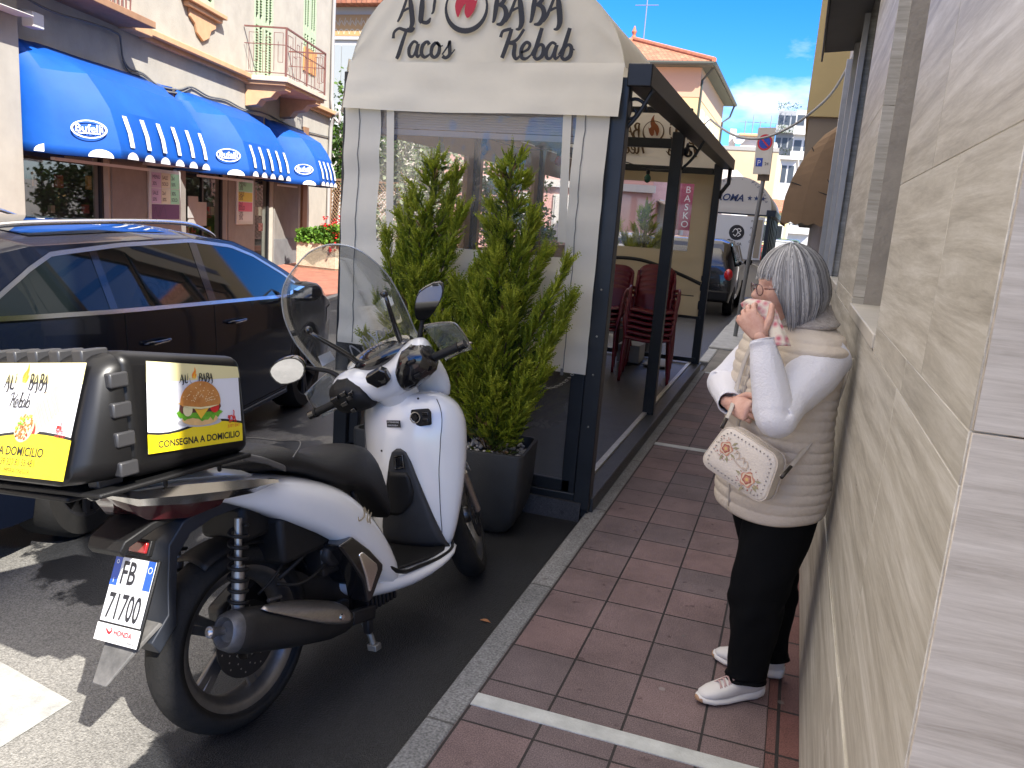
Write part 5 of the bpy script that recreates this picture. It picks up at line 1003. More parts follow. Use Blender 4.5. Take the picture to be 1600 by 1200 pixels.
b = BM(); b.loft([[V((r_*1.1*cos(a)+.0, y, f+r_*sin(a))) for a in [2*pi*k/16 for k in range(16)]] for y, f, r_ in ((.0, .03, .085), (-.05, .03, .08), (-.1, .035, .072), (-.135, .04, .068), (-.15, .042, .066))]); b.build('stem_cowl', M_wp, SK, smooth=True, auto=60)
b = BM(); b.loft([[V((.072*cos(a), y, .042+.068*sin(a))) for a in [2*pi*k/20 for k in range(20)]] for y in (-.148, -.158)]); b.build('stem_seal', M_bk, SK, smooth=True, auto=40)
for sx, nm in ((-1, 'L'), (1, 'R')):
    b = BM(); b.loft([csec(sx*x, yt, yb, fr, bk) for x, yt, yb, fr, bk in ((.072, .02, -.055, .06, -.062), (.085, .05, -.065, .06, -.07), (.13, .088, -.062, .06, -.074), (.18, .096, -.052, .06, -.07), (.222, .08, -.038, .055, -.052), (.238, .05, -.02, .04, -.03))]); sw = b.build('switch_housing', M_gbk if sx > 0 else M_bk, SK, smooth=True, auto=30, bevel=.006)
    b = BM()
    if sx < 0:
        for x, y, w_ in ((-.19, .055, .017), (-.145, .06, .012), (-.13, .035, .011), (-.165, .02, .015), (-.115, .048, .009), (-.15, -.02, .01)): b.prism([(x-w_, y-.009), (x+w_, y-.009), (x+w_, y+.009), (x-w_, y+.009)], Matrix.Identity(4), -.081, -.06)
    else:
        for x, y, w_ in ((.18, .058, .015), (.17, .0, .013)): b.prism([(x-w_, y-.007), (x+w_, y-.007), (x+w_, y+.007), (x-w_, y+.007)], Matrix.Identity(4), -.081, -.06)
    b.build('switch_button', M_bk if sx > 0 else M_gbk, sw, bevel=.003)
    b = BM(); b.tube([(sx*.225, .01, 0), (sx*.24, .01, 0), (sx*.34, .008, 0)], [.017, .0165, .0165], 16); b.tube([(sx*.34, .008, 0), (sx*.35, .008, 0)], .02, 16)
    b.build('grip', M_bk, SK, smooth=True, auto=40)
    b = BM(); b.tube([(sx*.352, .008, 0), (sx*.378, .008, 0)], .018, 14); b.build('bar_end', M_gbk, SK, smooth=True, auto=40)
    b = BM(); b.tube([(sx*.2, .0, .05), (sx*.24, -.01, .075), (sx*.30, -.015, .07), (sx*.365, -.022, .06), (sx*.375, -.02, .055)], [.009, .008, .007, .006, .009], 8, smooth=4, flat=.6); b.build('brake_lever', M_stl, SK, smooth=True)
    b = BM(); b.grid(lambda u, v: V((sx*lerp(.225, .37, u), lerp(-.075, .1, v)*(1-.25*u)+.01, .10-.05*(u**2)+.015*sin(pi*v))), 8, 8); b.build('hand_guard', glass('guard_clear', (.82, .84, .84), .08, .08, (.6, .62, .6), .05), SK, smooth=True, solid=.003)
    b = BM(); b.tube([(sx*x, y+.01, .10-.05*((x-.225)/.145)**2+.006) for x, y in ((.225, -.07), (.33, -.055), (.37, -.03), (.372, .05), (.35, .075), (.28, .09), (.225, .1))], .003, 6, smooth=4); b.build('guard_rim', M_stl, SK, smooth=True)
# mirrors
for sx, pts in ((1, [(.385, .24), (.372, .195), (.295, .15), (.243, .158), (.252, .2), (.296, .242)]), (-1, [(-.46, .224), (-.40, .245), (-.327, .228), (-.303, .185), (-.345, .150), (-.437, .165)])):
    cx = sum(p[0] for p in pts)/6; cy = sum(p[1] for p in pts)/6; q, _ = crom([V((x, y, 0)) for x, y in pts], 3, None, True)
    b = BM(); Fm = Matrix.Identity(4)
    TL = .42; b.loft([[V((cx+(p.x-cx)*k, cy+(p.y-cy)*k, f+TL*(p.y-cy)*k)) for p in q] for k, f in ((1.05, .078), (1.07, .09), (.9, .115), (.4, .13))]); mo = b.build('mirror', M_gbk, SK, smooth=True, auto=50)
    b = BM(); b.add([V((cx+(p.x-cx)*.97, cy+(p.y-cy)*.97, .0765+TL*(p.y-cy)*.97)) for p in q], [tuple(range(len(q)))]); b.build('mirror_glass', mat('mirror_silver', (.85, .87, .9), .02, 1), mo)
    b = BM(); b.tube([(cx-sx*.03, cy-.02, .11), (sx*.23, .12, .08), (sx*.19, .07, .06)], [.009, .009, .011], 8, smooth=5); b.build('mirror_stalk', M_bk, SK, smooth=True)
# instrument cluster and centre pad
b = BM(); b.loft([csec(x, yt, yb, fr, bk) for x, yt, yb, fr, bk in ((-.15, .085, .03, .16, .09), (-.1, .105, .03, .18, .05), (0, .115, .03, .19, .02), (.1, .105, .03, .18, .05), (.15, .085, .03, .16, .09))]); b.build('instrument_cluster', M_gbk, SK, smooth=True, sub=1)
CFm = BF @ Matrix.Diagonal((1, 1, -1, 1))
b = BM()
def clus(u, v): a = lerp(pi*1.08, -.08*pi, u); r_ = lerp(.66, 1, v); return V((.155*r_*cos(a), .093+.022*sin(a), .09+.05*r_*sin(a)))
b.grid(clus, 20, 4); b.build('cluster_bezel', mat('bezel_silver', (.5, .49, .46), .2, .9, var=.3, vscale=30), SK, smooth=True)
b = BM(); b.prism([(-.03, .06), (-.022, .084), (.048, .09), (.066, .07), (.062, .03), (.036, .018), (-.006, .02)], Matrix.Identity(4), -.075, -.04); pd = b.build('centre_pad', M_gbk, SK, bevel=.006, seg=3)
b = BM(); PM = Matrix.Translation((.03, .04, -.077)); pen(b, [[(-.012, .01, .5), (.0, .0, 1), (.014, .002, .8), (.018, .01, .4)], [(-.008, -.004, .5), (.006, -.006, 1), (.014, -.002, .6)]], PM, 1, .008); b.build('wing_emblem', M_chr, pd)
# windscreen
def scr(x, y):   # curved and raked sheet, coordinates in bar frame
    return V((x, y, .158-.27*y+.05-.9*(x+.0)**2))
out = [(-.02, .572), (.06, .585), (.14, .568), (.205, .52), (.236, .44), (.24, .349), (.205, .212), (.165, .10), (.14, .03), (0, .01), (-.14, .02), (-.24, .06), (-.275, .13), (-.272, .22), (-.258, .32), (-.215, .43), (-.14, .52)]
oq, _ = crom([V((x, y, 0)) for x, y in out], 4, None, True); cc = V((0, .29, 0)); rings = []
for k in (1, .8, .6, .4, .2, .02): rings.append([scr(cc.x+(p.x-cc.x)*k, cc.y+(p.y-cc.y)*k) for p in oq])
b = BM(); b.loft(rings, closed=True, cap=True); ws = b.build('windscreen', M_cga, SK, smooth=True)
b = BM(); b.tube([scr(p.x, p.y) for p in oq], .0032, 6, closed=True); b.build('screen_edge', glass('acrylic_edge', (.6, .63, .63), .25, .35, (.62, .64, .64), .1), ws, smooth=True)
for sx, top in ((1, (.17, .30)), (-1, (-.192, .31))):
    b = BM(); p = scr(*top); b.tube([(sx*.1, .02, .10), (sx*.115, .12, .10), (top[0], top[1]-.01, p.z-.012)], [.015, .012, .008], 8, smooth=4); b.ball(p+V((0, 0, -.008)), .016, 12, 8); b.build('screen_stay', M_gbk, SK, smooth=True)
b = BM(); b.add([scr(x, y)+V((0, 0, -.004)) for x, y in ((-.24, .188), (-.191, .179), (-.2, .135), (-.256, .139))], [(0, 1, 2, 3)]); b.build('screen_sticker', M_pp, ws)
b = BM(); sq = []
for st_ in ([(-.16, .07, .5), (-.15, .10, 1), (-.14, .085, 1), (-.13, .055, .8), (-.16, .05, .6)], [(-.14, .1, .5), (-.12, .15, 1), (-.11, .14, 1), (-.105, .10, .8), (-.12, .085, .8)], [(-.12, .08, .6), (-.09, .1, 1), (-.08, .12, .8)], [(-.10, .085, .6), (-.07, .1, 1), (-.055, .155, .9), (-.045, .16, .8), (-.05, .11, .8), (-.07, .09, .9)], [(-.06, .105, .6), (-.03, .13, 1), (-.035, .11, .8)], [(-.02, .17, .8), (-.015, .13, 1), (-.02, .105, .8)], [(-.01, .11, .6), (.01, .15, .9), (.03, .15, 1), (.02, .12, .8), (.0, .115, .6)], [(.03, .12, .8), (.045, .15, 1), (.06, .15, .8), (.05, .125, .8), (.07, .13, .6), (.09, .145, .5)]):
    pts, ws_ = crom([V((x, y, 0)) for x, y, w_ in st_], 5, [w_ for *_, w_ in st_]); vs = []
    for i, p in enumerate(pts):
        t = (pts[min(i+1, len(pts)-1)]-pts[max(i-1, 0)]).normalized(); n_ = V((-t.y, t.x, 0))*.0035*ws_[i]
        for q in (p+n_, p-n_): vs.append(scr(q.x, q.y)+V((0, 0, -.004)))
    b.add(vs, [(2*i, 2*i+1, 2*i+3, 2*i+2) for i in range(len(pts)-1)])
b.build('screen_lettering', mat('sticker_grey', (.5, .5, .5), .5), ws)
# front nose and headlight (seen from other sides)
b = MB(); b.loft([[V((w_*cos(a), y+.05*sin(a), z+.0)) for a in [2*pi*k/16 for k in range(16)]] for z, y, w_ in ((.86, 1.13, .12), (.93, 1.12, .14), (1.0, 1.09, .14), (1.06, 1.06, .12), (1.09, 1.05, .08))]); b.build('front_nose', M_wp, SK, smooth=True, sub=1)
b = MB(); b.ball((0, 1.2, .8), (.13, .03, .06), 16, 8); b.build('headlight', mat('lamp_clear', (.6, .62, .64), .05, .3, coat=1), SK, smooth=True)
# ---------------------------------------------------------------- delivery box
DB = thing('delivery_box', 'black insulated food delivery box with printed burger panels on the scooter rack', 'box', mtx=SM)
# frame: box tapers towards the front
def bx8(y0, y1, hw0, hw1, z0, z1, z2, z3, cx=-.015, ex=0): return [V(p) for p in ((cx-hw0, y0, z0), (cx+hw0, y0, z0), (cx+hw1, y1, z2), (cx-hw1, y1, z2), (cx-hw0, y0, z1), (cx+hw0, y0, z1), (cx+hw1, y1, z3), (cx-hw1, y1, z3))]
b = MB(); b.hexa(bx8(-.475, -.075, .298, .272, .93, 1.245, .915, 1.185)); b.build('body', M_bk if False else mat('box_black', (.005, .005, .0055), .36, spec=.35, var=.2, vscale=8), DB, bevel=.035, seg=5)
# convex rear door
secs = []
for y, k, tl in ((-.478, 1.0, 0), (-.50, .995, .1), (-.54, .96, .25), (-.566, .91, .35), (-.573, .86, .35)):
    row = []; hw, hz, r_ = .30*k+.0, .15*(k**.6), .05
    for cx_, cz_, a0 in ((hw-r_, hz-r_, 0), (-(hw-r_), hz-r_, pi/2), (-(hw-r_), -(hz-r_), pi), (hw-r_, -(hz-r_), 3*pi/2)):
        for j in range(6): a = a0+pi/2*j/5; zz_ = cz_+r_*sin(a); row.append(V((-.005+cx_+r_*cos(a), y+tl*zz_, 1.088+zz_)))
    secs.append(row)
b = MB(); b.loft(secs); dr = b.build('rear_door', mat('box_black', (.014, .014, .015), .35), DB, smooth=True, auto=50)
b = MB()
for z in (.965, 1.035, 1.105, 1.175): b.box((.275, -.515, z-.018), (.302, -.465, z+.018))
for x in (-.24, -.15, -.06, .03, .12, .21): b.box((x-.02, -.53, 1.215), (x+.02, -.46, 1.25)); b.box((x-.02, -.53, .918), (x+.02, -.46, .945))
b.build('hinge_lug', mat('box_lug', (.03, .03, .032), .4), DB, bevel=.005)
b = MB(); b.tube([(-.1, -.52, .905), (.2, -.52, .905)], .008, 8); b.lathe([(.001, 0), (.014, 0), (.016, .01), (.014, .02), (.001, .02)], Matrix.Translation((.2, -.53, .905)) @ RX, 14); b.build('latch', M_gbk, DB, smooth=True)
b = MB(); b.loft([[V((x, y, z)) for x, z in ((-.3, .90), (.28, .905), (.28, .918), (-.3, .915))] for y in (-.56, -.1)]); b.build('base_tray', M_bk, DB, bevel=.005)
# printed labels (flat film on the panels)
C_cr = mat('film_cream', (.78, .70, .36), .35); C_wh = mat('film_white', (.74, .75, .78), .3, var=.05, vscale=5); C_ye = mat('film_yellow', (.80, .62, .01), .3, coat=.3)
C_bun = mat('bun_print', (.62, .28, .07), .4, var=.3, vscale=25, dark=(.42, .15, .03)); C_bunl = mat('bun_base', (.75, .48, .2), .4, var=.15, vscale=30); C_let = mat('lettuce_print', (.18, .5, .03), .4, var=.5, vscale=60, dark=(.06, .25, .01)); C_pat = mat('patty_print', (.12, .04, .03), .5, var=.4, vscale=60); C_che = mat('cheese_print', (.85, .5, .04), .4); C_tom = mat('tomato_print', (.65, .02, .02), .35); C_sed = mat('sesame_print', (.85, .7, .42), .4); C_may = mat('mayo_print', (.75, .68, .38), .4); C_wrp = mat('wrap_print', (.78, .56, .33), .4, var=.15, vscale=20); C_mea = mat('kebab_print', (.5, .2, .05), .5, var=.6, vscale=70, dark=(.25, .07, .02)); C_org = mat('flame_orange', (.85, .25, .02), .4); C_jer = mat('rider_red', (.62, .03, .03), .4); C_shd = mat('print_grey', (.45, .45, .47), .5)
FILM = [C_wh, C_cr, C_ye, M_ink, C_bun, C_bunl, C_let, C_pat, C_che, C_tom, C_sed, C_may, C_wrp, C_mea, C_org, C_jer, C_shd]
def circ(cx, cy, rx, ry, n=22, a0=0, a1=2*pi): return [(cx+rx*cos(a0+(a1-a0)*k/n), cy+ry*sin(a0+(a1-a0)*k/n)) for k in range(n if abs(a1-a0-2*pi) < .01 else n+1)]
def layer(b, mi, M_, pts, lf): b.mi = mi; poly(b, M_, pts, lf)
def burger(b, M_, s, lf=.001):
    T = M_ @ Matrix.Scale(s, 4); L_ = lambda mi, p, k: layer(b, mi, T, p, (lf+k*.0004)/s)
    L_(16, circ(0, -.52, .95, .16), 0)
    L_(5, circ(0, -.42, .78, .22), 1)
    rr = random.Random(2); pts = [(.98*cos(a)*(1+.05*rr.uniform(-1, 1)), -.2+(.26 if sin(a) < 0 else .12)*sin(a)*(1+.45*rr.uniform(-1, 1))) for a in [2*pi*k/46 for k in range(46)]]; L_(6, pts, 2)
    L_(7, [(-.9, -.12), (-.86, .1), (.86, .12), (.92, -.02), (.8, -.18), (-.8, -.22)], 3)
    L_(8, [(-.35, .02), (.45, .02), (.02, -.42)], 4); L_(8, [(-.95, .12), (-.5, .12), (-.7, -.0)], 4)
    L_(11, circ(-.55, -.1, .2, .22), 5); L_(9, circ(.62, -.04, .2, .19), 5); L_(10, circ(.66, .02, .05, .03), 6)
    dome = circ(0, .12, .88, .72, 26, 0, pi); L_(4, dome+[(-.8, .02), (0, -.12), (.8, .02)], 7)
    L_(11, [(-.8, .04), (-.4, -.06), (0, -.09), (.4, -.06), (.8, .04), (.4, -.0), (0, -.03), (-.4, -.0)], 8)
    for k in range(60):
        a = rr.uniform(.12, pi-.12); q = rr.uniform(.25, .95); L_(10, circ(.82*q*cos(a), .14+.64*q*sin(a), .022, .016, 5), 9)
def brand(b, M_, s, sub=None, script=None):
    b.mi = 3; word(b, 'ALi', ALI, M_ @ Matrix.Translation((-1.95*s, 0, 0)), s, .12, .9, .0012); word(b, 'BABA', ALI, M_ @ Matrix.Translation((.78*s, 0, 0)), s, .12, .9, .0012)
    b.mi = 16; disc(b, M_, .1*s, .42*s, .72*s, .72*s, inner=.82, lift=.0012, a0=-pi*1.05, a1=.15*pi)
    b.mi = 14; flame(b, M_ @ Matrix.Translation((.1*s, .85*s, 0)), s*.8, .0014); b.mi = 8; flame(b, M_ @ Matrix.Translation((.08*s, .62*s, 0)), s*.42, .0016)
    if sub: b.mi = 16; text(b, sub, M_ @ Matrix.Translation((1.2*s, -.55*s, 0)), s*.42, sx=1.4, lift=.0012)
    if script: b.mi = 3; word(b, script, SCR, M_ @ Matrix.Translation((-.95*s, -1.25*s, 0)), s*1.05, .09, .85, .0012)
def rider(b, M_, s):
    b.mi = 15
    for st_ in ([(-.5, .4), (-.1, .45), (.1, .1), (.4, .15)], [(.1, .1), (.25, .9), (.1, 1.1)], [(-.5, .4), (-.5, -.05), (.0, -.1), (.3, .4), (.45, -.2)]): pen(b, [[(x, y, 1) for x, y in st_]], M_, s, .16, 3, .0016)
    poly(b, M_ @ Matrix.Scale(s, 4), [(-.75, .15), (-.3, .1), (-.28, .5), (-.72, .55)], .0016/s); disc(b, M_, -.4*s, -.25*s, .2*s, lift=.0016, inner=.6); disc(b, M_, .5*s, -.25*s, .2*s, lift=.0016, inner=.6)
    text(b, 'JUST EAT', M_ @ Matrix.Translation((-.8*s, -.95*s, 0)), .5*s, lift=.0018)
# right-hand panel
P0, P1, P2, P3 = V((.2875, -.43, .985)), V((.263, -.115, .955)), V((.263, -.115, 1.16)), V((.2875, -.43, 1.212))
RF = frame(P0, P1-P0, V((0, 0, 1))); RF.translation = P0+RF.col[2].xyz*.0; RI = RF.inverted()
q = [(RI @ p) for p in (P0, P1, P2, P3)]
b = MB(); W_, H_ = q[1].x, q[3].y; z_ = .002
Mr = RF @ Matrix.Translation((0, 0, z_))
hi = lambda x: lerp(q[3].y, q[2].y, x/W_); lo = lambda x: lerp(q[0].y, q[1].y, x/W_)
layer(b, 0, Mr, [(0, lo(0)), (W_, lo(W_)), (W_-.01, hi(W_)), (.004, hi(0))], 0)
layer(b, 1, Mr, [(.002, hi(0)-.052), (W_-.004, hi(W_)-.03), (W_-.01, hi(W_)), (.004, hi(0))], .0004)
bw = [(W_*k/10, lo(W_*k/10)+.052+.010*sin(k/10*2*pi+3.6)) for k in range(11)]
layer(b, 3, Mr, [(0, lo(0))]+[(W_, lo(W_))]+[(x, y+.006) for x, y in reversed(bw)], .0004); layer(b, 2, Mr, [(0, lo(0)), (W_, lo(W_))]+[(x, y) for x, y in reversed(bw)], .0008)
brand(b, Mr @ Matrix.Translation((W_*.47, .168, 0)), .022, 'KEBAB'); burger(b, Mr @ Matrix.Translation((W_*.53, .105, 0)) @ Matrix.Rotation(-.04, 4, 'Z'), .078)
rider(b, Mr @ Matrix.Translation((W_*.88, .062, .001)), .022); b.mi = 3; text(b, 'CONSEGNA A DOMICILIO', Mr @ Matrix.Translation((W_*.53, .012, 0)), .0235, 'CENTER', lift=.0014, bold=.0006)
b.build('side_label', FILM, DB, weld=False)
# rear panel
RF = frame(V((.0, -.5745, 1.090)), (1, 0, 0), (0, .35, 1)); b = MB(); hw, hh = .252, .137
def rearM(M_): return M_
Mr = RF @ Matrix.Translation((0, 0, .004)); lw = hw
layer(b, 0, Mr, [(-lw*.97, -hh), (lw*.97, -hh), (lw, hh), (-lw, hh)], 0)
layer(b, 1, Mr, [(-lw, hh-.05), (lw, hh-.05), (lw, hh), (-lw, hh)], .0004)
bw = [(-lw+2*lw*k/14, -hh+.09+.012*sin(k/14*pi*1.6+4.2)) for k in range(15)]
layer(b, 3, Mr, [(-lw, -hh), (lw, -hh)]+[(x*.985, y+.007) for x, y in reversed(bw)], .0004); layer(b, 2, Mr, [(-lw, -hh), (lw, -hh)]+[(x, y) for x, y in reversed(bw)], .0008)
brand(b, Mr @ Matrix.Translation((.02, .072, 0)), .036, None, 'Kebab'); burger(b, Mr @ Matrix.Translation((-.155, .0, 0)), .066)
T = Mr @ Matrix.Translation((.082, -.008, 0)) @ Matrix.Rotation(.62, 4, 'Z') @ Matrix.Scale(.82, 4)
layer(b, 16, T, circ(.05, -.055, .10, .018), .0004)
layer(b, 12, T, [(-.03, -.045), (.10, -.056), (.150, -.035), (.158, .0), (.148, .034), (.10, .048), (.0, .044)], .0006)
layer(b, 9, T, circ(-.035, -.018, .052, .040, 26, 0, 2*pi), .0009); layer(b, 12, T, circ(-.03, .006, .05, .045), .0011)
rw_ = random.Random(17)
for k in range(110):
    a_, q_ = rw_.uniform(0, 6.28), rw_.random()**.5; x_, y_ = -.032+.043*q_*cos(a_), .004+.037*q_*sin(a_); c_ = rw_.choice((13, 13, 13, 13, 7, 11)) if y_ < .014 else rw_.choice((8, 8, 6, 6, 13, 11))
    if y_ < -.022: c_ = rw_.choice((9, 11, 15))
    r_ = rw_.uniform(.003, .0075); o_ = rw_.uniform(0, 3); layer(b, c_, T, [(x_+r_*cos(o_+t)*rw_.uniform(.7, 1.2), y_+r_*.7*sin(o_+t)*rw_.uniform(.7, 1.2)) for t in (0, 1.2, 2.3, 3.4, 4.6, 5.5)], .0014+k*.00001)
b.mi = 11
for k in range(7): pen(b, [[(.03+.016*k, -.045, 1), (.028+.016*k, .03, 1)]], T, 1, .0022, 2, .0016)
rider(b, Mr @ Matrix.Translation((.205, -.022, .001)), .020)
b.mi = 3; text(b, 'CONSEGNA A DOMICILIO', Mr @ Matrix.Translation((-.02, -.088, 0)), .030, 'CENTER', lift=.0014, bold=.0006); text(b, '0183 46 46 - +39 327 81 55 481', Mr @ Matrix.Translation((-.0, -.112, 0)), .0235, 'CENTER', sx=.85, lift=.0014); text(b, 'Piazza Repubblica, 21 - IMPERIA ONEGLIA', Mr @ Matrix.Translation((-.0, -.13, 0)), .0155, 'CENTER', sx=.85, lift=.0014)
b.build('rear_label', FILM, DB, weld=False)
# ================================================================ dark estate car
CM = lean_frame(-3.0, 2.92, -.215, 0)
M_cp = mat('car_paint', (.003, .005, .012), .25, .0, spec=.2, coat=.45, bump=.015, bscale=3); M_cg = mat('car_glass', (.006, .009, .010), .03, spec=.5); M_trim = mat('satin_trim', (.72, .72, .70), .22, 1); M_wh = mat('dark_alloy', (.06, .06, .065), .4, .8); M_gap = mat('panel_gap', (.002, .002, .002), .9)
ZT = [(-.98, .95), (-.9, 1.08), (-.75, 1.27), (-.5, 1.385), (-.2, 1.42), (.8, 1.432), (1.4, 1.42), (1.75, 1.365), (2.1, 1.275), (2.5, 1.135), (2.85, 1.0), (3.0, .97), (3.4, .92), (3.7, .82), (3.85, .66)]
ZB = [(-.98, .93), (-.6, 1.10), (.2, 1.05), (1.2, 1.0), (2.27, .945), (2.85, .915), (3.2, .88), (3.6, .78), (3.85, .62)]
def cw(y): return interp([(-.98, .78), (-.8, .87), (-.3, .905), (.5, .92), (2.6, .92), (3.3, .88), (3.7, .78), (3.85, .6)], y)
def chw(y, z):
    w_ = cw(y); zb = interp(ZB, y)
    if z <= zb: k = interp([(.15, .955), (.3, .985), (.55, 1.0), (.75, 1.0), (.95, .985), (1.1, .975)], z)
    else: k = .978-(z-zb)*.42
    return w_*k
def zlow(y):
    z = interp([(-.98, .42), (-.8, .28), (-.5, .22), (.4, .19), (3.2, .2), (3.6, .24), (3.85, .34)], y)
    for yc in (0, 2.82):
        d = abs(y-yc)
        if d < .375: z = max(z, .31+sqrt(.375**2-d*d)*1.0)
    return z
CCX = -.92
def side(y, z, s_=1, off=0): return V((CCX+s_*(chw(y, z)+off), y, z))
ys = sorted(set([-.98, -.95, -.9]+[round(-.85+.05*k, 3) for k in range(94)]+[3.85]+[yc+s_*.375*cos(a) for yc in (0, 2.82) for s_ in (-1, 1) for a in [pi/2*k/10 for k in range(11)]]))
secs = []
for y in ys:
    zl, zb, zt = zlow(y), interp(ZB, y), interp(ZT, y); zb = min(zb, zt-.01); ze = max(zb+.004, zt-interp([(1.3, .055), (1.8, .018)], y)); row = []
    R_ = [lerp(zl, zb, k/10) for k in range(11)]+[lerp(zb, ze, k/6) for k in range(1, 7)]
    R = [side(y, z) for z in R_]; xe = chw(y, ze); cr = []
    for k in range(1, 10): a = k/10; cr.append(V((CCX+xe*cos(pi*a)*(1-.0*a), y, ze+(zt+.012-ze)*(1-abs(cos(pi*a))**2.4))))
    Lf = [V((2*CCX-p.x, p.y, p.z)) for p in reversed(R)]; secs.append(R+cr+Lf)
CAR = thing('estate_car', 'dark blue black estate car with roof rails parked left of the scooter', 'car', mtx=CM)
b = MB(); b.loft(secs, closed=False); b.add(secs[0], [tuple(range(len(secs[0])))]); b.add(secs[-1], [tuple(range(len(secs[-1])))]); body = b.build('body', M_cp, CAR, smooth=True, auto=38)
b = MB(); b.box((CCX-.78, -.85, .2), (CCX+.78, 3.6, .7)); b.build('underbody', M_dark, CAR)
def patch(name, y0, y1, fb, ft, mt, off=.005, nu=24, nv=6, parent=None, both=True):
    b = MB()
    for s_ in ((1, -1) if both else (1,)):
        b.grid(lambda u, v: (lambda y: side(y, lerp(fb(y), ft(y), v), s_, off))(lerp(y0, y1, u)), nu, nv)
    return b.build(name, mt, parent or CAR, smooth=True, split=both)
WT = lambda y: interp([(-.62, 1.115), (-.45, 1.19), (-.26, 1.27), (-.09, 1.325), (.46, 1.35), (1.2, 1.355), (1.7, 1.31), (2.0, 1.24), (2.4, 1.10), (2.72, .965)], y)
WB = lambda y: interp(ZB, y)+.012
patch('quarter_window', -.60, .19, WB, WT, M_cg); patch('rear_door_window', .24, 1.17, WB, WT, M_cg); patch('front_door_window', 1.25, 2.66, WB, WT, M_cg)
patch('pillar_trim', 1.165, 1.255, WB, lambda y: WT(y)+.003, M_gbk, .007, 4); patch('pillar_trim', .185, .245, WB, lambda y: WT(y)+.003, M_gbk, .007, 4)
patch('belt_trim', -.62, 2.75, lambda y: interp(ZB, y)-.006, lambda y: interp(ZB, y)+.014, M_trim, .009, 50, 1); patch('window_trim', -.66, 2.74, lambda y: WT(y)-.004, lambda y: WT(y)+.016, M_trim, .008, 60, 1)
for y in (.30, 1.22, 2.45): patch('door_gap', y-.0035, y+.0035, lambda y: .26, lambda y: interp(ZB, y)-.006, M_gap, .0015, 1, 14)
patch('sill_gap', .42, 2.42, lambda y: .255, lambda y: .262, M_gap, .0015, 20, 1); patch('sill_trim', .42, 2.40, lambda y: .225, lambda y: .237, M_trim, .004, 20, 1)
b = MB()
for s_ in (1, -1): b.grid(lambda u, v: (lambda y: side(y, .31+lerp(.374, .385, v)*sin(lerp(radians(8), radians(172), u)), s_, .006))(lerp(.374, .385, v)*cos(lerp(radians(8), radians(172), u))), 24, 1); b.grid(lambda u, v: (lambda y: side(y, .31+lerp(.374, .385, v)*sin(lerp(radians(8), radians(172), u)), s_, .006))(2.82+lerp(.374, .385, v)*cos(lerp(radians(8), radians(172), u))), 24, 1)
b.build('arch_lip', M_bk, CAR, smooth=True, split=True)
for y in (.42, 1.36):
    b = MB(); p = side(y+.13, .86, 1, .03); b.tube([side(y+.02, .86, 1, .0), side(y+.04, .865, 1, .03), p, side(y+.22, .86, 1, .03), side(y+.25, .855, 1, 0)], [.008, .011, .012, .011, .008], 8, smooth=4); b.build('door_handle', M_cp, CAR, smooth=True)
    b = MB(); b.tube([side(y+.05, .858, 1, .041), side(y+.2, .858, 1, .041)], .004, 6); b.build('handle_trim', M_trim, CAR)
for s_ in (1, -1):
    b = MB(); b.tube([V((CCX+s_*.66, y, interp(ZT, y)+dz)) for y, dz in ((-.5, .0), (-.42, .025), (-.1, .032), (.8, .032), (1.35, .03), (1.6, .02), (1.72, .0))], [.012, .014, .016, .016, .016, .014, .012], 8, smooth=5, flat=.7); b.build('roof_rail', M_trim, CAR, smooth=True)
    b = MB(); x0 = CCX+s_*.90
    secs2 = [[V((x0+s_*(.02+d), y0+.07*cos(a)*k, .985+.075*sin(a)*k)) for a in [2*pi*j/16 for j in range(16)]] for d, k, y0 in ((.03, .5, 2.38), (.05, .95, 2.38), (.12, 1, 2.39), (.19, .9, 2.40), (.225, .5, 2.41))]
    b.loft(secs2); mr_ = b.build('door_mirror', M_cp, CAR, smooth=True, auto=60); b = MB(); b.beam((x0-s_*.02, 2.38, .93), (x0+s_*.07, 2.38, .95), .05, .03); b.build('mirror_foot', M_gbk, mr_, bevel=.008)
    b = MB(); b.add([V((x0+s_*(.05+.16*u), 2.315+.01*u, .985+.05*v)) for u, v in ((0, -1), (1, -.8), (1, .8), (0, 1))], [(0, 1, 2, 3)]); b.build('mirror_glass', mat('mirror_silver', (.8, .82, .85), .02, 1), mr_)
# wind screen, rear screen
def crown(y, u, off=.004):
    zt, zb = interp(ZT, y), interp(ZB, y); ze = max(min(zb, zt-.01)+.004, zt-interp([(1.3, .055), (1.8, .018)], y)); xe = chw(y, ze); c = cos(pi*u); return V((CCX+xe*c, y, ze+(zt+.012-ze)*(1-abs(c)**2.4)+off))
b = MB(); b.grid(lambda u, v: crown(lerp(1.72, 2.80, u), lerp(.03, .97, v)), 16, 16); b.build('windscreen', M_cg, CAR, smooth=True)
b = MB(); b.grid(lambda u, v: crown(lerp(-.9, -.55, u), lerp(.06, .94, v)), 8, 14); b.build('rear_window', M_cg, CAR, smooth=True)
b = MB(); b.grid(lambda u, v: crown(lerp(.0, 1.2, u), lerp(.2, .8, v), .003), 8, 10); b.build('sunroof', M_cg, CAR, smooth=True)
b = MB()
for s_ in (1, -1): b.grid(lambda u, v: side(lerp(-.97, -.55, u), lerp(.82, .97, v), s_, .006), 8, 4)
b.build('tail_lamp', mat('tail_lamp_red', (.25, .01, .01), .1, coat=1), CAR, smooth=True, split=True)
b = MB()
for s_ in (1, -1): b.grid(lambda u, v: side(lerp(3.35, 3.78, u), lerp(.62, .75, v), s_, .006), 8, 4)
b.build('headlight', mat('headlamp', (.4, .42, .45), .05, .4, coat=1), CAR, smooth=True, split=True)
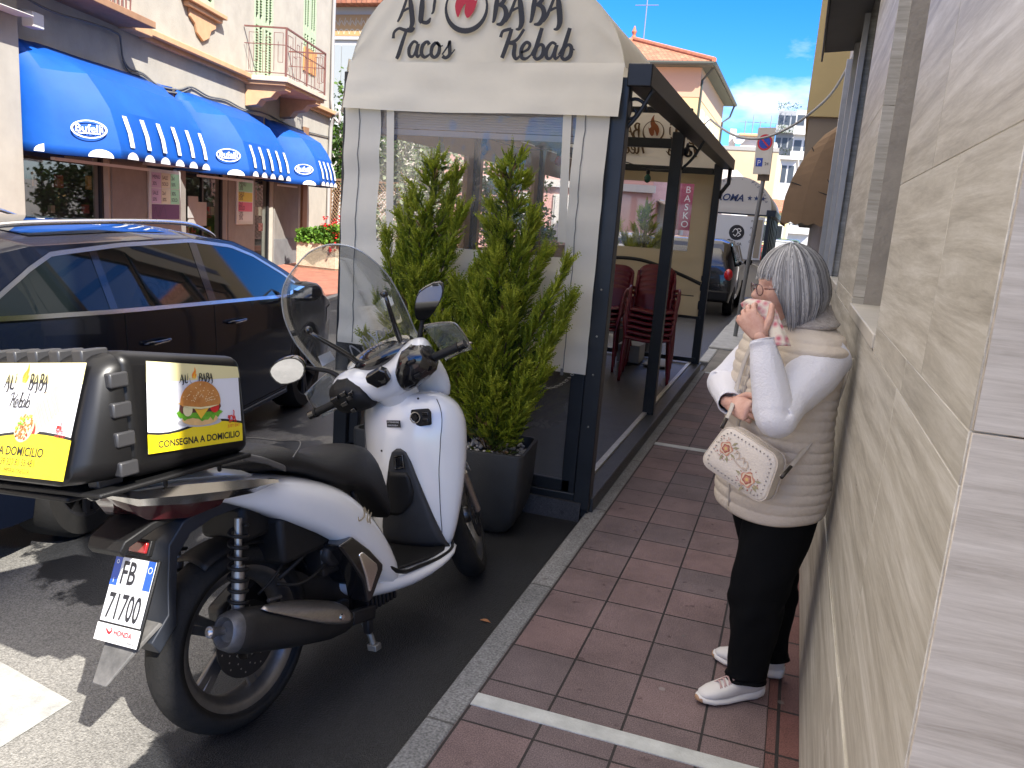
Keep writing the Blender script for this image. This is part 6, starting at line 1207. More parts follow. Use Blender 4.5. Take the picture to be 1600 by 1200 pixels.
def carwheel(parent, x, y, R=.335, W=.22, s_=1, zc=.335):
    Mw = Matrix.Translation((x, y, zc-.0)) @ Matrix.Rotation(s_*pi/2, 4, 'Y')
    b = MB(); b.lathe([(R-.1, -W/2), (R-.02, -W/2), (R, -W/2+.03), (R, W/2-.03), (R-.02, W/2), (R-.1, W/2), (R-.1, W/2-.02)], Mw, 48); t = b.build('tyre', M_rub, parent, smooth=True, auto=40)
    b = MB(); b.lathe([(R-.1, W/2-.005), (R-.115, W/2-.01), (R-.12, W/2-.06), (R-.1, W/2-.12), (.0001, W/2-.12)], Mw, 40)
    for k in range(5):
        for d in (-.16, .16): a = 2*pi*k/5; b.beam(Mw @ V((.03*cos(a+d), .03*sin(a+d), W/2-.03)), Mw @ V(((R-.11)*cos(a+d*.9), (R-.11)*sin(a+d*.9), W/2-.012)), .03, .02, up=Mw.to_3x3() @ V((0, 0, 1)))
    b.lathe([(.0001, W/2-.012), (.04, W/2-.012), (.055, W/2-.03)], Mw, 20); b.build('rim', M_wh, t, smooth=True, auto=35); return t
for y in (0, 2.82):
    for s_, x in ((1, -.13), (-1, -1.71)): carwheel(CAR, x, y, s_=s_)
# ================================================================ potted conifers
def leafmat(name, c0, c1, tr=.35):
    m = bpy.data.materials.new(name); m.use_nodes = True; n = m.node_tree.nodes; l = m.node_tree.links; b = n['Principled BSDF']
    g = n.new('ShaderNodeNewGeometry'); r = n.new('ShaderNodeValToRGB'); e = r.color_ramp.elements; e[0].color = (*c0, 1); e[1].color = (*c1, 1)
    l.new(g.outputs['Random Per Island'], r.inputs[0]); l.new(r.outputs[0], b.inputs['Base Color']); b.inputs['Roughness'].default_value = .6; b.inputs['Specular IOR Level'].default_value = .3
    t = n.new('ShaderNodeBsdfTranslucent'); l.new(r.outputs[0], t.inputs[0]); mx = n.new('ShaderNodeMixShader'); mx.inputs[0].default_value = tr
    l.new(b.outputs[0], mx.inputs[1]); l.new(t.outputs[0], mx.inputs[2]); l.new(mx.outputs[0], n['Material Output'].inputs[0]); return m
M_con = leafmat('conifer_leaf', (.09, .15, .012), (.37, .42, .03), .35); M_brk = mat('bark', (.09, .06, .04), .9, var=.4, vscale=20, bump=.5, bscale=60)
M_lf = leafmat('hedge_leaf', (.015, .045, .01), (.10, .18, .03), .3); M_lf2 = leafmat('grey_leaf', (.10, .13, .08), (.30, .34, .22), .3)
def spray(b, o, d, L_, rr, n=9, mi=0):
    b.mi = mi
    d = d.normalized(); s_ = d.orthogonal().normalized(); s_.rotate(Matrix.Rotation(rr.uniform(0, 6.28), 3, d)); u_ = d.cross(s_)
    vs = []; fs = []
    for i in range(n):
        t = (i+.5)/n; p = o+d*(L_*t)+u_*(.12*L_*t*t)
        for sg in (1, -1):
            ll = L_*.34*(1.1-t)*rr.uniform(.8, 1.25); dd = (d*1.0+s_*(sg*rr.uniform(.5, .9))+u_*rr.uniform(-.35, .35)).normalized(); w_ = u_*.0024+s_*.001
            q = p+dd*ll; k = len(vs); vs += [p-w_, p+w_, q.lerp(p, .35)+w_*1.5, q, q.lerp(p, .35)-w_*1.5]; fs.append((k, k+1, k+2, k+3, k+4))
    q = o+d*L_*1.1; k = len(vs); w_ = s_*.004; vs += [o-w_, o+w_, q]; fs.append((k, k+1, k+2))
    b.add(vs, fs)
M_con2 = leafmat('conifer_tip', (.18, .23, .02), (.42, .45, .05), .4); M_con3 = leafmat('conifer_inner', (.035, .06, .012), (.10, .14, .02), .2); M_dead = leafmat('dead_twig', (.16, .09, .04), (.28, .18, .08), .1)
def conifer(parent, base, spires, seed, dens=1.0, sl=.1):
    rr = random.Random(seed); b = MB(); tk = MB(); top = V(spires[0][1]); zb = V(spires[0][0]).z; tr_ = crom([base, base.lerp(top, .35)+V((.012, 0, 0)), base.lerp(top, .7), top], 8)[0]
    tk.tube(tr_, [lerp(.019, .003, k/(len(tr_)-1)) for k in range(len(tr_))], 8)
    H_ = top.z-zb
    def branch(p0, p1, fluff):
        ax = p1-p0; L_ = ax.length; axn = ax.normalized(); mid = p0.lerp(p1, .5)+V((0, 0, -.06*L_)); q = crom([p0, mid, p1], 5)[0]; tk.tube(q, [lerp(.0055, .0014, k/(len(q)-1)) for k in range(len(q))], 4)
        n_ = int(L_*250*dens*fluff)+10
        for k in range(n_):
            t = .12+.88*rr.random()**.8; i = min(int(t*(len(q)-1)), len(q)-2); p = q[i].lerp(q[i+1], t*(len(q)-1)-i); a = rr.uniform(0, 6.283); s_ = axn.orthogonal().normalized(); s_.rotate(Matrix.Rotation(a, 3, axn)); off = rr.random()*.055*fluff*(1.15-t)
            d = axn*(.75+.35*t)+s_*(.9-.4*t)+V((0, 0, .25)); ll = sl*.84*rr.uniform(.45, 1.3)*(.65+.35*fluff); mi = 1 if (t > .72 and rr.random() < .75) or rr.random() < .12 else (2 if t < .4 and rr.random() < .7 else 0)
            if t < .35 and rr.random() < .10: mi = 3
            spray(b, p+s_*off, d, ll, rr, 7, mi)
    for p0, p1, R_ in spires[1:]: branch(V(p0), V(p1), .75+R_*5)
    n = int(44*dens)
    for k in range(n):
        t = (k+rr.random())/n; z = zb+H_*(.02+.93*t); i = min(int((z-base.z)/(top.z-base.z)*(len(tr_)-1)), len(tr_)-2); p0 = tr_[max(i, 0)]; Lh = (.265*(1-t)**.9+.03)*rr.uniform(.45, 1.35); a = k*2.4+rr.uniform(-.4, .4); p1 = p0+V((cos(a)*Lh, sin(a)*Lh*.9, Lh*rr.uniform(.9, 1.5))); branch(p0, p1, rr.uniform(.8, 1.2)*(1-.45*t))
    for k in range(int(70*dens)): t = rr.random(); p = V(spires[0][0]).lerp(top, .35+.65*t); a = rr.uniform(0, 6.28); spray(b, p, V((cos(a)*.5*(1.1-t), sin(a)*.5*(1.1-t), 1)), sl*rr.uniform(.6, 1.0), rr, 7, 1 if rr.random() < .6 else 0)
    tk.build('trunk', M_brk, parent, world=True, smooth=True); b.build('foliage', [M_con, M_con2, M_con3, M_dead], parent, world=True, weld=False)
M_pot = mat('pot_anthracite', (.026, .028, .03), .5, var=.15, vscale=10, bump=.25, bscale=220)
def pot(name, label, x, y, rz=0, tree=None):
    T = thing(name, label, 'potted plant', (x, y, RZ), rz, 'potted conifers at the kiosk front'); h = .46
    def ring(w_, z, r_=.04):
        o = []
        for cx_, cy_, a0 in ((w_-r_, w_-r_, 0), (-(w_-r_), w_-r_, pi/2), (-(w_-r_), -(w_-r_), pi), (w_-r_, -(w_-r_), 3*pi/2)):
            for j in range(6): a = a0+pi/2*j/5; o.append(V((cx_+r_*cos(a), cy_+r_*sin(a), z)))
        return o
    b = MB(); b.loft([ring(.11, .0, .05), ring(.135, .012, .05), ring(.165, .05, .05), ring(.19, .12), ring(.205, .25), ring(.212, h-.01), ring(.21, h), ring(.195, h), ring(.19, h-.02), ring(.185, h-.06)], cap=True); b.build('pot', M_pot, T, smooth=True, auto=40)
    b = MB(); rr = random.Random(5)
    for k in range(170): r_ = rr.uniform(.006, .014); b.ball((rr.uniform(-.17, .17), rr.uniform(-.17, .17), h-.045+rr.uniform(0, .012)), (r_, r_*1.2, r_*.7), 6, 4)
    b.build('gravel', mat('white_gravel', (.55, .53, .50), .8, var=.3, vscale=30), T, smooth=True)
    return T
TBt = pot('potted_conifer', 'golden green conifer in a square black pot beside the scooter front wheel', -1.40, 4.0, radians(6))
P = lambda px, py, y: at(px, py, 'y', y)
bs = V((-1.40, 4.0, .38))
sp = [(V((-1.41, 4.0, .42)), P(800, 238, 4.02), .16)]
for px, py, yy, z0, r_ in ((757, 405, 4.0, .75, .075), (832, 335, 4.0, 1.05, .07), (852, 395, 4.05, .95, .07), (884, 412, 3.95, .72, .06), (893, 468, 3.98, .62, .06), (745, 455, 3.9, .62, .09), (718, 520, 3.9, .5, .09), (868, 520, 3.95, .5, .08), (850, 585, 3.9, .42, .08), (700, 575, 3.9, .42, .09), (800, 470, 3.85, .5, .11), (770, 540, 3.82, .4, .12), (735, 600, 3.84, .38, .11), (825, 600, 3.86, .38, .11), (780, 640, 3.84, .36, .1), (815, 640, 3.84, .36, .09), (775, 390, 3.95, .85, .09), (810, 420, 4.12, .7, .1), (750, 560, 4.15, .5, .12)):
    tp = P(px, py, yy); sp.append((V((lerp(-1.41, tp.x, .12), lerp(4.0, tp.y, .2), z0)), tp, r_))
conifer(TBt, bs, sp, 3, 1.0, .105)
TAt = pot('potted_conifer', 'golden green conifer in a black pot behind the scooter windscreen', -1.93, 4.02, radians(-4))
sp = [(V((-1.93, 4.02, .42)), P(684, 240, 4.02), .17)]
for px, py, yy, z0, r_ in ((640, 310, 4.0, .95, .075), (716, 270, 4.05, 1.1, .065), (722, 330, 4.0, .95, .08), (628, 390, 4.0, .75, .07), (604, 365, 4.0, .8, .045), (612, 470, 3.98, .62, .07), (600, 540, 3.95, .5, .08), (745, 420, 4.0, .6, .08), (730, 480, 3.95, .5, .1), (660, 440, 3.9, .6, .1), (690, 500, 3.88, .5, .12), (640, 540, 3.88, .42, .11), (700, 560, 3.86, .4, .12), (640, 600, 3.86, .38, .1), (665, 350, 3.98, .9, .09)):
    tp = P(px, py, yy); sp.append((V((lerp(-1.93, tp.x, .12), lerp(4.02, tp.y, .2), z0)), tp, r_))
conifer(TAt, V((-1.93, 4.02, .38)), sp, 8, .9, .105)
T3 = pot('potted_conifer', 'dark small conifer seen through the rear window of the kiosk', -1.82, 10.45)
conifer(T3, V((-1.82, 10.45, .38)), [(V((-1.82, 10.45, .45)), V((-1.86, 10.45, 1.86)), .2), (V((-1.8, 10.45, .6)), V((-1.62, 10.4, 1.5)), .1), (V((-1.8, 10.45, .6)), V((-2.08, 10.4, 1.45)), .1), (V((-1.8, 10.45, .6)), V((-1.95, 10.3, 1.3)), .14), (V((-1.8, 10.45, .5)), V((-1.7, 10.3, 1.25)), .14)], 12, .8, .14)
T3['group'] = 'potted conifers at the kiosk rear'
T4 = pot('potted_conifer', 'light green conifer at the left edge of the kiosk rear window', -2.45, 10.5); T4['group'] = 'potted conifers at the kiosk rear'
conifer(T4, V((-2.45, 10.5, .38)), [(V((-2.45, 10.5, .45)), V((-2.42, 10.5, 1.8)), .2), (V((-2.4, 10.5, .6)), V((-2.2, 10.45, 1.55)), .12)], 13, .8, .14)
# ================================================================ hedge, garden trees, planter box with geraniums
def blob_tree(name, label, cat, base, crown, seed, n=2600, ls=.12, m=None, tr=.12, group=None):
    T = thing(name, label, cat, base, group=group); rr = random.Random(seed); base = V(base)
    tk = MB(); c0 = V(crown[0][0]); tk.tube([base, base.lerp(c0, .6), c0], [tr, tr*.7, tr*.35], 8, smooth=4)
    for c, r_ in crown: tk.tube([base.lerp(c0, .5), V(c)], [tr*.4, tr*.15], 6)
    tk.build('trunk', M_brk, T, world=True, smooth=True); b = MB(); tot = sum(r_[0]*r_[2] for c, r_ in crown)
    for c, r_ in crown:
        c = V(c); cl = [(V((rr.gauss(0, 1), rr.gauss(0, 1), rr.gauss(0, 1))).normalized()*rr.uniform(.55, 1.05)) for _ in range(max(8, int(60*r_[0]*r_[2]/tot)))]
        for k in range(int(n*r_[0]*r_[2]/tot)):
            g = rr.choice(cl); q = g+V((rr.gauss(0, .17), rr.gauss(0, .17), rr.gauss(0, .17))); p = c+V((q.x*r_[0], q.y*r_[1], q.z*r_[2])); a = V((rr.gauss(0, 1), rr.gauss(0, 1), rr.gauss(0, .7))).normalized()*ls*rr.uniform(.6, 1.3); s2 = a.cross(V((rr.gauss(0, 1), rr.gauss(0, 1), rr.gauss(0, 1)))).normalized()*ls*.32
            b.add([p, p+a*.5+s2, p+a, p+a*.5-s2], [(0, 1, 2, 3)])
    b.build('crown', m or M_lf, T, world=True, weld=False); return T
blob_tree('garden_tree', 'dense green garden tree behind the corner of the cream house', 'tree', (-14.2, 23.5, 0), [((-14.0, 23.6, 3.6), (1.3, 1.2, 1.6)), ((-12.8, 23.2, 2.6), (1.2, 1, 1.3)), ((-11.6, 23.5, 3.4), (1.2, 1, 1.4))], 1, 5200, .17)
blob_tree('hedge_bush', 'pale leafy bush seen through the left part of the kiosk window', 'bush', (-8.9, 19.2, 0), [((-9.2, 19.4, 2.6), (1.1, .8, 1.2)), ((-8.3, 19.2, 1.6), (1.2, .8, 1.0)), ((-9.8, 19.2, 1.2), (.9, .8, .9))], 2, 5200, .13, M_lf2)
blob_tree('hedge_bush', 'dark green bush seen through the middle of the kiosk window', 'bush', (-7.0, 19.8, 0), [((-7.1, 20, 2.2), (.9, .8, 1.2)), ((-6.6, 19.8, 1.2), (.9, .8, .8))], 3, 4200, .13)
PBX = thing('planter_box', 'pebble dash concrete planter box with red geraniums on the left pavement', 'planter', FW @ V((9.6, 0, 2.0)))
pa, pb_ = at(462, 417, 'z', 0), at(524, 424, 'z', 0); PX_ = (pb_-pa); PL = PX_.length; PFr = frame(pa, PX_, V((0, 0, 1)))
b = MB(); b.X = PFr; b.box((0, .04, -.42), (PL, .62, 0)); b.box((.03, .0, -.4), (PL-.03, .04, -.02)); b.build('box', mat('pebble_concrete', (.62, .53, .38), .9, var=.4, vscale=28, bump=.8, bscale=50), PBX, world=True, bevel=.015)
rr = random.Random(4); b = MB(); fl_ = MB()
for k in range(1500):
    u = rr.uniform(-.02, 1.12); p = PFr @ V((PL*u, .62+rr.random()**1.5*(.28+.22*u), rr.uniform(-.42, .05))); a = V((rr.gauss(0, 1), rr.gauss(0, 1), rr.gauss(0, 1))).normalized()*.06; s2 = a.cross(V((rr.gauss(0, 1), rr.gauss(0, 1), 1))).normalized()*.035; b.add([p-a, p+s2, p+a, p-s2], [(0, 1, 2, 3)])
for k in range(26):
    c = PFr @ V((PL*rr.uniform(.72, 1.18), rr.uniform(.45, 1.25), rr.uniform(-.4, .05)))
    for j in range(16): p = c+V((rr.gauss(0, .04), rr.gauss(0, .04), rr.gauss(0, .04))); a = V((rr.gauss(0, 1), rr.gauss(0, 1), rr.gauss(0, 1))).normalized()*.03; s2 = a.cross(V((0.3, .1, 1))).normalized()*.03; fl_.add([p-a, p+s2, p+a, p-s2], [(0, 1, 2, 3)])
b.build('leaves', leafmat('geranium_leaf', (.04, .12, .015), (.18, .34, .04)), PBX, world=True, weld=False); fl_.build('flowers', leafmat('geranium_flower', (.55, .005, .01), (.8, .03, .04)), PBX, world=True, weld=False)
LT = thing('lattice_fence', 'wooden lattice fence behind the geranium planter', 'fence', (-12.6, 21.6, 0)); b = MB(); LFm = frame(V((-13.2, 21.7, 0)), V((1, -.1, 0)), V((0, 0, 1))); b.X = LFm
for k in range(-14, 26): x = k*.11; b.beam((max(x, 0), max(.4, .4-x), 0), (x+1.8 if x+1.8 < 2.4 else 2.4, .4+(1.8 if x+1.8 < 2.4 else 2.4-x), 0), .018, .01, up=(0, 0, 1)); b.beam((max(x, 0), min(2.2, 2.2+x), .012), (min(x+1.8, 2.4), 2.2-(1.8 if x+1.8 < 2.4 else 2.4-x), .012), .018, .01, up=(0, 0, 1))
b.build('lattice', mat('lattice_wood', (.28, .17, .10), .8), LT, world=True); b = MB(); b.X = LFm; b.box((-.04, 0, -.03), (.04, 2.25, .03)); b.box((2.36, 0, -.03), (2.44, 2.25, .03)); b.box((0, 2.2, -.03), (2.4, 2.26, .03)); b.build('frame', mat('lattice_wood', (.28, .17, .10), .8), LT, world=True)
# ================================================================ buildings and street beyond
M_roof = tilemat('clay_tiles', .22, .32, (.38, .16, .09), (.30, .11, .06), (.13, .06, .04), off=.5, ms=.03, bump=1)
def winrow(T, M_, pts, w_, h_, mshut, name='window', shut=True):
    for (x, z) in pts:
        b = MB(); b.X = M_; b.box((x-w_/2-.06, z-.06, .0), (x+w_/2+.06, z+h_+.06, .05)); f = b.build(name, mat('pale_frame', (.55, .53, .48), .8), T, world=True)
        b = MB(); b.X = M_
        if shut:
            for s_ in (0, 1):
                x0 = x-w_/2+s_*w_/2; b.box((x0+.02, z, .05), (x0+w_/2-.02, z+h_, .08))
            b.build('shutter', mshut, f, world=True)
        else: b.box((x-w_/2, z, .05), (x+w_/2, z+h_, .06)); b.build('pane', M_dglass, f, world=True)
def wallbox(T, name, x0, x1, y0, y1, z1, m, z0=0):
    b = MB(); b.box((x0, y0, z0), (x1, y1, z1)); return b.build(name, m, T, world=True)
def Fs(x, y): return frame(V((x, y, 0)), (1, 0, 0), (0, 0, 1))       # facade facing -Y : local (x, z, out)
def Fe(x, y): return frame(V((x, y, 0)), (0, 1, 0), (0, 0, 1))       # facade facing +X
# yellow villa with hipped tile roof
VY = thing('yellow_villa', 'yellow villa with red tiled hip roof rising behind the kiosk', 'building', (-5.3, 40.2, 0)); M_yel = mat('yellow_render', (.50, .39, .20), .85, var=.08, vscale=.8)
wallbox(VY, 'wall', -14, -5.35, 40.6, 52, 9.0, M_yel); wallbox(VY, 'frieze', -14.02, -5.33, 40.58, 52.02, 8.95, mat('peach_render', (.46, .31, .20), .85), 7.6)
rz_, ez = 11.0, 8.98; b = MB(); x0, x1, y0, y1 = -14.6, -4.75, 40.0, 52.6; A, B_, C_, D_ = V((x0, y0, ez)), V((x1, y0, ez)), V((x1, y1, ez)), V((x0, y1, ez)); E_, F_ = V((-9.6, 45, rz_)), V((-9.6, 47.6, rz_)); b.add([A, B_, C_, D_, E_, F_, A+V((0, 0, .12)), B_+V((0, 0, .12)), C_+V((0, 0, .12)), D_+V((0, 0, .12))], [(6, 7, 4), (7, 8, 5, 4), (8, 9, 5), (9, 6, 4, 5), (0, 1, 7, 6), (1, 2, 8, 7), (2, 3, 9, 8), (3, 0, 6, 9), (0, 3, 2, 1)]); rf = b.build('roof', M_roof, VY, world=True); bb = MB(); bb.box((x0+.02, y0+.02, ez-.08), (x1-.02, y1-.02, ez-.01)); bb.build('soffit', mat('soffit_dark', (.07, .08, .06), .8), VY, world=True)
b = MB(); b.tube([B_+V((0, 0, .15)), E_+V((0, 0, .05))], .13, 8); b.tube([A+V((0, 0, .15)), E_], .13, 8); b.tube([E_, F_], .13, 8); b.lathe([(.2, 0), (.08, .25), (.14, .4), (.02, .7)], Matrix.Translation(E_), 10); b.build('roof_ridge', mat('ridge_clay', (.42, .15, .08), .85, var=.3, vscale=6), rf, world=True)
b = MB(); b.tube([(x1+.06, y0, ez), (x1+.06, y1, ez)], .09, 8); b.tube([(x0, y0-.06, ez), (x1, y0-.06, ez)], .09, 8); b.tube([(x1, y1, ez), (x1-.2, y1, ez-.7), (-5.28, y1-.7, ez-1.1), (-5.28, y1-.7, 0)], .06, 6); b.tube([(x1, y0+.5, ez), (-5.28, y0+.8, ez-.6), (-5.28, y0+.8, 0)], .06, 6); b.build('gutter', mat('gutter_dark', (.05, .06, .05), .5, .3), VY, world=True)
winrow(VY, Fe(-5.35, 40.6), [(x, z) for x in (1.9, 4.3, 6.7, 9.1) for z in (5.0, 1.8)], 1.1, 2.2, mat('pale_shutter', (.45, .47, .42), .7)); winrow(VY, Fs(-5.35, 40.6), [(-2.4, 4.9), (-5, 4.9)], 1.1, 2.1, mat('pale_shutter', (.45, .47, .42), .7))
AN = thing('roof_antenna', 'thin television antenna on the villa roof ridge', 'antenna', (-9.2, 44.5, 10.6)); b = MB(); b.tube([(-9.0, 44.6, 10.6), (-9.0, 44.6, 13.6)], .03, 6)
for z, w_ in ((13.2, .5), (12.95, .35), (12.6, .6)): b.tube([(-9-w_, 44.6, z), (-9+w_, 44.6, z)], .02, 5)
b.build('mast', mat('antenna_grey', (.2, .2, .2), .5), AN, world=True)
# beige party wall building with roof terrace
BW = thing('beige_building', 'plain beige building with a cluttered roof terrace at the end of the street', 'building', (-4, 60, 0)); wallbox(BW, 'wall', -9, -2.2, 60, 72, 7.1, mat('beige_render', (.50, .39, .25), .9, var=.08, vscale=.5)); wallbox(BW, 'parapet', -9.05, -2.15, 59.95, 60.25, 7.35, mat('grey_coping', (.3, .29, .27), .8), 7.1)
b = MB(); b.box((-4.8, 61, 7.1), (-3.2, 64, 8.2)); b.box((-3.4, 61, 7.1), (-2.4, 63, 7.8)); b.box((-5.6, 61, 7.1), (-5.2, 61.5, 8.6)); b.build('roof_shed', mat('white_render', (.60, .58, .55), .85, var=.1, vscale=1), BW, world=True, split=True); b = MB(); b.box((-4.9, 60.6, 8.15), (-3.1, 61.2, 8.3)); b.build('roof_awning', mat('faded_orange', (.6, .36, .2), .8), BW, world=True)
b = MB()
for k, x in enumerate((-4.7, -4.2, -3.7, -3.0)): b.tube([(x, 62, 8), (x, 62, 9.3+.4*(k % 2))], .03, 5); b.tube([(x-.4, 62, 9.2), (x+.4, 62, 9.2)], .02, 5)
b.build('aerial', mat('antenna_grey', (.2, .2, .2), .5), BW, world=True, split=True); b = MB(); b.lathe([(.4, .1), (.25, .02), (.01, 0)], Matrix.Translation((-4.9, 60.8, 7.9)) @ Matrix.Rotation(radians(70), 4, 'X'), 16); b.build('satellite_dish', mat('dish_grey', (.5, .5, .5), .6), BW, world=True)
# pale blocks
M_whr = mat('white_render', (.60, .58, .55), .85, var=.1, vscale=1); M_stn = mat('grey_render', (.30, .31, .32), .85, var=.12, vscale=.6)
def block(name, label, x0, x1, y, z1, m, rows, cols, bal=True, dep=10, wm=None, depth=.9):
    T = thing(name, label, 'building', ((x0+x1)/2, y, 0)); wallbox(T, 'wall', x0, x1, y, y+dep, z1, m)
    for r_ in range(rows):
        z = z1-(r_+1)*3.0
        if z < 0: continue
        for c in range(cols):
            xa, xb = lerp(x0, x1, (c+.12)/cols), lerp(x0, x1, (c+.88)/cols); b = MB(); b.box((xa, y-.02, z+.9), (xb, y+.01, z+2.4)); f = b.build('window', mat('far_window', (.06, .07, .08), .3), T, world=True)
        if bal: b = MB(); b.box((x0-.1, y-depth, z), (x1+.1, y, z+.14)); b.box((x0-.1, y-depth, z+.14), (x1+.1, y-depth+.06, z+1.0)); b.build('balcony', wm or M_whr, T, world=True)
    return T
block('white_block', 'low white block with flat roof beyond the no parking sign', -3.2, -1.3, 80, 8.4, M_whr, 3, 3, False)
b = MB(); b.box((-3.5, 79.5, 8.3), (-1.1, 90, 8.6)); b.build('roof_edge', M_whr, bpy.data.objects['white_block'], world=True)
block('apartment_tower', 'tall grey apartment tower with stacked balconies above the white block', -5.2, -2.6, 125, 18.6, M_stn, 6, 3, True, wm=mat('balcony_grey', (.34, .35, .35), .8))
block('apartment_tower', 'white apartment tower with balconies partly behind the ochre building', -2.5, 1.0, 112, 17.0, M_whr, 6, 3, True)
rr = random.Random(9)
for nm, xx, yy, zz in (('apartment_tower', -4, 124.4, 18.8),):
    b = MB()
    for k in range(900): p = V((xx+rr.uniform(-1.4, 1.6), yy-rr.random(), zz-.2+rr.random()*1.0-(3.0*rr.randrange(5)))); a = V((rr.gauss(0, 1), rr.gauss(0, 1), rr.gauss(0, 1)))*.13; s2 = V((rr.gauss(0, 1), rr.gauss(0, 1), rr.gauss(0, 1)))*.1; b.add([p, p+a, p+s2], [(0, 1, 2)])
    b.build('balcony_plants', M_lf, bpy.data.objects[nm], world=True, weld=False)
YH = thing('yellow_house', 'small yellow house with a low tiled roof behind the pizzeria kiosk', 'building', (-1.6, 55, 0)); wallbox(YH, 'wall', -2.6, -.9, 55, 60, 3.1, mat('lemon_render', (.66, .56, .28), .85)); b = MB(); b.add([(-2.8, 54.7, 3.1), (-.7, 54.7, 3.1), (-.7, 60, 4.0), (-2.8, 60, 4.0), (-2.8, 54.7, 3.0), (-.7, 54.7, 3.0), (-.7, 60, 3.0), (-2.8, 60, 3.0)], [(0, 1, 2, 3), (4, 5, 1, 0), (5, 6, 2, 1), (6, 7, 3, 2), (7, 4, 0, 3)]); b.build('roof', M_roof, YH, world=True); winrow(YH, Fs(-1.75, 55), [(-.4, 1.2), (.4, 1.2)], .4, 1, M_dglass, shut=False)
# house behind the left corner (painted frieze, grey shutters)
FH = thing('frieze_house', 'house with painted orange frieze and grey shutters behind the drainpipe corner', 'building', (-18, 30, 0)); wallbox(FH, 'wall', -24, -15.6, 30, 40, 9.0, mat('pale_render', (.5, .48, .43), .85)); b = MB(); b.hexa([(-24.5, 29.4, 9), (-15.2, 29.4, 9), (-15.2, 40, 9), (-24.5, 40, 9), (-24.5, 29.4, 9.12), (-15.2, 29.4, 9.12), (-15.2, 40, 11.5), (-24.5, 40, 11.5)]); b.build('roof', M_roof, FH, world=True)
MFH = Fs(-17.9, 30); b = MB(); b.X = MFH; b.box((-4, 7.95, .01), (2.2, 8.72, .03)); fz = b.build('frieze', mat('frieze_ochre', (.52, .30, .12), .85), FH, world=True); b = MB(); 
for k in range(26): disc(b, MFH, -4+.24*k+.1, 8.0, .12, .2, lift=.04, inner=.8, a0=0, a1=pi, n=10); pen(b, [[(-4+.24*k, 8.3, 1), (-3.9+.24*k, 8.5, 1), (-3.8+.24*k, 8.35, 1), (-3.72+.24*k, 8.6, 1)]], MFH, 1, .03, 3, .04)
b.build('frieze_pattern', mat('frieze_cream', (.62, .52, .36), .85), fz, world=True); b = MB(); b.X = MFH; b.box((-4, 7.8, .01), (2.2, 7.9, .1)); b.build('string_course', M_whr, FH, world=True)
winrow(FH, MFH, [(.0, 5.3)], 1.5, 2.3, mat('grey_shutter', (.33, .36, .36), .7))
b = MB(); b.X = MFH
for k in range(3): x0 = -.75+.5*k; b.hexa([(x0, 5.35, .1), (x0+.45, 5.35, .1), (x0+.45, 5.35, .14), (x0, 5.35, .14), (x0-.3, 4.4, .7), (x0+.15, 4.4, .7), (x0+.15, 4.4, .74), (x0-.3, 4.4, .74)])
b.build('open_shutter', mat('grey_shutter', (.33, .36, .36), .7), FH, world=True, split=True)
# pink buildings down the left side, seen through the kiosk
M_pnk = mat('pink_render', (.62, .36, .32), .85, var=.08, vscale=.8)
PK = thing('pink_house', 'pink house with pale window surrounds seen through the kiosk', 'building', (-7, 29, 0)); wallbox(PK, 'wall', -13, -5.0, 29, 42, 4.3, M_pnk); winrow(PK, Fs(-6, 29), [(-3.4, .9), (-2.1, .9), (-.8, .9)], .7, 1.5, M_whr); b = MB(); b.box((-13, 28.85, 2.7), (-4.9, 28.98, 2.95)); b.build('string_course', M_whr, PK, world=True); winrow(PK, Fe(-5, 29), [(x, z) for x in (2, 5, 8) for z in (.9,)], .9, 1.6, M_whr)
CB = thing('corner_block', 'pale balconied building with market awnings seen through the kiosk rear window', 'building', (-4.2, 34, 0)); wallbox(CB, 'wall', -7, -3.4, 43, 56, 4.6, M_whr); b = MB(); b.box((-5.0, 41.8, 3.1), (-3.3, 43, 3.3)); b.build('balcony', mat('peach_slab', (.6, .42, .3), .85), CB, world=True)
b = MB(); b.add([(-5.0, 30, 2.5), (-3.6, 30, 1.9), (-3.4, 40, 2.1), (-5.0, 40, 2.8)], [(0, 1, 2, 3)]); ob = b.build('market_awning', mat('beige_awning', (.6, .5, .38), .85, trans=.3), None, solid=.03); prop(ob, 'beige market awning on the pink house side', 'awning')
b = MB(); b.box((-3.42, 24, 1.55), (-3.38, 24.5, 2.9)); ob = b.build('banner_board', mat('banner_red', (.42, .03, .06), .6), None); WM[ob.name] = Matrix.Identity(4)
ob.name = 'vertical_banner'; WM[ob.name] = Matrix.Identity(4); prop(ob, 'tall red vertical banner with white lettering seen through the kiosk', 'banner'); b = MB()
BF2 = frame(V((-3.12, 23.9, 2.7)), (1, 0, 0), (0, 0, 1)); b.box((-3.32, 23.95, 1.55), (-2.92, 23.99, 2.9)); b.build('banner_cloth', mat('banner_pink', (.36, .07, .12), .6), ob)
b = MB()
for i, ch in enumerate('BASKO'): text(b, ch, BF2 @ Matrix.Translation((0, -.13-.235*i, -.0)), .26, 'CENTER', lift=.08)
b.build('banner_lettering', M_wht, ob)
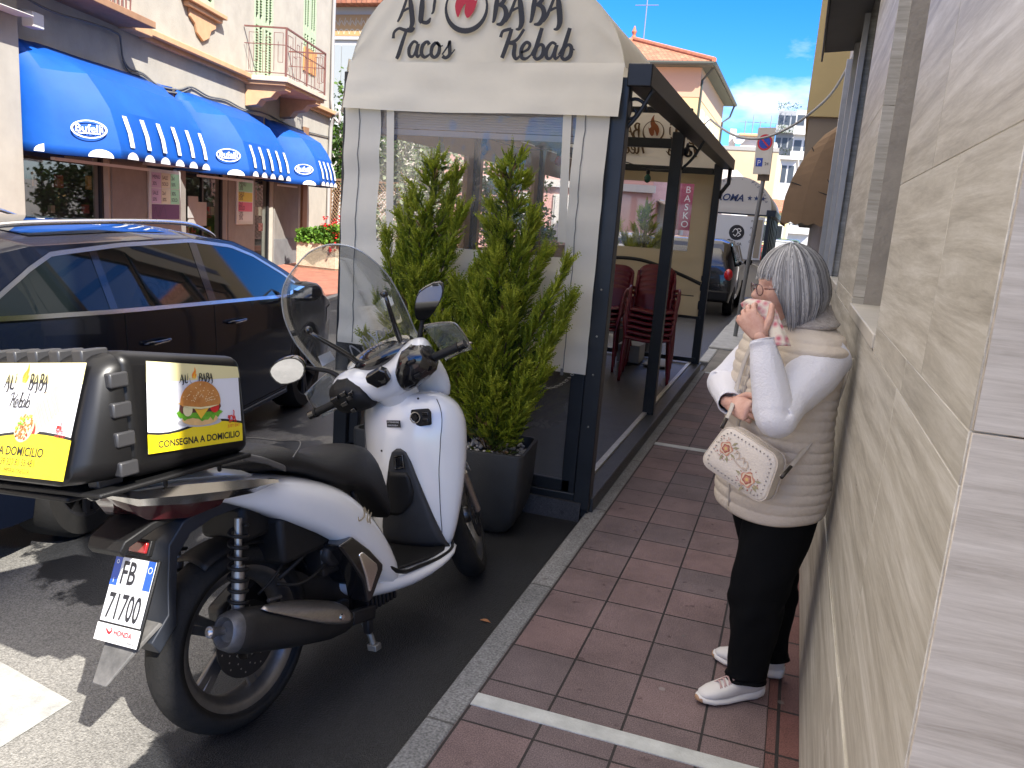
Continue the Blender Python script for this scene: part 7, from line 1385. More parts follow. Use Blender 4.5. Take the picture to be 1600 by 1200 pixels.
# pizzeria kiosk further down
RK = thing('pizzeria_kiosk', 'white barrel roofed pizzeria kiosk with a menu panel, farther down the pavement', 'kiosk', (-1.6, 22, 0)); rx0, rx1, ry = -2.55, -.78, 22.0; rc = (rx0+rx1)/2
b = MB(); rw = (rx1-rx0)/2; arc = [(rc-rw*cos(a), 2.2+.78*sin(a)) for a in [pi*k/20 for k in range(21)]]
b.loft([[V((x, y, z)) for x, z in arc] for y in (ry, ry+8)], closed=False); b.add([(x, ry, z) for x, z in arc], [tuple(range(21))]); b.box((rx0, ry-.03, 2.08), (rx1, ry, 2.2)); b.build('canopy', mat('white_pvc', (.56, .55, .52), .7, trans=.15), RK, world=True)
b = MB(); 
for x in (rx0, rx1-.08): b.box((x, ry-.04, 0), (x+.08, ry+.04, 2.15)); b.box((x, ry+7.9, 0), (x+.08, ry+8, 2.15))
b.box((rx1-.1, ry-.1, 2.05), (rx1+.12, ry+8.1, 2.2))
for k in range(5): b.box((rx1-.06, ry+.6+1.4*k, 0), (rx1, ry+.9+1.4*k, 2.1))
b.box((rx0, ry-.035, 2.04), (rx1, ry+.02, 2.08)); b.build('post', M_irn, RK, world=True, split=True)
b = MB(); b.box((rx0+.1, ry-.06, .95), (rx1-.12, ry-.03, 2.02)); mp_ = b.build('menu_panel', mat('panel_white', (.58, .60, .62), .5), RK, world=True); b = MB(); b.box((rx1-.30, ry-.065, 1.0), (rx1-.16, ry-.061, 1.95)); b.build('side_print', mat('side_print', (.3, .26, .2), .6), mp_, world=True)
RFm = frame(V((rc+.12, ry-.066, 1.6)), (1, 0, 0), (0, 0, 1)); b = MB(); disc(b, RFm, 0, 0, .19, .19, lift=.002); lg = b.build('round_logo', M_ink, mp_, world=True); b = MB(); pen(b, [[(-.1, .0, .6), (-.04, .09, 1), (.03, .02, 1), (-.02, -.09, 1), (-.08, -.05, .8)], [(.0, .08, .8), (.06, .1, 1), (.1, .04, 1), (.04, .0, .8), (.1, -.05, 1), (.03, -.1, .8)]], RFm, 1, .02, 4, .004); b.build('logo_mark', M_wht, lg, world=True)
b = MB(); text(b, 'ROMA', RFm @ Matrix.Translation((0, -.32, 0)), .11, 'CENTER', lift=.003)
for i, (x, w_) in enumerate(((-.75, .3), (-.75, .22), (-.75, .28), (-.75, .2), (.32, .28), (.32, .2), (.32, .3), (.32, .24))): z = .28-.17*(i % 4); text(b, ('Pizza', 'Pasta', 'Caffe', 'Dolci')[i % 4], RFm @ Matrix.Translation((x, z, 0)), .075, lift=.003)
b.build('menu_lettering', M_ink, mp_, world=True)
b = MB(); CFr = frame(V((rc, ry-.01, 2.2)), (1, 0, 0), (0, 0, 1)); text(b, 'ROMA', CFr @ Matrix.Translation((-.50, .18, 0)), .235, shear=.3, bold=.006, lift=.003)
for k in range(3):
    cx_ = .33+.16*k; st_ = []
    for j in range(10): r_ = .07 if j % 2 == 0 else .028; a = pi/2+pi*j/5; st_.append((cx_+r_*cos(a), .27+r_*sin(a)))
    poly(b, CFr, st_, .003)
s_ = 'Ristorante  -  Pizzeria'
for i, ch in enumerate(s_):
    a = radians(165-150*i/(len(s_)-1)); r1 = .80*rw/.885; 
    if ch != ' ': text(b, ch, CFr @ Matrix.Translation((rw*.84*cos(a), .68*sin(a)+.02, 0)) @ Matrix.Rotation(a-pi/2, 4, 'Z'), .11, 'CENTER', lift=.003)
b.build('canopy_lettering', mat('navy_print', (.02, .04, .12), .6), RK, world=True)
b = MB(); b.tube([(rx0+.1, ry-.1, .9), (rc, ry-.1, .95), (rx1-.3, ry-.1, .85), (rx1, ry-.1, .7)], .02, 6, smooth=4); b.box((rx0, ry, 0), (rx1, ry+.02, .95)); b.build('lower_panel', mat('panel_cream', (.45, .42, .36), .7), RK, world=True)
# no-parking sign
SP = thing('parking_sign', 'leaning grey pole with a round no parking sign above the pavement', 'sign', (-.751, 13.1, 0)); top = at(1196, 262, 'y', 13.0); b = MB(); b.tube([(-.751, 13.1, -.02), top], .032, 12); b.build('pole', mat('pole_grey', (.22, .23, .23), .5, .4, var=.2, vscale=6), SP, world=True, smooth=True, auto=40)
c = at(1194, 236, 'y', 12.95); ax_ = (top-V((-.751, 13.1, 0))).normalized(); SF2 = frame(c, V((1, -.35, 0)), ax_); b = MB(); b.prism([(-.13, -.33), (.13, -.33), (.13, .33), (-.13, .33)], SF2, -.01, .01); pt = b.build('sign_plate', mat('sign_face', (.60, .58, .50), .5, var=.1, vscale=6), SP, world=True, bevel=.004)
SFf = SF2; b = MB(); disc(b, SFf, .0, .12, .115, lift=.012); b.build('sign_ring', mat('sign_red', (.55, .02, .03), .45), pt, world=True); b = MB(); disc(b, SFf, .0, .12, .088, lift=.014); b.prism([(-.10, -.22), (.0, -.22), (.0, -.10), (-.10, -.10)], SFf, .010, .013); b.build('sign_blue', mat('sign_blue', (.01, .06, .40), .45), pt, world=True); b = MB(); b.X = SFf; b.beam((-.062, .182, .017), (.062, .058, .017), .022, .002, up=(0, 0, 1)); b.X = None; b.build('sign_slash', mat('sign_red', (.55, .02, .03), .45), pt, world=True)
b = MB(); text(b, 'P', SFf @ Matrix.Translation((-.08, -.205, 0)), .11, lift=.016); b.build('sign_letter', M_wht, pt, world=True); b = MB(); text(b, '24', SFf @ Matrix.Translation((.035, -.2, 0)), .06, lift=.013); b.build('sign_number', M_ink, pt, world=True)
b = MB(); b.X = SF2; b.box((-.06, -.42, -.05), (.11, -.33, -.02)); b.X = None; b.build('sign_bracket', mat('rust_box', (.12, .09, .06), .8), SP, world=True)
# overhead cable from the building to the kiosk
CA = thing('overhead_cable', 'pale cable sagging across the sky from the right building to the kiosk roof', 'cable', (.2, 8.4, 3.1)); b = MB(); cp = [at(1330, 95, 'y', 8.5), at(1300, 145, 'y', 8.6), at(1265, 178, 'y', 8.7), at(1232, 200, 'y', 8.9), at(1195, 215, 'y', 9.1), at(1165, 216, 'y', 9.3), at(1140, 208, 'y', 9.5), at(1118, 193, 'y', 9.65), at(1110, 186, 'y', 9.7)]; b.tube(cp, .012, 8, smooth=5); b.tube([at(1110, 186, 'y', 9.7), at(1100, 195, 'y', 9.7)], .006, 6); b.tube([at(1347, 62, 'y', 8.4), at(1340, 70, 'y', 8.4), at(1330, 95, 'y', 8.5)], .01, 6); b.build('cable', mat('cable_pale', (.42, .41, .38), .6), CA, world=True, smooth=True)
# ================================================================ far cars and people
def small_car(name, label, M_, L_, W_, H_, paint, glassm, lamp=True):
    T = thing(name, label, 'car', mtx=M_)   # local: x right, y forward, origin rear centre on the ground
    pr = [(0, .55, .62), (.02, .9, .75), (.10, .96, .95), (.25, H_, H_*.0), ]
    def sec(y, zl, zb, zt, w_): return [V((w_*k, y, z)) for k, z in ((.96, zl), (1, .5), (.99, zb), (.78 if zt > zb+.1 else .97, zt-.05), (.6, zt), (-.6, zt), (-.78 if zt > zb+.1 else -.97, zt-.05), (-.99, zb), (-1, .5), (-.96, zl))]
    st = [(0, .35, .8, .85, .88), (.05, .28, .92, 1.2, .95), (.22, .25, .95, H_-.04, .98), (.5, .25, .95, H_, 1), (L_*.5, .25, .93, H_, 1), (L_*.62, .25, .92, H_-.08, 1), (L_*.78, .25, .92, .98, .99), (L_*.93, .28, .85, .88, .93), (L_, .35, .6, .65, .8)]
    b = MB(); b.loft([sec(y, a, c, d, w_*W_/2) for y, a, c, d, w_ in st]); b.build('body', paint, T, smooth=True, auto=50, bevel=.02)
    b = MB()
    for s_ in (1, -1):
        for ya, yb in ((.35, L_*.28), (L_*.3, L_*.47), (L_*.49, L_*.68)): xo = W_/2; b.add([(s_*(xo*.985+.012), ya, .98), (s_*(xo*.985+.012), yb, .97), (s_*(xo*.83+.012), yb-(.25 if yb > L_*.6 else 0), H_-.12), (s_*(xo*.83+.012), ya+.05, H_-.12)], [(0, 1, 2, 3)])
    b.build('side_window', glassm, T, split=True)
    b = MB(); b.add([(-.36*W_, .045, .98), (.36*W_, .045, .98), (.33*W_, .185, H_-.1), (-.33*W_, .185, H_-.1)], [(0, 1, 2, 3)]); 
    for v in b.v[:]: pass
    b.v = [(x, y-.03, z) for x, y, z in b.v]; b.build('rear_window', glassm, T)
    b = MB(); b.add([(-.4*W_, L_*.785, 1.0), (.4*W_, L_*.785, 1.0), (.34*W_, L_*.64, H_-.06), (-.34*W_, L_*.64, H_-.06)], [(0, 1, 2, 3)]); b.v = [(x, y+.04, z+.02) for x, y, z in b.v]; b.build('windscreen', glassm, T)
    b = MB()
    for s_ in (1, -1): b.ball((s_*W_*.43, .03, .82), (.09, .06, .12), 12, 8)
    b.build('tail_lamp', mat('far_lamp_red', (.45, .01, .015), .15, coat=1), T, smooth=True, split=True)
    b = MB(); b.box((-.26, -.02, .55), (.26, .0, .66)); b.build('number_plate', mat('far_plate', (.5, .5, .5), .5), T)
    b = MB(); b.box((-W_*.46, -.05, .3), (W_*.46, .1, .5)); b.build('bumper', M_bk, T, bevel=.03)
    for y in (.6, L_-.75):
        for s_ in (1, -1): carwheel(T, s_*(W_/2-.09), y, .3, .18, s_, .3)
    b = MB()
    for s_ in (1, -1): b.ball((s_*(W_/2+.1), L_*.64, 1.02), (.09, .05, .075), 10, 8)
    b.build('door_mirror', M_gbk, T, smooth=True, split=True); return T
M_blk = mat('paint_black', (.012, .012, .014), .2, coat=1); M_sil = mat('paint_silver', (.35, .37, .38), .25, .6, coat=1); M_wc = mat('paint_white', (.6, .6, .6), .25, coat=1); M_fg = mat('far_glass', (.02, .025, .03), .05, spec=.8)
small_car('hatchback', 'small black hatchback parked between the two kiosks with red tail lamps', lean_frame(-1.93, 16.7, 0, 0), 3.9, 1.62, 1.5, M_blk, M_fg)
small_car('white_car', 'white car seen through the kiosk rear window', lean_frame(-2.9, 13.6, -.15, 0), 4.2, 1.72, 1.52, M_wc, M_fg)
small_car('silver_car', 'silver car with red tail lamp far down the street', lean_frame(-1.0, 46, .0, 0), 4.1, 1.7, 1.45, M_sil, M_fg)
small_car('dark_green_car', 'dark green car behind the silver car at the far end of the street', lean_frame(-.7, 54, .0, 0), 4.1, 1.7, 1.5, mat('paint_green', (.02, .06, .04), .3, coat=1), M_fg)
# parked scooters and a distant awning at the far end
b = MB(); b.box((-2.6, 50, 2.35), (.2, 53, 2.5)); ob = b.build('market_canopy', mat('canopy_grey', (.42, .43, .42), .8), None); prop(ob, 'pale flat market canopy at the far end of the street', 'canopy')
rr = random.Random(21); FM = [mat('far_c%d' % k, c_, .5) for k, c_ in enumerate(((.05, .05, .06), (.4, .05, .05), (.06, .15, .1), (.5, .48, .45), (.08, .1, .2), (.45, .3, .12)))]
for k in range(9):
    x = -1.9+.28*k; y = 38+rr.uniform(0, 8); sc_ = thing('parked_moped', ['dark', 'red', 'green', 'white', 'navy', 'tan', 'black', 'grey', 'crimson'][k]+' moped in the distant row at the end of the street', 'moped', (x, y, 0), rr.uniform(-.4, .4), 'distant row of mopeds')
    b = MB(); b.loft([ell((0, yy, z_), (0, 1, 0), .12, h_) for yy, z_, h_ in ((-.6, .75, .05), (-.3, .7, .16), (.1, .55, .12), (.3, .5, .15))]); b.loft([ell((0, yy, z_), (0, .3, 1), .17, .06) for yy, z_ in ((.35, .35), (.42, .7), (.36, 1.0))]); b.tube([(-.3, .33, 1.02), (0, .38, 1.05), (.3, .33, 1.02)], .025, 6); b.build('body', FM[k % 6], sc_, smooth=True)
    for yy in (-.5, .55): b = MB(); b.lathe([(.17, -.04), (.26, -.04), (.27, 0), (.26, .04), (.17, .04), (.17, -.04)], Matrix.Translation((0, yy, .26)) @ RX, 20); b.build('wheel', M_rub, sc_, smooth=True)
LFo = thing('fallen_leaf', 'single small brown leaf lying on the damp asphalt by the kerb', 'leaf', at(758, 970, 'z', RZ+.004)); b = MB(); b.loft([[V((x, -w_, .004*cos(x*90))), V((x, 0, .0)), V((x, w_, .005*cos(x*90)))] for x, w_ in ((-.022, .001), (-.01, .008), (.003, .011), (.014, .006), (.024, .001))], closed=False); b.build('blade', mat('leaf_brown', (.30, .13, .05), .7), LFo, solid=.0006)
# buildings closing the street on the left beyond and behind the camera (reflected in windows and paint)
b = MB(); b.box((-22, -22, 0), (-11, 1.5, 9)); 
ob = b.build('opposite_house', mat('opposite_render', (.5, .42, .33), .9, var=.1, vscale=.6), None); prop(ob, 'beige house on the near left outside the view', 'building')
# ================================================================ woman
WO = V((.022, 2.845, 0)); WFd = V((-.82, -.57, 0)).normalized(); WLf = V((-WFd.y, WFd.x, 0))*1.0
WLf = V((0, 0, 1)).cross(WFd)
PMx = Matrix.Identity(4)
for i in range(3): PMx[i][0] = WFd[i]; PMx[i][1] = WLf[i]
PMx.translation = WO
PI_ = PMx.inverted()
def pl_(px, py, y): return PI_ @ at(px, py, 'y', y)     # pixel at a world depth -> her local frame (x forward, y her left, z up)
WOM = thing('person', 'grey haired woman in a cream quilted vest and black trousers leaning against the stone wall', 'person', mtx=PMx)
M_skin = mat('skin', (.66, .41, .32), .5, var=.14, vscale=30, bump=.12, bscale=120, dark=(.52, .27, .20)); M_vest = mat('vest_cream', (.57, .50, .415), .55, var=.05, vscale=9, bump=.35, bscale=70); M_slv = mat('white_knit', (.68, .68, .72), .85, bump=.3, bscale=160); M_trs = mat('black_cloth', (.0035, .004, .005), .85, spec=.12, var=.3, vscale=6, bump=.2, bscale=30)
def skin(nodes, edges, sub=2, root=0):
    me = bpy.data.meshes.new('tmp'); me.from_pydata([tuple(p) for p, _ in nodes], edges, []); ob = bpy.data.objects.new('tmp', me); COL.objects.link(ob)
    md = ob.modifiers.new('s', 'SKIN'); md.use_smooth_shade = True
    for i, (p, r_) in enumerate(nodes): sv = me.skin_vertices[0].data[i]; sv.radius = (r_, r_) if not isinstance(r_, tuple) else r_; sv.use_root = (i == root)
    m2 = ob.modifiers.new('u', 'SUBSURF'); m2.levels = sub; m2.render_levels = sub
    dg = bpy.context.evaluated_depsgraph_get(); dg.update(); ev = bpy.data.meshes.new_from_object(ob.evaluated_get(dg)); vs = [v.co.copy() for v in ev.vertices]; fs = [tuple(p.vertices) for p in ev.polygons]
    bpy.data.objects.remove(ob); return vs, fs
def hand(M_, curls, thumb, side=1, s=1.0, spread=.0):
    """local: x to the fingertips, y to the thumb side, z out of the back of the hand; curls: total bend of each finger"""
    nodes = [(V((-.03, 0, 0)), .024), (V((.0, 0, 0)), .023), (V((.035, .0, .0)), (.032, .017)), (V((.07, 0, .002)), (.030, .015))]; edges = [(0, 1), (1, 2), (2, 3)]
    out = [skin([(M_ @ (p*s), r_ if isinstance(r_, tuple) else r_) for p, r_ in [(V((-.05, 0, 0)), .023*s), (V((-.01, 0, 0)), .022*s), (V((.02, .0, 0)), .024*s)]], [(0, 1), (1, 2)], 2)]
    b2 = []
    # palm as a loft
    secs = []
    for x, w0, w1, t in ((-.012, -.024, .024, .02), (.01, -.030, .032, .021), (.04, -.036, .038, .019), (.07, -.038, .036, .016), (.085, -.037, .034, .012)):
        row = []
        for k in range(16): a = 2*pi*k/16; row.append(M_ @ (V((x, (w0+w1)/2+(w1-w0)/2*cos(a), t*sin(a)*(.8 if sin(a) > 0 else 1.0)))*s))
        secs.append(row)
    m_ = MB(); m_.loft(secs)
    for vs, fs in out: m_.add(vs, fs)
    for i, (y, L_, r_) in enumerate(((.027, .068, .0088), (.009, .076, .0090), (-.009, .070, .0086), (-.027, .056, .0078))):
        c = curls[i]; p = V((.078-.004*abs(i-1), y, .0)); a = .15*c; pts = [(V((.05, y*.9, 0)), r_*1.1), (p, r_*1.15)]; yd = spread*(1.5-i)
        for seg, (f, cc) in enumerate(((.45, .30), (.30, .42), (.25, .28))):
            a += c*cc; p = p+V((cos(a)*cos(yd), sin(yd), -sin(a)))*L_*f; pts.append((p, r_*(1-.09*seg)))
        vs, fs = skin([(M_ @ (q*s), rr_*s) for q, rr_ in pts], [(k, k+1) for k in range(len(pts)-1)], 2); m_.add(vs, fs)
    p = V((.012, .026, -.004)); pts = [(V((.0, .012, 0)), .013), (p, .0135)]
    for d, L_, r_ in zip(thumb, (.036, .028, .022), (.0115, .0102, .0088)): p = p+V(d).normalized()*L_; pts.append((p, r_))
    vs, fs = skin([(M_ @ (q*s), rr_*s) for q, rr_ in pts], [(k, k+1) for k in range(len(pts)-1)], 2); m_.add(vs, fs)
    return m_
# key joints in her frame
SHL, ELL_, WRL = PI_ @ V((.118, 2.70, 1.245)), pl_(1212, 652, 2.545), pl_(1191, 530, 2.585)
SHR, ELR, WRR = PI_ @ V((-.085, 2.985, 1.25)), pl_(1132, 600, 2.93), pl_(1141, 630, 2.715)
HC = pl_(1232, 452, 2.80); HC.z = 1.437
HFd = (PI_.to_3x3() @ V((-.93, -.37, -.16))).normalized(); HUp = V((0, 0, 1)); HM = Matrix.Identity(4); HLt = HUp.cross(HFd).normalized(); HU = HFd.cross(HLt).normalized()
for i in range(3): HM[i][0] = HFd[i]; HM[i][1] = HLt[i]; HM[i][2] = HU[i]
HM.translation = HC
body = MB()
# head with modelled face
def headp(u, v):
    th = pi*v; ph = 2*pi*u; x, y, z = sin(th)*cos(ph), sin(th)*sin(ph), cos(th)
    X, Y, Z = x*.093, y*.074, z*.115
    if Z < 0: t = -Z/.115; X *= 1-.18*t**2; Y *= 1-.30*t**1.6
    if X < 0 and Z < -.02: X *= 1-.25*min(1, (-Z-.02)/.09)
    g = lambda a, b_, c_, sx, sy, sz: math.exp(-((X-a)/sx)**2-((Y-b_)/sy)**2-((Z-c_)/sz)**2)
    dx = .026*math.exp(-((Y)/.011)**2-((Z+.016)/.018)**2)*(X > 0)+.012*math.exp(-(Y/.008)**2-((Z-.005)/.02)**2)*(X > 0)
    dx += .007*math.exp(-(Y/.024)**2-((Z+.052)/.008)**2)*(X > 0)+.006*math.exp(-(Y/.022)**2-((Z+.064)/.006)**2)*(X > 0)-.004*math.exp(-(Y/.026)**2-((Z+.058)/.003)**2)*(X > 0)
    dx += .012*math.exp(-(Y/.022)**2-((Z+.095)/.016)**2)*(X > 0)-.010*(math.exp(-((abs(Y)-.032)/.016)**2-((Z-.012)/.013)**2))*(X > 0)+.006*math.exp(-((abs(Y)-.03)/.024)**2-((Z-.034)/.010)**2)*(X > 0)+.005*math.exp(-((abs(Y)-.042)/.018)**2-((Z+.022)/.018)**2)*(X > 0)
    return HM @ V((X+dx, Y, Z))
body.grid(headp, 64, 56)
for s_ in (1, -1): body.grid(lambda u, v: HM @ V((-.005+.016*cos(2*pi*u)*sin(pi*v*.9), s_*(.074+.012*v), -.008+.030*sin(2*pi*u)*sin(pi*v*.9))), 12, 5)
NB = V((-.02, 0, 1.30)); hn = HM @ V((-.02, 0, -.07))
vs, fs = skin([(V((-.02, 0, 1.22)), .07), (NB, .055), (NB.lerp(hn, .6), .051), (hn, .055)], [(0, 1), (1, 2), (2, 3)]); body.add(vs, fs)
vs, fs = skin([(V((-.02, 0, 1.22)), (.12, .10)), (V((0, 0, 1.05)), (.13, .11)), (V((.0, 0, .85)), (.15, .12)), (V((.0, .0, .72)), (.12, .12)), (SHL*.95, .05), (ELL_, .042), (ELL_.lerp(WRL, .9), .028), (SHR*.95, .05), (ELR, .042), (ELR.lerp(WRR, .9), .028)], [(0, 1), (1, 2), (2, 3), (0, 4), (4, 5), (5, 6), (0, 7), (7, 8), (8, 9)]); body.add(vs, fs)
# hands
fa = (WRL-ELL_).normalized(); tgt = pl_(1166, 492, 2.60); hx = (tgt-WRL).normalized(); hback = (PI_.to_3x3() @ V((-.35, -.92, .1))); 
LH = frame(WRL+hx*.012, hx, hx.cross(V(hback).cross(hx)*-1) if False else (V(hback)-hx*V(hback).dot(hx)).cross(hx))
# y axis = thumb side (up and toward the face), z = back of the hand toward the camera
zb_ = (V(hback)-hx*V(hback).dot(hx)).normalized(); yb_ = zb_.cross(hx).normalized()
if yb_.dot(HC-WRL) < 0: yb_ = -yb_
for i in range(3): LH[i][0] = hx[i]; LH[i][1] = yb_[i]; LH[i][2] = hx.cross(yb_)[i]
if V(LH.col[2].xyz).dot(zb_) < 0: LH = LH @ Matrix.Diagonal((1, 1, -1, 1))
h1 = hand(LH, (1.9, 1.9, 1.8, 1.7), ((.5, .75, -.2), (.75, .5, -.45), (.7, .2, -.7)), s=.98, spread=.06); body.add(h1.v, h1.f)
fr_ = (WRR-ELR).normalized(); tg = pl_(1166, 640, 2.66); hx = (tg-WRR).normalized(); zb_ = (PI_.to_3x3() @ V((-.5, -.75, .45))); zb_ = (zb_-hx*zb_.dot(hx)).normalized(); yb_ = zb_.cross(hx).normalized()
if yb_.z < 0: yb_ = -yb_
RH = Matrix.Identity(4)
for i in range(3): RH[i][0] = hx[i]; RH[i][1] = yb_[i]; RH[i][2] = zb_[i]
RH.translation = WRR+hx*.008
h2 = hand(RH, (2.3, 2.4, 2.4, 2.4), ((.75, .55, .1), (.9, .1, -.3), (.85, -.3, -.4)), s=.98); body.add(h2.v, h2.f)
body.build('body', M_skin, WOM, smooth=True)
# eyes and glasses
for s_ in (1, -1):
    b = MB(); b.ball(HM @ V((.0645, s_*.032, .012)), .0118, 14, 10); ey = b.build('eye', M_skin, WOM, smooth=True); b = MB(); b.ball(HM @ V((.0722, s_*.033, .006)), (.0045, .007, .003), 10, 8); b.build('iris', mat('iris_dark', (.05, .06, .07), .1), ey, smooth=True)
    b = MB(); b.tube([HM @ V((.088-.25*abs(abs(y)-.01)**1.0*.4, s_*y, z)) for y, z in ((.012, .036), (.03, .043), (.052, .036))], [.002, .003, .0015], 6, smooth=4); b.build('eyebrow', mat('brow_grey', (.3, .27, .25), .9), WOM, smooth=True)
GL = MB(); M_fr = mat('spectacle_frame', (.10, .03, .03), .2, coat=.6)
for s_ in (1, -1):
    loop = [HM @ V((.108-.9*(abs(.034+.021*cos(a))-.01)**2*6*.5, s_*(.034+.021*cos(a)*1.05), .006+.0165*sin(a)+(0.002 if sin(a) > 0 else 0))) for a in [2*pi*k/20 for k in range(20)]]; GL.tube(loop, .0016, 6, closed=True)
    GL.tube([HM @ V((.098, s_*.056, .012)), HM @ V((.085, s_*.076, .012)), HM @ V((.02, s_*.081, .008)), HM @ V((-.02, s_*.080, .0))], .0022, 6)
GL.tube([HM @ V((.108, -.013, .008)), HM @ V((.112, 0, .011)), HM @ V((.108, .013, .008))], .0018, 6); gl_o = GL.build('spectacles', M_fr, WOM, smooth=True)
b = MB()
for s_ in (1, -1): b.add([HM @ V((.107-.9*(abs(.034+.020*cos(a))-.01)**2*3, s_*(.034+.020*cos(a)*1.05), .006+.0155*sin(a))) for a in [2*pi*k/20 for k in range(20)]], [tuple(range(20))])
b.build('lens', glass('lens_glass', (.9, .9, .9), .02, fres=.08), gl_o)
# hair: under-shell plus strands, chin-length bob with a fringe
M_hair = leafmat('grey_hair', (.20, .20, .205), (.44, .435, .43), .0); M_hair.node_tree.nodes['Principled BSDF'].inputs['Roughness'].default_value = .38; M_hairb = mat('hair_base', (.13, .13, .14), .7)
def hairpt(phi, s_, r_=1.0, jit=0):
    """phi: direction around the head (0 = front, + = her left); s_: 0 crown .. 1 tip"""
    front = max(0, 1-abs(phi)/radians(62)); zend = lerp(-.115-.012*cos(phi), .036, min(1, front*2.4)) if abs(phi) < radians(62) else -.118+.014*cos(phi+pi)
    A, B_, C_ = .108*r_, .096*r_, .128*r_; smax = 1.0; th_eq = pi/2
    Lr = 1.32*.12; Lh = max(0, .02-zend); tot = Lr+Lh; l_ = s_*tot
    if zend > .0: th = s_*math.acos(max(-1, min(1, zend/C_))); x, y, z = A*sin(th)*cos(phi), B_*sin(th)*sin(phi), C_*cos(th)
    elif l_ < Lr: th = l_/Lr*pi*.46; x, y, z = A*sin(th)*cos(phi), B_*sin(th)*sin(phi), C_*cos(th)
    else:
        q = (l_-Lr)/max(Lh, 1e-4); bul = 1+.10*sin(pi*min(1, q*1.1))-.16*q**3; z0 = C_*cos(pi*.46); x, y, z = A*bul*sin(pi*.46)*cos(phi), B_*bul*sin(pi*.46)*sin(phi), lerp(z0, zend, q)
        if abs(phi) > radians(120): x *= 1-.12*q
    return V((x-.012, y, z+.006))
b = MB(); b.grid(lambda u, v: HM @ hairpt(lerp(-pi, pi, u), v*.97, .955), 72, 20); b.build('hair_base', M_hairb, WOM, smooth=True)
rr = random.Random(11); b = MB()
for k in range(3200):
    phi = rr.uniform(-pi, pi); cl_ = MN.noise(V((phi*4.5, 3, 1))); r_ = rr.uniform(.96, 1.05)*(1+.035*cl_)*(1.04 if k % 23 == 0 else 1); tip = rr.uniform(.84, 1.03)+.04*cl_; b.mi = 0 if rr.random() < .55 else (1 if cl_+rr.uniform(-.3, .3) > 0 else 2); ds = rr.uniform(-.10, .10); ph2 = phi+rr.uniform(-.06, .06); pts = []; s0 = rr.random()**2*.35; part = .18*(1 if phi > 0 else -1)*0
    N_ = 10
    for j in range(N_+1): s_ = lerp(s0, tip, j/N_); f = phi+(ph2-phi)*j/N_+.008*sin(5*s_+k); pts.append(HM @ hairpt(f, s_, r_))
    w_ = rr.uniform(.0012, .0026); vs = []; c0 = HC
    for j, p in enumerate(pts):
        t = (pts[min(j+1, N_)]-pts[max(j-1, 0)]).normalized(); n_ = (p-c0).normalized(); sd = t.cross(n_).normalized()*w_*(1-.75*(j/N_)**3); vs += [p-sd, p+n_*w_*.5, p+sd]
    b.add(vs, [(3*j, 3*j+1, 3*j+4, 3*j+3) for j in range(N_)]+[(3*j+1, 3*j+2, 3*j+5, 3*j+4) for j in range(N_)])
b.build('hair', [M_hair, leafmat('grey_hair_light', (.42, .415, .41), (.62, .61, .60), .0), leafmat('grey_hair_dark', (.11, .11, .115), (.22, .215, .215), .0)], WOM, smooth=True, weld=False)
# vest
def torso(z, k=0.0):
    c, hd, hw = interp([(.70, .004, .150, .198), (.78, .004, .158, .205), (.9, .008, .152, .200), (1.02, .012, .142, .193), (1.12, .012, .140, .196), (1.2, .004, .130, .212), (1.26, -.006, .114, .212), (1.30, -.015, .094, .180), (1.335, -.018, .076, .115), (1.36, -.012, .072, .088), (1.385, .0, .072, .078), (1.40, .004, .075, .080)], z); return c, hd, hw
def vestp(u, v):
    z = lerp(.70, 1.325, v); c, hd, hw = torso(z); a = 2*pi*u; q = abs(((z-.70)/.034) % 1-.5)*2; rid = .0048*(1-q**2.5) if z < 1.3 else 0; ca, sa = cos(a), sin(a); e = .86
    x = c+(hd+rid)*abs(ca)**e*(1 if ca > 0 else -1); y = (hw+rid)*abs(sa)**e*(1 if sa > 0 else -1); wob = .006*MN.noise(V((a*1.5, z*7, 2)))
    z2 = z-.02*(1-v)**6*ca
    return V((x*(1+wob*3), y*(1+wob*3), z2))
b = MB(); b.grid(vestp, 96, 150); ve = b.build('quilted_vest', M_vest, WOM, smooth=True, solid=.006)
b = MB(); b.grid(lambda u, v: (lambda z, a, c, hd, hw: V((c+(hd+.012+.012*v)*cos(a), (hw+.006+.010*v)*sin(a), z+.02*(1-cos(a))*.5)))(lerp(1.318, 1.375, v), lerp(radians(14), radians(346), u), *torso(lerp(1.318, 1.385, v))), 40, 6); b.build('collar', mat('collar_knit', (.42, .38, .34), .9, var=.3, vscale=70, bump=.6, bscale=140), WOM, smooth=True, solid=.012)
b = MB(); zl = []
for k in range(40): z = lerp(.70, 1.33, k/39); c, hd, hw = torso(z); zl.append(V((c+hd+.008, .012, z)))
b.tube(zl, .0045, 6, flat=.5); zp = b.build('zip', mat('zip_beige', (.34, .30, .26), .5), WOM, smooth=True); b = MB(); b.box((torso(.80)[0]+torso(.80)[1]+.012, .004, .79), (torso(.80)[0]+torso(.80)[1]+.018, .02, .83)); b.build('zip_pull', M_stl, zp)
b = MB()
for s_, y0 in ((1, .115), (-1, -.115)):
    pl2 = []
    for k in range(14): z = lerp(.72, 1.28, k/13); c, hd, hw = torso(z); ca = sqrt(max(0, 1-(y0*s_*s_/hw)**2)); pl2.append(V((c+hd*ca**.9+.006, y0, z)))
    b.tube(pl2, .0018, 5)
b.build('seam', mat('seam_beige', (.36, .31, .27), .7), ve, smooth=True)
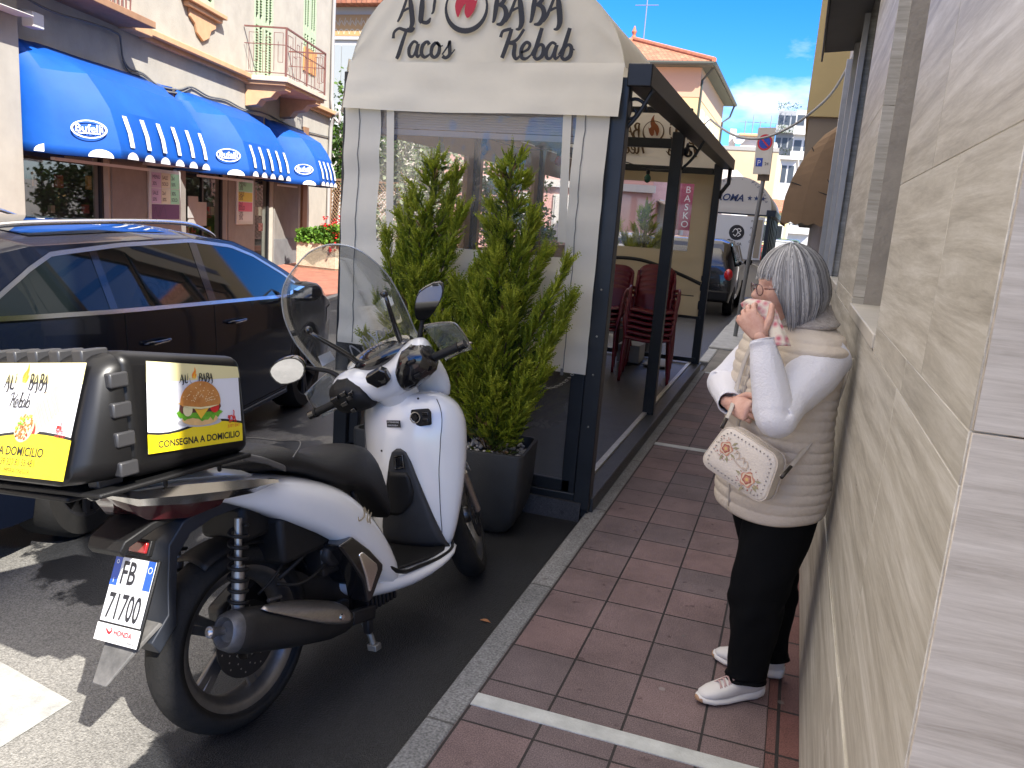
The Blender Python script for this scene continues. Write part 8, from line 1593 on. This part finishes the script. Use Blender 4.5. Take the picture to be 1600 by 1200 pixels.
# sleeves (ribbed knit) with folds
def sleeve(S_, E_, W_, r0, r1, r2, r3, nm):
    mid = E_; pts = [S_, S_.lerp(E_, .35), S_.lerp(E_, .75), E_, E_.lerp(W_, .2), E_.lerp(W_, .6), E_.lerp(W_, .9), W_]; R_ = [r0, r0*.98, r1, r1*1.02, r1*.95, r2, r3, r3*1.02]; q, rr_ = crom(pts, 10, R_); b = MB(); n = 40; vs = []; prev = None; K = len(q)
    for i, p in enumerate(q):
        t = (q[min(i+1, K-1)]-q[max(i-1, 0)]).normalized(); prev = (prev-t*prev.dot(t)).normalized() if prev else t.orthogonal().normalized(); w_ = t.cross(prev)
        near = math.exp(-((i/K-.45)/.07)**2)+.5*math.exp(-((i/K-.93)/.05)**2)
        for j in range(n): a = 2*pi*j/n; rib = .0006*sin(a*30); fo = .005*near*sin(i*.55+2.2*sin(a)); r_ = rr_[i]+rib+fo+.004*MN.noise(V((a, i*.12, r0*90))); vs.append(p+prev*(cos(a)*r_)+w_*(sin(a)*r_))
    b.add(vs, [(i*n+j, i*n+(j+1) % n, (i+1)*n+(j+1) % n, (i+1)*n+j) for i in range(K-1) for j in range(n)]); return b.build('sleeve', M_slv, WOM, smooth=True, solid=.003)
sleeve(SHL+V((-.05, -.05, -.0)), ELL_, WRL, .082, .060, .048, .037, 'l'); sleeve(SHR+V((0, .03, -.02)), ELR, WRR, .062, .056, .046, .037, 'r')
# trousers
def leg(hip, kn, an, rs, seed):
    pts = [hip, hip.lerp(kn, .5), kn, kn.lerp(an, .45), kn.lerp(an, .85), an]; q, rr_ = crom(pts, 9, rs); n = 32; vs = []; K = len(q); b = []
    for i, p in enumerate(q):
        for j in range(n):
            a = 2*pi*j/n; fold = .009*math.exp(-((i/K-.93)/.07)**2)*sin(i*1.6+sin(a)*2)+.011*MN.noise(V((cos(a)*1.2, sin(a)*1.2+i*.11, seed)))+.004*math.exp(-((i/K-.45)/.1)**2)*sin(i*1.1+3*a); r_ = rr_[i]+fold; vs.append(p+V((cos(a)*r_*1.08, sin(a)*r_, 0)))
    return vs, [(i*n+j, i*n+(j+1) % n, (i+1)*n+(j+1) % n, (i+1)*n+j) for i in range(K-1) for j in range(n)]
W2L = lambda x, y, z: PI_ @ V((x, y, z))
b = MB(); A_L = W2L(.028, 2.785, .075); A_R = W2L(.098, 2.965, .085)
b.add(*leg(V((.0, .085, .76)), W2L(.03, 2.755, .42), A_L, [.112, .105, .088, .076, .064, .06], 1)); b.add(*leg(V((-.0, -.085, .76)), W2L(.065, 2.945, .43), A_R, [.112, .105, .088, .074, .062, .058], 5))
b.loft([[V((.004+d*cos(a), w_*sin(a), z)) for a in [2*pi*k/28 for k in range(28)]] for z, d, w_ in ((.66, .09, .15), (.72, .13, .185), (.80, .13, .185))]); b.build('trousers', M_trs, WOM, smooth=True, solid=.003)
# trainers
M_sho = mat('trainer_white', (.62, .60, .58), .55, var=.05, vscale=20); M_sol = mat('trainer_sole', (.66, .64, .62), .6); M_lace = mat('pink_lace', (.50, .34, .32), .8)
def shoe(heel, toe, side, label=None):
    d = (toe-heel); L_ = .245; fx = d.normalized(); M_ = frame(heel, fx, V((0, 0, 1)))   # x fwd, y up, z right-hand side
    o = []
    def sec(x, w_, h0, h1, sh=0, n=20): return [M_ @ V((x, lerp(h0, h1, .5)+(h1-h0)/2*abs(sin(a))**.8*(1 if sin(a) > 0 else -1), sh+w_*abs(cos(a))**.85*(1 if cos(a) > 0 else -1))) for a in [2*pi*k/n for k in range(n)]]
    b = MB(); b.loft([sec(*s_) for s_ in ((-.012, .02, .012, .05), (.0, .031, .004, .05), (.03, .037, .0, .045), (.09, .036, .0, .034), (.15, .043, .0, .030), (.2, .042, .002, .030), (.235, .03, .008, .034), (.25, .014, .018, .036))]); so_ = b.build('shoe_sole', M_sol, WOM, smooth=True)
    b = MB(); b.loft([sec(*s_) for s_ in ((-.008, .018, .03, .085), (.005, .030, .025, .098), (.035, .036, .02, .102), (.07, .036, .02, .105), (.095, .036, .02, .098), (.125, .038, .018, .083), (.16, .041, .018, .068), (.2, .038, .018, .058), (.232, .026, .02, .048), (.244, .012, .025, .04))]); up_ = b.build('shoe', M_sho, WOM, smooth=True)
    b = MB()
    for k in range(6): x = .088+.016*k; h = lerp(.105, .074, k/5); b.tube([M_ @ V((x+.006, h-.016, .024)), M_ @ V((x, h+.002, .0)), M_ @ V((x+.008, h-.016, -.024))], .0026, 6, smooth=3); b.tube([M_ @ V((x-.006, h-.014, .024)), M_ @ V((x+.004, h+.003, .0)), M_ @ V((x-.0, h-.014, -.024))], .0022, 6, smooth=3)
    b.tube([M_ @ V((.085, .108, 0)), M_ @ V((.082, .128, .012)), M_ @ V((.075, .12, .028)), M_ @ V((.085, .095, .03))], .0022, 6, smooth=4); b.tube([M_ @ V((.085, .108, 0)), M_ @ V((.075, .125, -.012)), M_ @ V((.08, .11, -.028))], .0022, 6, smooth=4)
    b.build('shoe_lace', M_lace, up_, smooth=True); b = MB(); b.loft([sec(*s_) for s_ in ((.226, .03, .006, .036), (.244, .022, .01, .034), (.2545, .010, .016, .030))]); b.build('toe_cap', mat('toe_tan', (.40, .24, .14), .6), up_, smooth=True)
    b = MB(); b.lathe([(.034, .09), (.036, .13), (.03, .15)], Matrix(((1, 0, 0, 0), (0, 1, 0, 0), (0, 0, 1, 0), (0, 0, 0, 1))), 16); 
    b.v = [tuple(M_ @ V((x+.035, z, y))) for x, y, z in b.v]; b.build('sock', mat('sock_white', (.62, .62, .66), .9), WOM, smooth=True)
shoe(W2L(.078, 2.822, 0), W2L(-.131, 2.665, 0), 1); shoe(W2L(.148, 2.975, 0), W2L(-.10, 3.01, 0), -1)
# ---------------------------------------------------------------- handbag
def plane_pt(px, py, c, n): d = ray(px, py); return EYE+d*((c-EYE).dot(n)/d.dot(n))
BC = at(1160, 722, 'y', 2.575); Bn = V((-.42, -.9, .12)).normalized(); q = [plane_pt(a, b_, BC, Bn) for a, b_ in ((1103, 728), (1190, 781), (1222, 728), (1140, 668))]
bx_ = ((q[1]-q[0])+(q[2]-q[3])).normalized(); by_ = ((q[3]-q[0])+(q[2]-q[1])); BGM = frame(BC, bx_, by_); bw_, bh_ = .113, .078
HB = thing('handbag', 'cream studded shoulder bag with embroidered roses hanging on the woman', 'handbag', mtx=BGM)
if BGM.col[2].xyz.dot(Bn) < 0: SG = -1
else: SG = 1
def rrect(w_, h_, r_, z, n=7, tp=0):
    o = []
    for cx_, cy_, a0 in ((w_-r_, h_-r_, 0), (-(w_-r_), h_-r_, pi/2), (-(w_-r_), -(h_-r_), pi), (w_-r_, -(h_-r_), 3*pi/2)):
        for j in range(n): a = a0+pi/2*j/(n-1); x, y = cx_+r_*cos(a), cy_+r_*sin(a); o.append(V((x*(1-tp*y/h_*.5), y, z*SG)))
    return o
M_lth = mat('cream_leather', (.62, .56, .49), .45, var=.05, vscale=12, bump=.2, bscale=160)
b = MB(); b.loft([rrect(bw_, bh_, .035, z, tp=.22) if k == 1 else rrect(bw_*k, bh_*k, .035*k, z, tp=.22) for z, k in ((-.062, .95), (-.055, .99), (-.03, 1.0), (.0, 1), (.006, .985), (.010, .95), (.012, .5), (.013, .02))]); b.build('bag_body', M_lth, HB, smooth=True, auto=50)
b = MB(); b.tube([p for p in rrect(bw_*1.005, bh_*1.005, .035, .004, tp=.22)], .0028, 6, closed=True); b.tube([p for p in rrect(bw_*1.005, bh_*1.005, .035, -.05, tp=.22)], .0028, 6, closed=True); b.build('piping', mat('piping_cream', (.55, .48, .40), .5), HB, smooth=True)
b = MB(); ring_, _ = crom(rrect(bw_*.86, bh_*.82, .028, .0125, 4, tp=.22), 3, None, True)
tot_ = [0]
for p_, q_ in zip(ring_, ring_[1:]+ring_[:1]): tot_.append(tot_[-1]+(q_-p_).length)
for k in range(44):
    d_ = tot_[-1]*k/44; i = max(j for j in range(len(ring_)) if tot_[j] <= d_); p_, q_ = ring_[i], ring_[(i+1) % len(ring_)]; b.ball(p_.lerp(q_, (d_-tot_[i])/max(1e-6, tot_[i+1]-tot_[i])), .0026, 6, 4)
b.build('stud', mat('stud_metal', (.35, .33, .32), .3, 1), HB, smooth=True)
def rose(b, cx_, cy_, r_):
    rr_ = random.Random(int(cx_*1000)+7)
    for i, (R_, c_) in enumerate(((1, 0), (.82, 1), (.62, 2), (.42, 0), (.22, 3))):
        b.mi = c_; pts = [(cx_+r_*R_*(1+.13*sin(5*a+i))*cos(a), cy_+r_*R_*(1+.13*sin(5*a+i))*sin(a)) for a in [2*pi*k/24 for k in range(24)]]; b.add([V((x, y, (.0135+.0006*i)*SG)) for x, y in pts], [tuple(range(24))])
    for k in range(5): a = rr_.uniform(0, 6.28); b.mi = 4; x, y = cx_+r_*1.5*cos(a), cy_+r_*1.5*sin(a); b.add([V((x+.012*cos(a+t)*k2, y+.012*sin(a+t)*k2, .0137*SG)) for t, k2 in ((0, 1), (1.57, .35), (3.14, 1), (4.71, .35))], [(0, 1, 2, 3)])
b = MB(); rose(b, -.062, .012, .022); rose(b, .045, -.034, .024); b.mi = 4
for k in range(60): x, y = rr.uniform(-.085, .09), rr.uniform(-.06, .05); ok = min(abs(V((x+.062, y-.012)).length-.034), abs(V((x-.045, y+.034)).length-.036)) < .010; 
for k in range(70):
    cx_, cy_ = rr.choice(((-.062, .012), (.045, -.034))); a = rr.uniform(0, 6.28); r_ = rr.uniform(.028, .042); x, y = cx_+r_*cos(a), cy_+r_*sin(a)*.9; b.mi = rr.choice((0, 2, 4)); b.add([V((x+.0022*cos(t), y+.0022*sin(t), .0136*SG)) for t in (0, 1.57, 3.14, 4.71)], [(0, 1, 2, 3)])
b.mi = 5; pen(b, [[(-.03, .012, .8), (-.02, .025, 1), (-.01, .012, 1), (-.015, .0, .8)], [(-.008, .006, .8), (.005, .018, 1), (.012, .002, 1)], [(.01, .01, .8), (.022, .012, 1), (.028, -.006, 1), (.014, -.01, .8)], [(-.03, .0, .8), (0, -.012, 1), (.03, -.014, .8)]], Matrix.Identity(4), 1, .004, 4, .0135 if SG > 0 else -.0165)
b.build('embroidery', [mat('thread_rose', (.50, .24, .17), .9), mat('thread_cream', (.62, .50, .36), .9), mat('thread_deep', (.34, .11, .08), .9), mat('thread_gold', (.6, .42, .15), .8), mat('thread_leaf', (.30, .27, .16), .9), mat('thread_tan', (.50, .40, .32), .9)], HB, weld=False)
WB_ = BGM.inverted(); b = MB(); s0 = plane_pt(1221, 745, BC, Bn); s1 = at(1262, 697, 'y', 2.66); s2 = at(1300, 645, 'y', 2.74); s3 = at(1330, 560, 'y', 2.90)
b.tube([WB_ @ p for p in (s0, s1, s2, s3)], .0085, 8, smooth=6, flat=.25, up=(0, 0, 1)); l0 = plane_pt(1128, 668, BC, Bn); l1 = at(1142, 640, 'y', 2.66); l2 = at(1150, 610, 'y', 2.74); l3 = at(1165, 560, 'y', 2.77); l4 = at(1185, 520, 'y', 2.80); b.tube([WB_ @ p for p in (l0, l1, l2, l3, l4)], .0075, 8, smooth=6, flat=.25, up=(0, 0, 1)); b.build('strap', mat('strap_cream', (.45, .41, .36), .5), HB, smooth=True)
b = MB(); b.tube([WB_ @ p for p in (l0+V((0, -.01, 0)), l1.lerp(l0, .45)+V((0, -.012, 0)))], .006, 8); b.tube([WB_ @ p for p in (s0+V((0, -.008, 0)), s0.lerp(s1, .35)+V((0, -.01, 0)))], .006, 8); b.build('buckle', mat('buckle_dark', (.04, .035, .03), .4, .5), HB, smooth=True)
# ---------------------------------------------------------------- floral tissue held to the face
TS = thing('floral_cloth', 'folded cream cloth printed with pink roses held over the mouth of the woman', 'cloth', at(1188, 500, 'y', 2.63)); cn = V((-.55, -.82, .1)).normalized(); cc_ = at(1190, 500, 'y', 2.625)
def cl(px, py, off=0): return plane_pt(px, py, cc_, cn)-cn*off
b = MB(); Lc = [(1157, 474), (1163, 492), (1172, 512), (1190, 530), (1208, 541)]; Rc = [(1174, 467), (1199, 470), (1211, 490), (1221, 512), (1230, 540)]
for off in (.0, .016):
    b.grid(lambda u, v: (lambda A, B_: cl(lerp(A[0], B_[0], v), lerp(A[1], B_[1], v), off+.012*sin(pi*v)*(-1)+.004*sin(u*9+v*5)))(interp([(i/4, *p) for i, p in enumerate(Lc)], u), interp([(i/4, *p) for i, p in enumerate(Rc)], u)), 20, 12)
mc = bpy.data.materials.new('rose_print'); mc.use_nodes = True; n = mc.node_tree.nodes; l = mc.node_tree.links; t_ = n.new('ShaderNodeTexCoord'); vo = n.new('ShaderNodeTexVoronoi'); vo.inputs['Scale'].default_value = 42; l.new(t_.outputs['Object'], vo.inputs['Vector']); r = n.new('ShaderNodeValToRGB'); e = r.color_ramp.elements; e[0].position = .18; e[0].color = (.50, .12, .16, 1); e[1].position = .62; e[1].color = (.66, .60, .50, 1); x = e.new(.36); x.color = (.60, .38, .36, 1); l.new(vo.outputs['Distance'], r.inputs[0]); l.new(r.outputs[0], n['Principled BSDF'].inputs['Base Color']); n['Principled BSDF'].inputs['Roughness'].default_value = .8
b.build('cloth', mc, TS, world=True, smooth=True, solid=.002)
